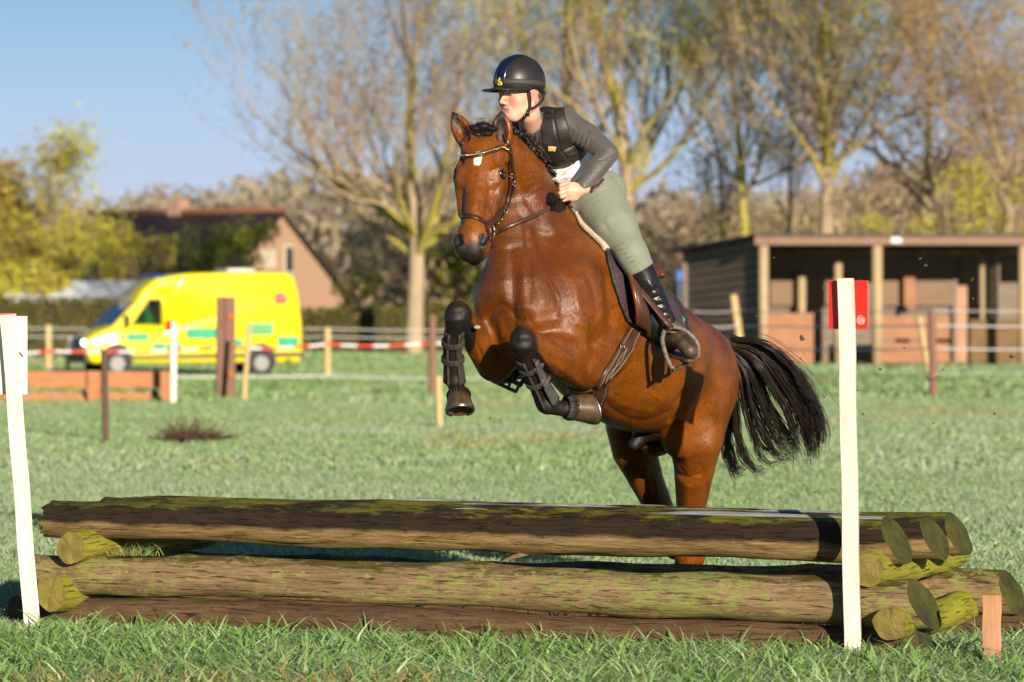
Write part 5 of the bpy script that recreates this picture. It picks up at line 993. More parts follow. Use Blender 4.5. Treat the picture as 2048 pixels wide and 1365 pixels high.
# hooves
def hoof(top, bot, r0, r1, tilt_n, name='hoof'):
    top = np.asarray(top); bot = np.asarray(bot); ax = nrm(bot-top); n = nrm(tilt_n-ax*np.dot(tilt_n, ax)); s = np.cross(ax, n); mb = MB(); R = []; N = 24
    L = np.linalg.norm(bot-top)
    prof = [(-.12, .90), (.0, 1.05), (.05, 1.06), (.10, 1.0), (.30, .985+.31*(r1/r0-1)), (.34, 1.0+.34*(r1/r0-1)), (.5, .985+.5*(r1/r0-1)), (.66, 1+.68*(r1/r0-1)), (.90, r1/r0), (.97, r1/r0*.985), (1.0, r1/r0*.93), (1.0, r1/r0*.80), (.93, r1/r0*.74), (.90, .05)]
    V_ = []
    for t, k in prof:
        for i in range(N):
            a = 2*math.pi*i/N; toe = math.cos(a); ext = (1+.10*t*max(toe, 0)); lenk = t*(1+.18*toe) if t > 0 else t
            V_.append(top+ax*L*lenk+r0*k*(n*math.cos(a)*ext+s*math.sin(a)*.95))
    F_ = [(i*N+k, i*N+(k+1) % N, (i+1)*N+(k+1) % N, (i+1)*N+k) for i in range(len(prof)-1) for k in range(N)]+[tuple((len(prof)-1)*N+k for k in range(N))]
    mb.add(V_, F_); h = mb.obj(name, M_HOOF, horse, smooth=True)
    ch = MB(); rg_ = random.Random(3)
    for i in range(150):
        a_ = rg_.uniform(0, 6.283); d_ = (n*math.cos(a_)+s*math.sin(a_)); p_ = top-ax*L*.12+d_*r0*.93; ch.tube([p_, p_+ax*L*.16+d_*r0*.16, p_+ax*L*rg_.uniform(.28, .42)+d_*r0*.15], [.0022, .0018, .0006], 3, cap=False)
    ch.obj('coronet_hair', M_BLACKHAIR, h, smooth=True)
    sh = MB(); c = [top+ax*L*1.0*(1+.18*math.cos(a))+r1*.90*(n*math.cos(a)*1.08+s*math.sin(a)*.95) for a in np.linspace(-2.5, 2.5, 22)]
    sh.tube(c, .006, 6).obj('horseshoe', M_STEEL, h, smooth=True); return h
hoof(P(917, 788, 15.05), P(920, 822, 15.0), .048, .068, np.array([.1, -1, -.2]))
hoof(P(1136, 815, 15.05), P(1184, 818, 15.10), .052, .066, np.array([0, -.6, -1]))
hoof(P(1394, 1162, 16.98), P(1394, 1186, 17.1), .045, .06, np.array([0, -.6, -1]))
hoof(P(1368, 1132, 17.02), P(1368, 1160, 17.15), .045, .06, np.array([0, -.6, -1]))
# mane: forelock tuft, buttoned braids down the crest
def hair_clump(mb, root, d, n, L, spread, r=.0012, curl=.01, rng=RNG):
    for i in range(n):
        p = np.asarray(root)+rng.normal(0, spread, 3); v = nrm(np.asarray(d)+rng.normal(0, .45, 3)); pts = [p]
        for k in range(4):
            v = nrm(v+rng.normal(0, .5, 3)*curl*30+np.array([0, 0, -.12])); pts.append(pts[-1]+v*L*(.2+.1*rng.random()))
        mb.tube(pts, [r, r, r*.8, r*.5, r*.2], 3, cap=False)
mb = MB(); 
for (x, y, r) in ((950, 258, .030), (966, 254, .034), (982, 258, .028), (940, 266, .02), (972, 268, .03), (955, 270, .028)):
    mb.ball(P(x, y, 14.98), (r*1.1, r, r*.62), None, 8, 10)
    hair_clump(mb, P(x, y-3, 14.96), (-.2, -.5, .3), 150, .020, .012, .0007, .02)
mb.obj('forelock', M_BLACKHAIR, horse, smooth=True)
BR = [(1026, 262), (1036, 270), (1048, 266), (1058, 277), (1056, 292), (1066, 286), (1078, 308), (1086, 322), (1098, 338), (1106, 350), (1110, 362), (1116, 377), (1121, 389), (1128, 404), (1136, 416), (1140, 428), (1150, 442), (1166, 450), (1172, 456)]
for i, (x, y) in enumerate(BR):
    Yb = 15.06+(x-1026)/146*.46; c = P(x, y, Yb); mb = MB()
    for k in range(8):
        a = k*1.9+i; cc = c+np.array([math.cos(a)*.010, -.010+.007*math.sin(3*a), math.sin(a)*.012]); mb.ball(cc, (.0088+.002*math.sin(a*5), .009, .0070+.002*math.cos(a*3)), None, 6, 8)
    hair_clump(mb, c, (0, -.3, .8), 8, .03, .01); mb.obj('mane_braid', M_BLACKHAIR, horse, smooth=True)
mb = MB()
for i in range(len(BR)-1):
    a, b = BR[i], BR[i+1]; mb.tube([P(a[0]-4, a[1]+6, 15.10+(a[0]-1026)/146*.46), P(b[0]-4, b[1]+6, 15.10+(b[0]-1026)/146*.46)], .016, 6)
mb.obj('mane', M_BLACKHAIR, horse, smooth=True)
# tail: locks that fan out from the raised dock
guides = [  # pixel paths, inner to outer
    [(1440, 690), (1452, 760), (1458, 830), (1450, 905), (1462, 945), (1490, 938)],
    [(1440, 688), (1465, 760), (1475, 840), (1490, 905), (1520, 935), (1560, 925)],
    [(1442, 686), (1478, 745), (1492, 820), (1512, 880), (1545, 920), (1585, 905)],
    [(1442, 684), (1492, 730), (1515, 800), (1545, 860), (1575, 895), (1600, 925)],
    [(1443, 682), (1505, 722), (1540, 790), (1575, 850), (1595, 900), (1606, 958)],
    [(1444, 681), (1515, 708), (1565, 770), (1600, 830), (1618, 885), (1612, 940)],
    [(1444, 680), (1522, 695), (1585, 750), (1622, 815), (1638, 870), (1646, 915)],
    [(1444, 680), (1520, 688), (1580, 735), (1618, 790), (1640, 845), (1645, 880)],
    [(1443, 681), (1500, 700), (1555, 750), (1590, 820), (1610, 880), (1640, 900)],
]
rt = np.random.default_rng(3)
GD = [[P(x, y, 16.56+.05*k) for k, (x, y) in enumerate(g)] for g in guides]
GD = [catmull(g, 5) for g in GD]; mb = MB()
for L_ in range(58):
    gi = rt.choice(len(GD)-1, p=np.array([.03, .05, .08, .13, .18, .19, .18, .16])); t = rt.random(); lock = [a*(1-t)+b*t for a, b in zip(GD[gi], GD[gi+1])]
    off = rt.normal(0, 1, 3)*np.array([.016, .05, .012]); n = len(lock); wav = rt.random()*6.28; endk = rt.uniform(.80, 1.0) if gi > 2 else rt.uniform(.9, 1)
    base = [p+off*min(1, i/6)+np.array([.013*math.sin(i*.55+wav), 0, .010*math.cos(i*.5+wav)])*i/n for i, p in enumerate(lock)][:max(6, int(n*endk))]
    for h_ in range(20):
        o2 = rt.normal(0, 1, 3)*.010; o3 = rt.normal(0, 1, 3)*.011; m_ = len(base); cut = int(m_*rt.uniform(.78, 1.0)) if h_ > 3 else m_
        pts = [base[i]+o2*(.35+.65*math.sin(math.pi*i/m_))+o3*(i/m_)**2*1.2 for i in range(max(cut, 4))]
        rr = rt.uniform(.0016, .0030); mb.tube(pts, [rr*(1.0-.75*(i/len(pts))**2) for i in range(len(pts))], 3, cap=False)
mb.tube([P(1432, 688, 16.55), P(1450, 686, 16.58), P(1480, 692, 16.60), P(1510, 705, 16.64)], [.05, .052, .040, .02], 10)
for k in range(90):      # loose flyaway hairs along the upper edge
    g = GD[rt.choice([5, 6, 7])]; i0 = rt.integers(2, 14); o = rt.normal(0, .02, 3)+np.array([.02, 0, .03])*rt.random()
    pts = [g[i]+o*(1+.1*(i-i0)) for i in range(i0, min(len(g), i0+rt.integers(6, 12)))]; mb.tube(pts, .0009, 3, cap=False)
mb.obj('tail', M_TAIL, horse, smooth=True)
print('HORSE verts', len(hm.vertices))

# ================================================================= TACK
def dens(px, n=6): return catmull([np.array(p, float) for p in px], n)
def on_body(px, off, bvh=None, n=6):
    out = [hit(bvh or HB, q[0], q[1], off) for q in dens(px, n)]; return [o[0] for o in out], [o[1] for o in out]
def strap(mb, px, width, th=.004, off=.003, mi=0, bvh=None, n=6):
    p, nn = on_body(px, off, bvh, n)
    # smooth the run a little so it lies like leather
    for _ in range(2): p = [p[0]]+[(p[i-1]+2*p[i]+p[i+1])/4 for i in range(1, len(p)-1)]+[p[-1]]
    return mb.ribbon(p, nn, width, th, mi)
def band(mb, px, widths, off=.008, th=.006, across=7, n=6, mi=0):
    """wide strap re-laid on the body across its width; a closed thin solid"""
    c, nn = on_body(px, off, None, n); W_ = np.interp(np.linspace(0, 1, len(c)), np.linspace(0, 1, len(widths)), widths); top = []; bot = []
    for _ in range(3): c = [c[0]]+[(c[i-1]+2*c[i]+c[i+1])/4 for i in range(1, len(c)-1)]+[c[-1]]
    for i, p in enumerate(c):
        t = nrm(c[min(i+1, len(c)-1)]-c[max(i-1, 0)]); b = nrm(np.cross(t, nn[i])); row = []; rb = []
        for k in range(across):
            q = p+b*W_[i]*(k/(across-1)-.5); r_ = HB.find_nearest(Vector(q)); a = np.array(r_[0]); n_ = np.array(r_[1])
            row.append(a+n_*(off+th*(1 if 0 < k < across-1 else .3))); rb.append(a+n_*(off-.010))
        top.append(row); bot.append(rb)
    A = len(c); V_ = [v for r_ in top for v in r_]+[v for r_ in bot for v in r_]; o = A*across
    F_ = [(i*across+k, i*across+k+1, (i+1)*across+k+1, (i+1)*across+k) for i in range(A-1) for k in range(across-1)]
    F_ += [tuple(o+j for j in f[::-1]) for f in F_]
    F_ += [(i*across, (i+1)*across, o+(i+1)*across, o+i*across) for i in range(A-1)]+[(i*across+across-1, o+i*across+across-1, o+(i+1)*across+across-1, (i+1)*across+across-1) for i in range(A-1)]
    F_ += [(k, o+k, o+k+1, k+1) for k in range(across-1)]+[((A-1)*across+k, (A-1)*across+k+1, o+(A-1)*across+k+1, o+(A-1)*across+k) for k in range(across-1)]
    mb.add(V_, F_, mi); return top
M_THREAD = simple('pale_stitching', (.35, .28, .18), None, 30, .7, 0)
M_GOLDBEAD = simple('gold_crystals', (.75, .52, .22), (.9, .75, .5), 200, .15, 0, metal=.8)
M_BRASS = simple('yellow_rubber', (.55, .42, .05), (.7, .55, .1), 50, .4, .1)
bridle = empty('bridle', P(985, 400, 14.8), 'dark brown leather bridle with a beaded browband on the head of the bay horse', 'bridle')
mb = MB(); bb = [(914, 298), (921, 308), (934, 313), (950, 312), (968, 308), (986, 301), (1002, 296), (1014, 299), (1021, 306)]; strap(mb, bb, .022, .005, .003); bo = mb.obj('browband', M_LEATHER, bridle, smooth=True)
mb = MB(); p_, n_ = on_body(bb[1:-1], .010, None, 6)
for a, b in zip(p_, n_): mb.ball(a, .0042, None, 5, 8)
mb.obj('beading', M_GOLDBEAD, bo, smooth=True)
mb = MB(); strap(mb, [(1008, 268), (1015, 284), (1019, 305), (1019, 330), (1021, 355), (1020, 385), (1013, 412), (1003, 436)], .014, .004, .005); strap(mb, [(936, 272), (926, 285), (917, 300)], .014, .004, .005)
mb.obj('headpiece', M_LEATHER, bridle, smooth=True)
mb = MB(); strap(mb, [(1018, 302), (1024, 330), (1029, 362), (1025, 395), (1014, 425), (1002, 443), (990, 458)], .011, .0035, .010); mb.obj('cheekpiece', M_LEATHER, bridle, smooth=True)
mb = MB(); strap(mb, [(915, 450), (918, 438), (928, 432), (945, 434), (960, 440), (972, 448), (986, 438), (1000, 424), (1010, 410), (1017, 392)], .021, .006, .004); mb.obj('noseband', M_LEATHER, bridle, smooth=True)
mb = MB(); strap(mb, [(971, 450), (975, 466), (981, 482), (984, 497)], .013, .004, .005); mb.obj('chin_strap', M_LEATHER, bridle, smooth=True)
for (x, y) in ((1022, 350), (1028, 366), (1013, 425), (1005, 440), (999, 448)):
    c, n_ = hit(HB, x, y, .014); mb = MB(); u_ = nrm(np.cross(n_, [0, 0, 1])); v_ = np.cross(n_, u_)
    mb.tube([c+.008*math.cos(t)*u_+.010*math.sin(t)*v_ for t in np.linspace(0, 6.283, 11)], .0022, 5); mb.obj('buckle', M_STEEL, bridle, smooth=True)
c, n_ = hit(HB, 984, 466, .012); mb = MB(); c = c+np.array([.008, -.012, 0])
mb.tube([c+np.array([.014*math.cos(t)*(1 if math.cos(t) > 0 else .35), -.010*math.cos(t), .034*math.sin(t)]) for t in np.linspace(0, 6.283, 22)], .0042, 7); mb.ball(c+np.array([-.010, 0, 0]), (.010, .009, .024), None, 8, 10, mi=1)
link('bit', mb.mesh('bit'), [M_STEEL, M_BRASS], bridle)
BIT = c
# reins: near side from the bit over the neck to the hand; far side mirrors it
mb = MB(); rp = [BIT+np.array([.012, -.004, -.01])]
for (x, y, o) in ((1012, 462, .028), (1040, 447, .022), (1070, 430, .022), (1098, 413, .03)): rp.append(hit(HB, x, y, o)[0])
rp.append(P(1122, 399, 15.05)); rp.append(P(1133, 393, 15.05)); rp.append(P(1143, 389, 15.08)); rr = catmull(rp, 6); mb.ribbon(rr, [np.array([.1, -1, .25])]*len(rr), .0165, .004)
mb.obj('rein', M_BROWNLEATHER, bridle, smooth=True)
mb = MB(); rq = catmull([BIT+np.array([-.14, .03, .0]), P(985, 440, 15.42), P(1040, 420, 15.55), P(1078, 405, 15.40)], 6); mb.ribbon(rq, [np.array([-1, .3, .1])]*len(rq), .0165, .004); mb.obj('rein', M_BROWNLEATHER, bridle, smooth=True)
# ---- trunk wrapping: rays toward the trunk axis
AXU = -.34
def wrap(f, th, off):
    c = T(f, 0, AXU); d = LF*math.cos(th)+UP*math.sin(th); r_ = HB.ray_cast(Vector(c+d*.9), Vector(-d), 1.2)
    p = np.array(r_[0]) if r_[0] is not None else c+d*.3
    return p+d*off, d
def to_ft(px, py):
    p, n = hit(HB, px, py); q = p-WITH; f, l, u = q@FW, q@LF, q@UP; return f, math.atan2(u-AXU, l)
def patch(mb, front, back, th0, th1, off, thick, nf=16, nth=22, mi=0, offfn=None):
    """sheet between two edge functions f(th), closed into a thin solid"""
    V_ = []; 
    for lay in (0, 1):
        for i in range(nth+1):
            th = th0+(th1-th0)*i/nth; f0, f1 = front(th), back(th)
            for k in range(nf+1):
                f = f0+(f1-f0)*k/nf; o = off+(offfn(f, th) if offfn else 0)
                V_.append(wrap(f, th, o-(thick if lay else 0))[0])
    W_ = nf+1; o = (nth+1)*W_
    F_ = [(i*W_+k, i*W_+k+1, (i+1)*W_+k+1, (i+1)*W_+k) for i in range(nth) for k in range(nf)]
    F_ += [tuple(o+j for j in f[::-1]) for f in F_]
    F_ += [(i*W_, (i+1)*W_, o+(i+1)*W_, o+i*W_) for i in range(nth)]+[(i*W_+nf, o+i*W_+nf, o+(i+1)*W_+nf, (i+1)*W_+nf) for i in range(nth)]
    F_ += [(k, o+k, o+k+1, k+1) for k in range(nf)]+[(nth*W_+k, nth*W_+k+1, o+nth*W_+k+1, o+nth*W_+k) for k in range(nf)]
    return mb.add(V_, F_, mi)
def edge_fn(pxs):
    q = sorted([to_ft(*p)[::-1] for p in pxs]); ths = [a for a, b in q]; fs = [b for a, b in q]
    return (lambda th: float(np.interp(th, ths, fs))), ths[0]
fe, tlo = edge_fn([(1203, 492), (1212, 525), (1222, 565), (1236, 605), (1250, 638)])
print('pad front', [(p, tuple(round(float(v), 2) for v in to_ft(*p))) for p in [(1203, 492), (1222, 565), (1250, 638), (1300,665),(1340,690),(1372, 700), (1365, 640),(1212, 500), (1240, 520), (1262, 560), (1274, 610), (1270, 640)]])
M_PAD, nt, b = new_mat('quilted_plum_cotton'); v = coords(nt, (1, 1, 1)); vo = node(nt, 'ShaderNodeTexVoronoi', feature='DISTANCE_TO_EDGE'); vo.inputs['Scale'].default_value = 34; nt.links.new(v, vo.inputs['Vector'])
nt.links.new(ramp(nt, noise(nt, v, 9), [(.3, (.045, .024, .040)), (.7, (.085, .05, .07))]), b.inputs['Base Color']); b.inputs['Roughness'].default_value = .75
bump(nt, b, math_(nt, 'MINIMUM', vo.outputs['Distance'], .15), .9, .02)
M_PADEDGE = simple('dusty_black_binding', (.012, .011, .012), (.06, .055, .05), 60, .7, .3, .002)
TB = math.radians
sp = empty('saddle_pad', T(-.3, 0, 0), 'quilted plum saddle pad with black binding under the saddle', 'saddle pad')
for sgn in (1, -1):
    tl = tlo
    fr = lambda th: fe(th if sgn == 1 else math.pi-th)
    bk = lambda th: -.41
    a0, a1 = (tl, TB(88)) if sgn == 1 else (math.pi-tl, TB(92)); mb = MB(); patch(mb, fr, bk, a0, a1, .014, .010); mb.obj('panel', M_PAD, sp, smooth=True)
    mb = MB(); loop = [wrap(fr(t), t, .016)[0] for t in np.linspace(a1, a0, 20)]+[wrap(fr(a0)+(bk(a0)-fr(a0))*k/20, a0, .016)[0] for k in range(1, 21)]+[wrap(bk(t), t, .016)[0] for t in np.linspace(a0, a1, 20)]
    mb.tube(loop, .009, 7); mb.obj('binding', M_PADEDGE, sp, smooth=True)
me = text_mesh('JP', .040, .0015); c, d_ = wrap(-.365, TB(24), .018)
mw = frame_mw(c, -FW*.9-UP*.2, d_); lg = link('logo', me, simple('green_embroidery', (.10, .38, .20), None, 90, .6, .1), sp, mw=mw)
lg.matrix_basis = Matrix((Vector(-FW), Vector(np.cross(d_, -FW)), Vector(d_))).transposed().to_4x4(); lg.location = Vector(c)
# ---- saddle
saddle = empty('saddle', T(-.25, 0, 0), 'brown leather jumping saddle with chestnut knee rolls on the bay horse', 'saddle')
FE = catmull([P(1209, 487, 15.50), P(1226, 489, 15.42), P(1244, 507, 15.33), P(1259, 540, 15.25), P(1270, 580, 15.20), P(1277, 620, 15.20), P(1276, 650, 15.25)], 4)
def mir(p):
    q = np.asarray(p)-WITH; return np.asarray(p)-2*(q@LF)*LF
for sgn in (1, -1):
    mf = (lambda p: p) if sgn == 1 else mir
    V_ = []; n_ = len(FE); NB = 8; inn = np.array([0, 0, 0])-LF*.012
    for lay in (0, 1):
        for i, e in enumerate(FE):
            t = i/(n_-1); ln = .10+.24*math.sin(math.pi*min(1, .25+t*.55))
            for k in range(NB+1):
                u = k/NB; q = e-FW*ln*u-LF*(.05*u*u)+LF*.018*math.sin(math.pi*min(1, u*2))*(1 if u < .5 else 1)+(inn if lay else 0); V_.append(mf(q))
    W_ = NB+1; o = n_*W_; F_ = [(i*W_+k, i*W_+k+1, (i+1)*W_+k+1, (i+1)*W_+k) for i in range(n_-1) for k in range(NB)]; F_ += [tuple(o+j for j in f[::-1]) for f in F_]
    F_ += [(i*W_, (i+1)*W_, o+(i+1)*W_, o+i*W_) for i in range(n_-1)]+[(i*W_+NB, o+i*W_+NB, o+(i+1)*W_+NB, (i+1)*W_+NB) for i in range(n_-1)]
    F_ += [(k, o+k, o+k+1, k+1) for k in range(NB)]+[((n_-1)*W_+k, (n_-1)*W_+k+1, o+(n_-1)*W_+k+1, o+(n_-1)*W_+k) for k in range(NB)]
    mb = MB().add(V_, F_); mb.obj('flap', M_BROWNLEATHER, saddle, smooth=True)
    mb = MB(); mb.tube([mf(p+LF*-.006) for p in FE], [.006+.006*math.sin(math.pi*i/(n_-1)) for i in range(n_)], 8); mb.obj('flap_edge', M_NUTLEATHER, saddle, smooth=True)
    mb = MB(); e_ = catmull([P(1208, 489, 15.50), P(1217, 497, 15.46), P(1226, 510, 15.42), P(1233, 524, 15.39), P(1236, 540, 15.37)], 4); mb.tube([mf(q) for q in e_], [.010+.017*math.sin(math.pi*min(1, .15+i/len(e_)*.9)) for i in range(len(e_))], 12); mb.obj('knee_roll', M_NUTLEATHER, saddle, smooth=True)
    mb = MB(); e_ = catmull([P(1214, 500, 15.46), P(1238, 560, 15.36), P(1252, 610, 15.33), P(1262, 645, 15.33)], 5); mb.ribbon([mf(q) for q in e_], [mf(WITH+LF)-mf(WITH)]*len(e_), .03, .006); mb.obj('sweat_flap', M_LEATHER, saddle, smooth=True)
mb = MB(); patch(mb, lambda th: .12, lambda th: -.32, TB(64), TB(116), .040, .03, 18, 14, offfn=lambda f, th: .03*smooth01(.0, .15, f)+.035*smooth01(-.20, -.34, f)-.02*abs(th-math.pi/2)); mb.obj('seat', M_NUTLEATHER, saddle, smooth=True)
# sheepskin half pad showing at the pommel
M_WOOL = simple('cream_sheepskin', (.62, .50, .36), (.74, .64, .50), 60, .95, .9, .01)
mb = MB(); patch(mb, lambda th: .245, lambda th: .05, TB(48), TB(132), .030, .024, 6, 14); mb.obj('sheepskin', M_WOOL, saddle, smooth=True)
M_TREAD = simple('muddy_black_resin', (.03, .027, .022), (.16, .13, .09), 60, .5, .5, .002)
def stirrup(at, lean, wide):
    """at(x, y, dy): photo-plane offsets around the foot"""
    mb = MB(); top = [(0, 0), (-14, 6), (-20, 24), (-16, 48), (-6, 74), (4, 88)]; rt_ = [(0, 0), (18, 4), (38, 18), (51, 36), (52, 54), (50, 60)]
    L1 = catmull([at(x, y, 0) for x, y in top], 5); L2 = catmull([at(x, y, 0) for x, y in rt_], 5)
    mb.ribbon(L1, [np.array([0, -1, .1])]*len(L1), .020, .007); mb.ribbon(L2, [np.array([0, -1, .1])]*len(L2), .020, .007)
    a, b = at(4, 86, 0), at(51, 60, 0)
    for dy in (-.030, 0, .030): mb.tube([a+np.array([0, dy, 0]), b+np.array([0, dy, 0])], .0065, 7)
    for t in np.linspace(.05, .95, 5): mb.tube([a*(1-t)+b*t+np.array([0, -.032, 0]), a*(1-t)+b*t+np.array([0, .032, 0])], .006, 6)
    for q in (a, b): mb.tube([q+np.array([0, -.034, 0]), q+np.array([0, .034, 0])], .009, 7)
    mb.tube([at(-8, -6, 0), at(8, -3, 0)], .006, 6); mb.tube([at(-9, 10, 0), at(9, 12, 0)], .006, 6)
    return mb.obj('stirrup', M_TREAD, saddle, smooth=True)
stirrup(lambda x, y, dy: P(1345+x, 654+y, 15.24+dy), 0, 0)
stirrup(lambda x, y, dy: P(1042-x*.95, 692+y*.92, 15.66+dy), 0, 0)
mb = MB(); a_, b_ = P(984, 752, 15.62), P(1040, 778, 15.62); e_ = nrm(b_-a_); up_ = nrm(np.array([.25, -.2, 1.])-e_*np.dot([.25, -.2, 1.], e_)); R_ = np.c_[e_, np.cross(up_, e_), up_]
mb.box((a_+b_)/2+up_*.020, (.135, .03, .012), R_); mb.box((a_+b_)/2-up_*.020, (.120, .03, .012), R_)
for t_ in (-.062, -.022, .018, .058): mb.box((a_+b_)/2+e_*t_, (.014, .028, .045), R_)
mb.obj('tread', M_TREAD, saddle, bevel=.003)
for mm in (lambda p: p, mir):
    mb = MB(); a = mm(P(1272, 570, 15.24)); b = P(1343, 656, 15.20) if mm is not mir else P(1042, 690, 15.62); pts = [a*(1-t)+b*t for t in np.linspace(0, 1, 7)]; nv = mm(WITH+LF)-mm(WITH) if mm is mir else np.array([.5, -1, .3]); mb.ribbon(pts, [nv]*7, .026, .004)
    mb.obj('stirrup_leather', M_BROWNLEATHER, saddle, smooth=True)
mb = MB(); 
mb.tube([wrap(-.32, TB(t), .066-.0006*abs(t-90))[0] for t in range(64, 120, 8)], .014, 8); mb.obj('cantle', M_NUTLEATHER, saddle, smooth=True)
# ---- girth with belly guard
girth = empty('girth', T(0, .2, -.5), 'brown leather girth with stud guard and steel ring behind the forelegs of the bay horse', 'girth')
mb = MB(); gp = [(1272, 648), (1258, 680), (1238, 715), (1212, 750), (1188, 780), (1172, 806), (1160, 828)]; gt = band(mb, gp, [.078, .080, .080, .082, .10, .15, .17, .15], .010, .006, 9, 6); mb.obj('strap', M_BROWNLEATHER, girth, smooth=True)
for k_, nm in ((1, 'stitching'), (7, 'stitching')):
    mb = MB(); mb.tube([r_[k_]+np.array([0, -.002, 0]) for r_ in gt], .0016, 4); mb.obj(nm, M_THREAD, girth, smooth=True)
mb = MB(); n0 = len(gt)
for s_ in (0, 1): mb.tube([gt[i][4]+(gt[i][5]-gt[i][3])*.45*math.sin((i-10)*.62+s_*math.pi)+np.array([0, -.003, 0]) for i in range(9, min(22, n0))], .0014, 4)
mb.obj('stitching', M_THREAD, girth, smooth=True)
c, n_ = hit(HB, 1237, 696, .022); u_ = nrm(np.cross(n_, [0, 0, 1])); v_ = np.cross(n_, u_); mb = MB(); mb.tube([c+.013*math.cos(t)*u_+.014*math.sin(t)*v_ for t in np.linspace(0, 6.283, 17)], .0028, 6); mb.obj('ring', M_STEEL, girth, smooth=True)
mb = MB(); strap(mb, [(1257, 632), (1278, 645), (1300, 658), (1320, 672)], .032, .006, .030); sb = mb.obj('girth_sleeve', M_BLACKBOOT, girth, smooth=True)
me = text_mesh('LeMieux', .026, .0008); c, n_ = hit(HB, 1284, 648, .0405); a_, _ = hit(HB, 1262, 636, .04); b_, _ = hit(HB, 1306, 661, .04); ex = nrm(b_-a_); ez = nrm(n_-ex*(n_@ex)); ey = np.cross(ez, ex)
lt = link('lettering', me, simple('white_print', (.7, .7, .66), None, 40, .6, 0), sb); lt.matrix_basis = Matrix((Vector(ex), Vector(ey), Vector(ez))).transposed().to_4x4(); lt.location = Vector(c)
# ---- tendon boots on the forelegs
def legboot(pts, rad, side, label, plate=None):
    root = empty('leg_boot', pts[0], label, 'leg boot', 'tendon boots on the forelegs'); ax = nrm(np.asarray(pts[-1])-np.asarray(pts[0]))
    C_ = catmull(pts, 5); R_ = np.interp(np.linspace(0, 1, len(C_)), np.linspace(0, 1, len(rad)), rad)
    mb = MB(); fwd = nrm(np.array([.0, -1, .1])-ax*np.dot([.0, -1, .1], ax)); sd = np.cross(ax, fwd); N = 20; V_ = []
    for lay in (0, 1):
        for i, (c, r_) in enumerate(zip(C_, R_)):
            for k in range(N+1):
                a = .55+(2*math.pi-1.1)*k/N; rr = r_-(.006 if lay else 0); V_.append(c+rr*(fwd*math.cos(a)+sd*math.sin(a)))
    n1 = len(C_); W_ = N+1; o = n1*W_
    F_ = [(i*W_+k, i*W_+k+1, (i+1)*W_+k+1, (i+1)*W_+k) for i in range(n1-1) for k in range(N)]; F_ += [tuple(o+j for j in f[::-1]) for f in F_]
    F_ += [(i*W_, (i+1)*W_, o+(i+1)*W_, o+i*W_) for i in range(n1-1)]+[(i*W_+N, o+i*W_+N, o+(i+1)*W_+N, (i+1)*W_+N) for i in range(n1-1)]
    F_ += [(k, o+k, o+k+1, k+1) for k in range(N)]+[((n1-1)*W_+k, (n1-1)*W_+k+1, o+(n1-1)*W_+k+1, o+(n1-1)*W_+k) for k in range(N)]
    mb.add(V_, F_); mb.obj('shell', M_BLACKBOOT, root, smooth=True)
    for e in (0, N):        # rolled front edges
        mb = MB(); mb.tube([V_[i*W_+e] for i in range(n1)], .007, 6); mb.obj('edge_roll', M_BLACKBOOT, root, smooth=True)
    for t in (.24, .58):
        i = int(t*(n1-1)); c = C_[i]; r_ = R_[i]+.003; mb = MB()
        ring = [c+r_*(fwd*math.cos(a)+sd*math.sin(a)) for a in np.linspace(0, 6.283, 26)]; nor = [fwd*math.cos(a)+sd*math.sin(a) for a in np.linspace(0, 6.283, 26)]
        mb.ribbon(ring, nor, .026, .004)
        for dz in (-.007, .0, .007): mb.tube([p+ax*dz+q*.004 for p, q in zip(ring, nor)], .0022, 4)
        mb.obj('strap', M_BLACKBOOT, root, smooth=True)
    if plate:
        mb = MB(); PL = []; i0, i1 = int(.12*n1), n1-1
        for i in range(i0, i1+1):
            t = (i-i0)/(i1-i0); wdt = .45*math.sin(math.pi*min(.5, .12+t*.6))**.6; row = [C_[i]+(R_[i]+.009)*(fwd*math.cos(a)+sd*math.sin(a)) for a in np.linspace(plate-wdt*1.2, plate+wdt*1.2, 7)]; PL.append(row)
        V2 = [p for r_ in PL for p in r_]; V3 = [p-(p-C_[min(i0+j//7, n1-1)])*.12 for j, p in enumerate(V2)]; n2 = len(PL); F2 = [(i*7+k, i*7+k+1, (i+1)*7+k+1, (i+1)*7+k) for i in range(n2-1) for k in range(6)]; o = len(V2)
        F2 += [tuple(o+j for j in f[::-1]) for f in F2]+[(k, o+k, o+k+1, k+1) for k in range(6)]+[((n2-1)*7+k, (n2-1)*7+k+1, o+(n2-1)*7+k+1, o+(n2-1)*7+k) for k in range(6)]
        F2 += [(i*7, (i+1)*7, o+(i+1)*7, o+i*7) for i in range(n2-1)]+[(i*7+6, o+i*7+6, o+(i+1)*7+6, (i+1)*7+6) for i in range(n2-1)]
        mb.add(V2+V3, F2); mb.obj('guard_plate', M_BLUEPLATE, root, smooth=True)
        for t in (.24, .58):
            i = int(t*(n1-1)); c = C_[i]+(R_[i]+.013)*(fwd*math.cos(plate)+sd*math.sin(plate)); mb = MB(); q = fwd*math.cos(plate)+sd*math.sin(plate); tt = np.cross(ax, q); mb.ribbon([c-tt*.028, c, c+tt*.034], [q]*3, .016, .005); mb.obj('clip', M_BLUEPLATE, root, smooth=False)
    return root
legboot([P(909, 662, 14.94), P(905, 700, 14.99), P(907, 730, 15.03), P(909, 762, 15.06)], [.044, .041, .043, .050], 1, 'black strapped tendon boot on the raised right foreleg')
legboot([P(1051, 714, 14.82), P(1064, 745, 14.89), P(1078, 772, 14.94), P(1093, 803, 15.0)], [.045, .042, .042, .050], -1, 'dusty tendon boot with dark blue shell on the folded left foreleg', plate=-.75)
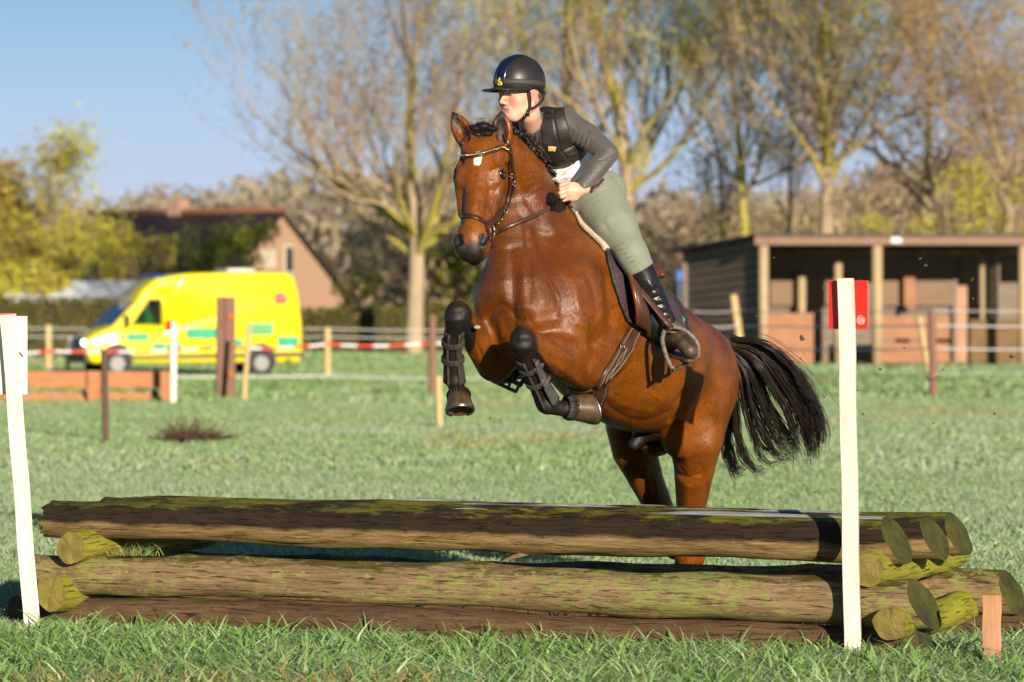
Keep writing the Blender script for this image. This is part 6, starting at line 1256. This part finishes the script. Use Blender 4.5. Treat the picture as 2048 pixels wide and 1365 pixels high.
mb = MB().ball(P(954, 655, 14.915), (.016, .010, .009), None, 8, 12); mb.obj('chestnut', simple('grey_callus', (.30, .24, .16), (.42, .35, .25), 60, .8, .4, .002), horse, smooth=True)

# ================================================================= RIDER
def J(*a): return [(P(x, y, Y), r) for x, y, Y, r in a]
HO = P(1041, 189, 15.14); yw = math.radians(46)
GF = nrm([-math.sin(yw), -math.cos(yw), -.04]); SF = np.array([math.cos(yw), -math.sin(yw), 0.]); SF = nrm(SF-GF*(SF@GF)); ZF = np.cross(GF, SF)
if ZF[2] < 0: ZF = -ZF
RH = np.c_[GF, SF, ZF]
def Q(g, s, z, k=1.06): return HO+g*GF*k+s*SF*k+z*ZF
SHL, ELL, WRL = P(1124, 243, 15.30), P(1217, 308, 15.16), P(1162, 380, 15.08)
SHR, ELR, WRR = P(1052, 292, 15.48), P(1010, 368, 15.56), P(1078, 402, 15.40)
PEL, WST, CHS, NKB = P(1192, 390, 15.62), P(1160, 345, 15.50), P(1104, 286, 15.38), P(1068, 240, 15.27)
BELTN = nrm([-.25, -.15, .95])
TU = nrm(NKB-PEL); TS = SHL-SHR; TS = nrm(TS-TU*(TS@TU)); TF = np.cross(TU, TS)
if TF[1] > 0: TF = -TF
RT = np.c_[TF, TS, TU]
HPL, KNL, ANL = P(1197, 400, 15.47), P(1264, 508, 15.26), P(1345, 664, 15.32)
HPR = mir(HPL); KNR = mir(KNL); ANR = P(1030, 708, 15.72)
def torso(F, e=0.0, k=.05):
    F.ell(PEL, (.10+e, .135+e, .11+e), RT, k); F.ell(WST, (.095+e, .135+e, .13+e), RT, k); F.ell(CHS, (.105+e, .155+e, .15+e), RT, k)
    F.ell(CHS+TU*.07, (.09+e, .165+e, .09+e), RT, k); F.cone(SHL, SHR, .055+e, .055+e, k)
def bust(F, e=0.0):
    for s_ in (.07, -.07): F.ell(CHS+TF*.075+TS*s_-TU*.01, (.05+e, .06+e, .06+e), RT, .03)
def arms(F, e=0.0, k=.02, cuff=True):
    for a, b, c in ((SHL, ELL, WRL), (SHR, ELR, WRR)):
        m = a*.5+b*.5+np.array([.01, 0, .005]); n = b*.55+c*.45
        F.chain([(a, .062+e), (m, .055+e), (b, .043+e), (n, .042+e), (c, .028+e)], k)
def legs(F, e=0.0, k=.04):
    for a, b, c in ((HPL, KNL, ANL), (HPR, KNR, ANR)):
        m = a*.5+b*.5; F.chain([(a, .112+e), (m, .096+e), (b, .060+e)], k); n = b*.68+c*.32; F.chain([(b, .062+e), (n, .060+e), (b*.35+c*.65, .047+e), (c, .038+e)], k)
def glute(F, e=0.0):
    F.ell(PEL-TU*.02-TF*.03+TS*.045, (.08+e, .075+e, .09+e), RT, .04); F.ell(PEL-TU*.02-TF*.03-TS*.05, (.08+e, .075+e, .09+e), RT, .04)
def grid2(segs):
    out = [segs[0]]; 
    for up, st in segs[1:]:
        while out[-1] < up: out.append(out[-1]+st)
    return np.array(out)
bx = grid2([-.12, (.12, .0026), (.20, .007), (.32, .003), (1.0, .009)]); by = grid2([14.88, (14.94, .008), (15.40, .0035), (16.05, .010)]); bz = grid2([1.02, (1.86, .010), (2.0, .0032), (2.20, .008), (2.52, .0026)])
B = Field(bx, by, bz)
torso(B, -.012); arms(B, -.008, .02); legs(B, -.010)
B.chain([(P(1062, 252, 15.26), .052), (Q(-.045, 0, -.085), .048), (Q(-.03, 0, -.03), .055)], .02)
# head
B.ell(Q(-.015, 0, .045), (.098, .076, .092), RH, .02); B.ell(Q(.025, 0, -.020), (.066, .062, .088), RH, .03)
B.ell(Q(.045, 0, -.070), (.042, .042, .042), RH, .03); B.ell(Q(.066, 0, -.094), (.021, .024, .020), RH, .02)
for s_ in (1, -1):
    B.cone(Q(-.005, .054*s_, -.050), Q(.055, .022*s_, -.100), .016, .013, .03)         # jaw line
    B.ell(Q(.058, .036*s_, -.026), (.024, .024, .024), RH, .025)                       # cheek
    B.ell(Q(.087, .031*s_, .004), (.016, .019, .011), RH, .012, sub=True)              # eye hollow
    B.ell(Q(.074, .032*s_, .003), (.0110, .0125, .0100), RH, .003)
    B.cone(Q(.086, .012*s_, .020), Q(.074, .046*s_, .019), .006, .006, .014)           # brow
    B.chain([(Q(.0845, .018*s_, .0035), .0022), (Q(.0885, .027*s_, .0105), .0030), (Q(.0865, .036*s_, .0105), .0030), (Q(.078, .045*s_, .003), .0022)], .003)      # upper lid
    B.chain([(Q(.0845, .018*s_, .0025), .0020), (Q(.0865, .028*s_, -.0055), .0024), (Q(.0845, .037*s_, -.0055), .0024), (Q(.078, .045*s_, .002), .0020)], .003)
    B.ell(Q(-.008, .070*s_, -.008), (.017, .008, .030), RH, .006); B.ell(Q(-.005, .079*s_, -.006), (.009, .006, .019), RH, .004, sub=True)
    B.ell(Q(.098, .0115*s_, -.040), (.010, .007, .008), RH, .006)                      # nostril wing
    B.ell(Q(.104, .007*s_, -.047), (.005, .0035, .003), RH, .002, sub=True)
B.chain([(Q(.083, 0, .010), .008), (Q(.099, 0, -.016), .0085), (Q(.110, 0, -.034), .0100)], .012)
B.cone(Q(.085, -.021, -.0625), Q(.085, .021, -.0625), .0046, .0046, .008); B.ell(Q(.089, 0, -.061), (.006, .015, .005), RH, .006)
B.cone(Q(.082, -.017, -.0735), Q(.082, .017, -.0735), .0052, .0052, .008); B.ell(Q(.096, 0, -.068), (.016, .017, .0040), RH, .001, sub=True)
# hands: stacked curled fingers round the rein, thumb on top
def hand(W, f, o, u, side):
    """W wrist, f forward, o outward (back of the hand), u up"""
    f, o, u = f*.92, o*.92, u*.90
    R = np.c_[f, o, u]; pc = W+f*.045
    B.chain([(W-f*.02, .024), (W+f*.02, .025)], .012); B.ell(pc, (.044, .018, .038), R, .010)
    for i, (ln, r_) in enumerate(((.040, .0088), (.044, .0092), (.041, .0088), (.034, .0078))):
        k0 = W+f*(.080-.004*abs(i-1.2))+u*(.029-.0185*i)+o*.006; k1 = k0+f*ln*.72-u*.004-o*.006; k2 = k1-o*.030-f*.004-u*.002; k3 = k2-f*ln*.62-o*.004+u*.001
        for a, b, ra, rb in ((k0-f*.02, k0, r_, r_*1.12), (k0, k1, r_*1.08, r_*.98), (k1, k2, r_*.98, r_*.92), (k2, k3, r_*.92, r_*.85)): B.cone(a, b, ra, rb, .0030)
    t0 = W+f*.025+u*.022-o*.010; t1 = W+f*.060+u*.046-o*.012; t2 = W+f*.092+u*.040-o*.020
    B.chain([(t0, .014), (t1, .0108), (t2, .0090)], .006)
hf = nrm([-.86, -.42, -.22]); ho = nrm(np.cross(hf, [.05, -.1, 1])); ho = ho if ho[1] < 0 else -ho; hu = np.cross(ho, hf); hu = hu if hu[2] > 0 else -hu
hand(WRL, hf, ho, hu, 1)
hand(WRR, nrm([-.3, -.9, -.2]), nrm([-.9, .3, 0]), np.array([0, 0, 1.]), -1)
person = empty('person', P(1200, 690, 15.44), 'rider in black helmet, body protector, grey top and pale green breeches on the bay horse', 'person')
M_SKIN, nt, b = new_mat('fair_skin'); v = coords(nt); at = node(nt, 'ShaderNodeAttribute', attribute_name='blush'); lp = node(nt, 'ShaderNodeAttribute', attribute_name='lip')
c_ = ramp(nt, noise(nt, v, 30, 4), [(.3, (.62, .36, .25)), (.7, (.70, .43, .31))]); c_ = mix(nt, at.outputs['Fac'], c_, (.62, .20, .15)); c_ = mix(nt, lp.outputs['Fac'], c_, (.60, .26, .21)); nt.links.new(c_, b.inputs['Base Color'])
b.inputs['Roughness'].default_value = .48; b.inputs['Subsurface Weight'].default_value = .12; b.inputs['Subsurface Radius'].default_value = (.02, .008, .004); b.inputs['Subsurface Scale'].default_value = .4; bump(nt, b, noise(nt, v, 300, 3), .15, .001)
bm_ = B.mesh('body', 1); V = verts_of(bm_).astype(float)
bl = np.zeros(len(V)); 
for s_ in (1, -1): bl = np.maximum(bl, (1-smooth01(.008, .034, np.linalg.norm(V-Q(.075, .036*s_, -.030), axis=1)))*.75)
bl = np.maximum(bl, (1-smooth01(.006, .018, np.linalg.norm(V-Q(.112, 0, -.034), axis=1)))*.6)
for s_ in (1, -1): bl = np.maximum(bl, (1-smooth01(.015, .034, np.linalg.norm(V-Q(-.008, .074*s_, -.005), axis=1)))*.7)
for q_ in [WRL+hf*(.074)+hu*(.029-.0185*i)+ho*.014 for i in range(4)]: bl = np.maximum(bl, (1-smooth01(.004, .016, np.linalg.norm(V-q_, axis=1)))*.5)
set_attr(bm_, 'blush', bl); li = np.zeros(len(V))
for a_, b_, r_ in ((Q(.090, -.018, -.0615), Q(.090, .018, -.0615), .0048), (Q(.087, -.015, -.0735), Q(.087, .015, -.0735), .0052)): li = np.maximum(li, 1-smooth01(r_, r_+.003, seg_dist(V, a_, b_)))
set_attr(bm_, 'lip', li); link('body', bm_, M_SKIN, person)
del B
mb = MB(); mb.ball(Q(.0820, 0, -.0672), (.008, .0145, .0034), RH, 6, 12); mb.obj('teeth', simple('teeth', (.75, .70, .62), None, 40, .3, 0), person, smooth=True)
M_IRIS = simple('eye_iris', (.05, .035, .02), (.02, .015, .01), 90, .1, 0, coat=1); M_SCL = simple('eye_white', (.70, .66, .62), None, 30, .15, 0)
for s_ in (1, -1):
    mb = MB(); mb.ball(Q(.0755, .0315*s_, .003), .0128, RH, 10, 14); mb.ball(Q(.0843, .031*s_-.003, .004), (.0042, .0058, .0058), RH, 8, 12, mi=1); link('eye', mb.mesh('eye'), [M_SCL, M_IRIS], person)
    mb = MB(); mb.tube([Q(.088, .016*s_, .021), Q(.088, .028*s_, .024), Q(.080, .046*s_, .020)], [.0016, .0026, .001], 6); mb.obj('eyebrow', simple('brown_brow', (.12, .06, .03), None, 60, .7, 0), person, smooth=True)
# hair at the nape and temple
mb = MB(); M_HAIR = simple('light_brown_hair', (.10, .052, .022), (.22, .12, .05), 30, .45, .3, .002, (1, 1, .15))
mb.ball(Q(-.055, 0, .005), (.045, .066, .040), RH, 12, 18); hr = mb.obj('hair', M_HAIR, person, smooth=True)
mb = MB(); rh = np.random.default_rng(5)
mb.ball(Q(.006, .062, .026), (.040, .012, .016), RH, 8, 12)
for i in range(0):
    s_ = 1 if i % 3 else -1; a = Q(rh.uniform(-.06, .035), s_*rh.uniform(.066, .078), rh.uniform(.02, .04)); mb.tube([a, a+GF*rh.uniform(-.03, 0)-ZF*rh.uniform(.01, .03)+SF*s_*.003, a+GF*rh.uniform(-.05, -.02)-ZF*rh.uniform(.0, .02)], [.001, .001, .0004], 3, cap=False)
mb.obj('temple_hair', M_HAIR, hr, smooth=True)
mb = MB(); mb.tube([Q(-.09, .06, .0), Q(-.125, .075, .006), Q(-.16, .085, .012)], [.0006, .0005, .0003], 3); mb.obj('hair_strand', M_HAIR, hr, smooth=True)
mb = MB().ball(Q(-.010, .079, -.039), .0026, None, 6, 8); mb.obj('earring', M_STEEL, person, smooth=True)
# helmet
helmet = bpy.data.objects.new('helmet', None); COL.objects.link(helmet); helmet.location = Vector(HO); helmet.parent = person; helmet.matrix_parent_inverse = Matrix.Translation(-Vector(person.location))
M_SHELL = simple('matt_black_shell', (.020, .018, .018), (.026, .023, .022), 40, .42, .25, .0008, spec=.5)
M_GLOSS = simple('glossy_navy_stripe', (.006, .009, .03), (.008, .012, .04), 20, .22, 0, coat=.5)
M_BANDH = simple('charcoal_band', (.045, .041, .036), (.055, .05, .045), 80, .6, .3, .001)
HC = (.004, 0, .056); HRD = (.124, .101, .114)
def hsh(th, ph, k=1.0):   # th around from front, ph elevation angle
    e = 1.0+.03*math.cos(th)*0
    return Q(HC[0]+HRD[0]*k*math.cos(ph)*math.cos(th), HC[1]+HRD[1]*k*math.cos(ph)*math.sin(th), HC[2]+HRD[2]*k*math.sin(ph), 1.0)
def rimz(th): return -.32-.22*smooth01(.2, 1, .5-.5*math.cos(th))+.12*math.exp(-((abs(math.remainder(th, 6.283))-1.75)/.35)**2)
N, M2 = 64, 18; V_ = []; F_ = []
for lay in (0, 1):
    for j in range(M2+1):
        for i in range(N):
            th = 2*math.pi*i/N; p0 = math.asin(max(-.9, rimz(th))); ph = p0+(math.pi/2-p0)*j/M2; V_.append(hsh(th, ph, 1 if lay == 0 else .93))
o = (M2+1)*N
F_ = [(j*N+i, j*N+(i+1) % N, (j+1)*N+(i+1) % N, (j+1)*N+i) for j in range(M2) for i in range(N)]; F_ += [tuple(o+q for q in f[::-1]) for f in F_]; F_ += [(i, o+i, o+(i+1) % N, (i+1) % N) for i in range(N)]
MB().add(V_, F_).obj('shell', M_SHELL, None, smooth=True).name; hs = bpy.data.objects['shell'] if False else COL.objects[-1]
def hpart(mb, name, mat):
    o_ = mb.obj(name, mat, None, smooth=True); o_.parent = helmet; o_.matrix_parent_inverse = Matrix.Translation(-Vector(HO)); return o_
for o_ in [x for x in COL.objects if x.name.startswith('shell') and x.parent is None]: o_.parent = helmet; o_.matrix_parent_inverse = Matrix.Translation(-Vector(HO))
mb = MB(); V_ = []
for j in range(4):
    for i in range(N+1):
        th = 2*math.pi*i/N; z = -.15-.14*(.5-.5*math.cos(th))+(0, 0, .22, .22)[j]; V_.append(hsh(th, math.asin(z), (.99, 1.014, 1.012, .99)[j]))
mb.add(V_, [(j*(N+1)+i, j*(N+1)+i+1, (j+1)*(N+1)+i+1, (j+1)*(N+1)+i) for j in range(3) for i in range(N)]); hpart(mb, 'band', M_BANDH)
mb = MB(); V_ = []; n_ = 20      # glossy centre stripe, front to crown
for i in range(n_+1):
    ph = math.asin(-.1)+(math.pi*.55)*i/n_; half = .030+.006*math.sin(ph)
    for q in (-1, -.9, 0, .9, 1):
        g_ = HRD[0]*math.cos(ph); zz = HRD[2]*math.sin(ph); s_ = half*q; kk = math.sqrt(max(.01, 1-(s_/HRD[1])**2)); V_.append(Q(HC[0]+(g_*kk)*(1.03 if abs(q) < 1 else .99), s_, HC[2]+zz*kk*(1.03 if abs(q) < 1 else .99), 1.0))
mb.add(V_, [(i*5+k, i*5+k+1, (i+1)*5+k+1, (i+1)*5+k) for i in range(n_) for k in range(4)]); hpart(mb, 'centre_stripe', M_GLOSS)
mb = MB(); V_ = []; n_ = 36; ths = np.linspace(-1.40, 1.40, n_+1)       # peak
for lay in (0, 1):
    for j in range(8):
        for th in ths:
            ext = .072*max(0, math.cos(th*1.12))**.7*(j/7); p = hsh(th, math.asin(-.17-.05*abs(th)), 1.0); d_ = GF*math.cos(th*.55)+SF*math.sin(th*.55)*.75
            V_.append(p+d_*ext+ZF*(-.002-.020*(j/7)+.008*(j/7)**3-(.004 if lay else 0)))
W_ = n_+1; o = 8*W_; F_ = [(j*W_+i, j*W_+i+1, (j+1)*W_+i+1, (j+1)*W_+i) for j in range(7) for i in range(n_)]; F_ += [tuple(o+q for q in f[::-1]) for f in F_]; F_ += [(7*W_+i, 7*W_+i+1, o+7*W_+i+1, o+7*W_+i) for i in range(n_)]
mb.add(V_, F_); hpart(mb, 'peak', M_SHELL)
mb = MB(); M_GOLD = simple('gold_badge', (.80, .58, .05), (.9, .7, .1), 200, .3, .2, .001, metal=.3); ec = hsh(.10, .0, 1.04); eu = ZF; es = SF; eg = GF
mb = MB()
def B2(*q): return [ec+es*x*.001+eu*z*.001+eg*.001 for x, z in q]
for q, r_ in (([(-14, -15), (-6, -18), (4, -18), (14, -14)], .0032), ([(-11, -8), (-4, -5), (5, -6), (11, -9)], .0045), ([(-11, -8), (-15, -14)], .0028), ([(-7, -8), (-5, -16)], .0026), ([(7, -8), (8, -16)], .0028), ([(11, -9), (14, -15)], .0026), ([(-10, -6), (-9, 3), (-5, 6)], .0034), ([(-3, -4), (-1, 5), (0, 10)], .0034), ([(0, 10), (1, 15)], .0026), ([(-3, 3), (-8, 2)], .0018)): mb.tube(B2(*q), r_, 6)
hpart(mb, 'badge', M_GOLD)
M_WEB = simple('black_webbing', (.010, .009, .010), (.02, .018, .018), 90, .6, .3, .001)
mb = MB()
for s_ in (1, -1):
    a = [Q(.030, .074*s_, .030), Q(.024, .075*s_, .0), Q(.016, .070*s_, -.045), Q(.020, .060*s_, -.080), Q(.038, .035*s_, -.112), Q(.046, 0, -.122)]
    a = catmull(a, 5); mb.ribbon(a, [SF*s_*(1-.9*(i/len(a))**2)-ZF*(i/len(a))**3 for i in range(len(a))], .014, .0035)
    a = catmull([Q(-.085, .055*s_, .01), Q(-.055, .068*s_, -.030), Q(-.02, .068*s_, -.055), Q(.014, .066*s_, -.066)], 5); mb.ribbon(a, [SF*s_]*len(a), .012, .003)
hpart(mb, 'chin_strap', M_WEB)
mb = MB(); c_ = Q(.022, .060, -.084); mb.box(c_, (.012, .012, .030), RH); mb.box(Q(.030, .050, -.098), (.014, .012, .016), RH); hpart(mb, 'buckle', simple('black_plastic', (.012, .012, .012), None, 30, .25, 0, spec=.6))
# ---- clothing
def cloth_mat(name, c1, c2, rough=.7, fold=.5, fs=14, fdist=.012, stretch=(1, 1, 1), weave=900, sheen=.2):
    m, nt, b = new_mat(name); v = coords(nt, stretch); v0 = coords(nt); nt.links.new(ramp(nt, noise(nt, v0, 12, 4), [(.3, c1), (.7, c2)]), b.inputs['Base Color']); b.inputs['Roughness'].default_value = rough; b.inputs['Sheen Weight'].default_value = sheen
    b1 = bump(nt, b, noise(nt, v, fs, 3, .5, 1.2), fold, fdist); bump(nt, b, noise(nt, v0, weave, 2), .2, .0006, b1); return m
M_GREY = cloth_mat('grey_technical_jersey', (.080, .074, .066), (.098, .090, .081), .55, .35, 16, .010)
M_VEST = cloth_mat('black_brown_padded_nylon', (.012, .009, .007), (.022, .016, .012), .5, .22, 14, .012, sheen=.0)
M_WHITE = cloth_mat('white_cotton', (.80, .80, .80), (.86, .86, .86), .8, .8, 13, .03)
M_BREECH = cloth_mat('sage_green_breeches', (.20, .232, .175), (.23, .26, .20), .75, .3, 9, .012)
M_BOOT, nt, b = new_mat('worn_black_boot_leather'); v = coords(nt); nt.links.new(ramp(nt, noise(nt, v, 40, 6, .7), [(.45, (.012, .011, .011)), (.72, (.020, .018, .017)), (.80, (.14, .12, .10))]), b.inputs['Base Color'])
b.inputs['Roughness'].default_value = .34; bb1 = bump(nt, b, noise(nt, coords(nt, (1, 1, 2.2)), 9, 2, .4, .8), .25, .02); bump(nt, b, noise(nt, v, 160, 3), .2, .001, bb1)
M_MUDBOOT = simple('mud_caked_boot', (.022, .018, .013), (.12, .085, .045), 26, .5, .6, .004, detail=6)
gS = 1
cx = grid2([-.10, (.62, .0042)]); cy = grid2([14.86, (15.80, .0050)]); cz = grid2([1.70, (2.30, .0042)])
C = Field(cx, cy, cz); torso(C, .0); bust(C, .0); arms(C, .002, .025); C.chain([(P(1070, 256, 15.28), .068), (P(1060, 238, 15.25), .058)], .02)
def creases(me_, lst):
    V = verts_of(me_).astype(float); n = np.empty(len(V)*3, np.float32); me_.vertices.foreach_get('normal', n); n = n.reshape(-1, 3)
    px = 1024+V[:, 0]/V[:, 1]*FPX; py = HOR-(V[:, 2]-CAMH)/V[:, 1]*FPX; D = np.zeros(len(V))
    for a, b, r_, am in lst:
        a = np.array(a, float); b = np.array(b, float); ba = b-a; q = np.c_[px, py]; t = ((q-a)@ba)/(ba@ba); tc = np.clip(t, 0, 1); d = np.hypot(*(q-(a+tc[:, None]*ba)).T); D += am*np.exp(-(d/r_)**2)*np.sin(np.pi*np.clip(tc*.9+.05, 0, 1))
    D *= (n[:, 1] < .2); V = V+n*D[:, None]; me_.vertices.foreach_set('co', V.astype(np.float32).ravel()); me_.update()
C.clip(P(1058, 236, 15.24), np.array([-.55, -.1, .45])); C.clip(WST-TU*.03, -BELTN)
wl = nrm(WRL-ELL); 
sleeve_cut = (WRL, wl)
x = C.ax[0][:, None, None]; y = C.ax[1][None, :, None]; z = C.ax[2][None, None, :]
for (wp, wd) in ((WRL, wl), (WRR, nrm(WRR-ELR))):       # cut only near that wrist
    pl = (x-wp[0])*wd[0]+(y-wp[1])*wd[1]+(z-wp[2])*wd[2]; near = np.sqrt((x-wp[0])**2+(y-wp[1])**2+(z-wp[2])**2)-.09
    C.f = np.maximum(C.f, np.minimum(pl, -near).astype(np.float32))
me = C.mesh('shirt', 2)
cr_ = [((1196+i*5, 318+i*4.6), (1214+i*3.2, 322+i*1.8), 1.8, -.004) for i in range(-2, 3)]
cr_ = []
for i in range(11):      # folds inside the bent elbow, fanning across the forearm
    t = i/10; a = np.array([1188-36*t, 322+38*t]); b = a+np.array([26+16*(1-t), 2-26*(1-t)*.35]); cr_.append((a, b, 1.6, -.0060)); cr_.append((a+(0, 3.2), b+(0, 3.2), 1.7, .0040))
for i in range(5): cr_.append(((1146+i*9, 262+i*3), (1140+i*8, 280+i*6), 2.4, -.005))
cr_ += [((1148, 250), (1158, 262), 3, -.003), ((1183, 262), (1160, 298), 1.2, -.0025), ((1196, 268), (1176, 298), 1.2, -.0025), ((1105, 215), (1112, 240), 2.0, -.004), ((1112, 240), (1128, 275), 1.5, -.003)]
creases(me, cr_); shirt = link('shirt', me, M_GREY, person)
SB = bvh_of(me)
# small monogram on the sleeve
c_, n_ = hit(SB, 1181, 268, .0015); ex = nrm(P(1190, 274, 15.24)-P(1174, 264, 15.24)); ez = nrm(n_-ex*(n_@ex)); ey = np.cross(ez, ex)
lt = link('monogram', text_mesh('PS', .030, .0006), M_WEB, shirt); lt.matrix_basis = Matrix((Vector(ex), Vector(ey), Vector(ez))).transposed().to_4x4(); lt.location = Vector(c_)
# white number bib under the protector
C = Field(cx, cy, cz); torso(C, .008); bust(C, .004); C.ell(P(1128, 342, 15.33), (.075, .07, .065), None, .04); C.clip(WST+TU*.17, TU); C.clip(WST-TU*.025, -BELTN); C.clip(WST-TF*.02, -TF)
link('white_top', C.mesh('white_top', 2), M_WHITE, person)
# body protector
C = Field(cx, cy, cz); torso(C, .020, .04); bust(C, .010)
C.cone(SHL+TS*.055-TU*.03, SHL+TS*.2-TU*.06, .088, .11, .015, sub=True); C.cone(SHR-TS*.055-TU*.03, SHR-TS*.2-TU*.06, .088, .11, .015, sub=True)
C.chain([(P(1074, 236, 15.28), .083), (Q(-.03, 0, -.05), .083)], .015) if False else None
C.ell(P(1046, 240, 15.20), (.062, .074, .085), None, .02, sub=True); C.chain([(P(1098, 224, 15.37), .045), (P(1093, 246, 15.30), .045), (P(1091, 288, 15.27), .047)], .03); C.clip(CHS-TU*.075, -TU)
me = C.mesh('body_protector', 2)
creases(me, [((1073, 212), (1076, 300), 1.2, -.004), ((1080, 232), (1108, 234), 1.3, -.005), ((1106, 232), (1120, 300), 1.3, -.006), ((1080, 245), (1084, 300), 1.2, -.003), ((1120, 300), (1160, 350), 1.6, -.005), ((1122, 304), (1160, 286), 1.6, -.005), ((1135, 325), (1165, 308), 2, -.003), ((1140, 312), (1175, 300), 2, .003)])
vest = link('body_protector', me, M_VEST, person); VB = bvh_of(me)
mb = MB(); strap(mb, [(1073, 292), (1082, 300), (1092, 314), (1098, 324)], .030, .005, .003, bvh=VB); strap(mb, [(1078, 216), (1076, 232), (1074, 252), (1074, 290)], .018, .004, .003, bvh=VB); strap(mb, [(1082, 219), (1094, 220), (1108, 222)], .034, .003, .002, bvh=VB); mb.obj('strap', M_WEB, vest, smooth=True)
mb = MB(); strap(mb, [(1096, 297), (1103, 297), (1111, 298)], .024, .003, .006, bvh=VB); mb.obj('label_patch', simple('tan_patch', (.62, .42, .18), (.5, .3, .12), 200, .6, .2, .001), vest, smooth=True)
# breeches
C = Field(grid2([-.10, (1.05, .0070)]), grid2([14.86, (16.1, .0085)]), grid2([1.30, (2.08, .0070)]))
C.ell(PEL, (.105, .138, .115), RT, .05); C.ell(WST, (.100, .125, .13), RT, .05); glute(C); legs(C, .004, .03); C.clip(WST-TU*.015, BELTN)
for kn, an in ((KNL, ANL), (KNR, ANR)):
    d_ = nrm(an-kn); x = C.ax[0][:, None, None]; y = C.ax[1][None, :, None]; z = C.ax[2][None, None, :]; cp = kn*.80+an*.20
    C.clip(cp, d_)
me = C.mesh('breeches', 2)
creases(me, [((1150, 412), (1192, 392), 2.2, -.006), ((1152, 424), (1200, 398), 2.4, -.005), ((1150, 432), (1180, 414), 2.2, .004), ((1190, 378), (1226, 350), 2.0, -.003), ((1196, 384), (1232, 372), 1.6, -.0035), ((1210, 360), (1222, 376), 1.8, -.004), ((1228, 352), (1268, 420), 1.2, -.0015), ((1236, 520), (1284, 512), 1.5, -.002), ((1244, 534), (1290, 524), 1.5, -.002), ((1200, 440), (1225, 470), 5, -.004)])
br = link('breeches', me, M_BREECH, person); RB = bvh_of(me)
mb = MB()
for i in range(6):
    x0, y0 = 1236+i*7.0, 492+i*8.0; p_ = [hit(RB, x0+a_, y0+b_, .0012)[0] for a_, b_ in ((0, 0), (11, -7), (14, 2), (4, 9))]; mb.tube(p_, .0013, 4)
mb.obj('knee_grip', simple('pale_silicone', (.36, .37, .28), None, 40, .5, 0), br, smooth=True)
mb = MB(); strap(mb, [(1180, 384), (1190, 375), (1200, 364), (1205, 358)], .022, .003, .002, bvh=RB); mb.obj('belt', M_BROWNLEATHER, person, smooth=True)
# boots
def boot(K, A, sgn):
    t0 = K*.86+A*.14; d_ = nrm(A-K)
    fx = np.array([.20, -.90, -.10]) if sgn == 1 else np.array([-.1, -.95, -.1])
    lo = np.minimum(t0, A)-.16; hi = np.maximum(t0, A)+.16
    F = Field(grid2([lo[0], (hi[0], .0052)]), grid2([lo[1]-.12, (hi[1], .0060)]), grid2([lo[2], (hi[2], .0052)]))
    F.chain([(t0-d_*.03, .058), (K*.68+A*.32, .058), (K*.42+A*.58, .050), (K*.15+A*.85, .040), (A, .040)], .03)
    F.clip(t0, -d_+np.array([-.30, 0, .20])*.8); F.ell(t0-d_*.02, (.050, .050, .05), None, .01, sub=True)
    sh = F.mesh('boot_shaft', 2); 
    creases(sh, [((1300, 585), (1322, 572), 3, -.006), ((1304, 598), (1330, 590), 3, -.006), ((1312, 612), (1336, 606), 3, -.006), ((1318, 592), (1326, 610), 3, .004), ((1322, 628), (1344, 622), 2.5, -.005), ((1328, 640), (1346, 636), 2.5, -.004), ((1296, 560), (1312, 590), 5, .004)]) if sgn == 1 else None
    o1 = link('boot', sh, M_BOOT, person)
    toe = A+nrm(fx)*.15+np.array([.035*sgn, 0, -.065]); heel = A-nrm(fx)*.035+np.array([0, 0, -.055])
    F = Field(F.ax[0], F.ax[1], F.ax[2]); F.chain([(A+np.array([0, 0, .02]), .043), (A+np.array([.004, -.02, -.03]), .043), (A*.45+toe*.55+np.array([0, 0, .008]), .040), (toe, .033)], .02); F.cone(heel, A, .036, .036, .02)
    link('foot', F.mesh('foot', 2), M_MUDBOOT, o1)
    mb = MB(); dirf = nrm(toe-heel); up_ = np.array([0, 0, 1.]); sd = nrm(np.cross(dirf, up_)); up_ = np.cross(sd, dirf); V_ = []; n = 14
    for lay in (0, 1):
        for i in range(n+1):
            t = i/n; c = heel*(1-t)+toe*t+dirf*(.03*t-.02*(1-t))-up_*(.034+(.014+(.012 if t < .25 else 0)) * lay); wd = .034*(.85+.35*math.sin(math.pi*min(1, t*1.05))**1)*(1 if 0 < i < n else .6); V_ += [c-sd*wd, c+sd*wd]
    o = 2*(n+1); F_ = [(2*i, 2*i+1, 2*i+3, 2*i+2) for i in range(n)]; F_ += [tuple(o+q for q in f[::-1]) for f in F_]+[(2*i, 2*i+2, o+2*i+2, o+2*i) for i in range(n)]+[(2*i+1, o+2*i+1, o+2*i+3, 2*i+3) for i in range(n)]+[(0, o, o+1, 1), (2*n, 2*n+1, o+2*n+1, o+2*n)]
    mb.add(V_, F_).obj('sole', M_MUDBOOT, o1, smooth=False, bevel=.003)
    if sgn == 1:
        mb = MB(); c_ = A-d_*.05
        mb.tube([A+nrm(fx)*.02+np.array([.03, -.035, .0]), A+np.array([.045, 0, .0]), A-nrm(fx)*.045+np.array([.02, 0, .005])], .006, 6); mb.tube([A-nrm(fx)*.045, A-nrm(fx)*.075+np.array([0, 0, -.004])], .005, 6); mb.obj('spur', M_STEEL, o1, smooth=True)
boot(KNL, ANL, 1); boot(KNR, ANR, -1)
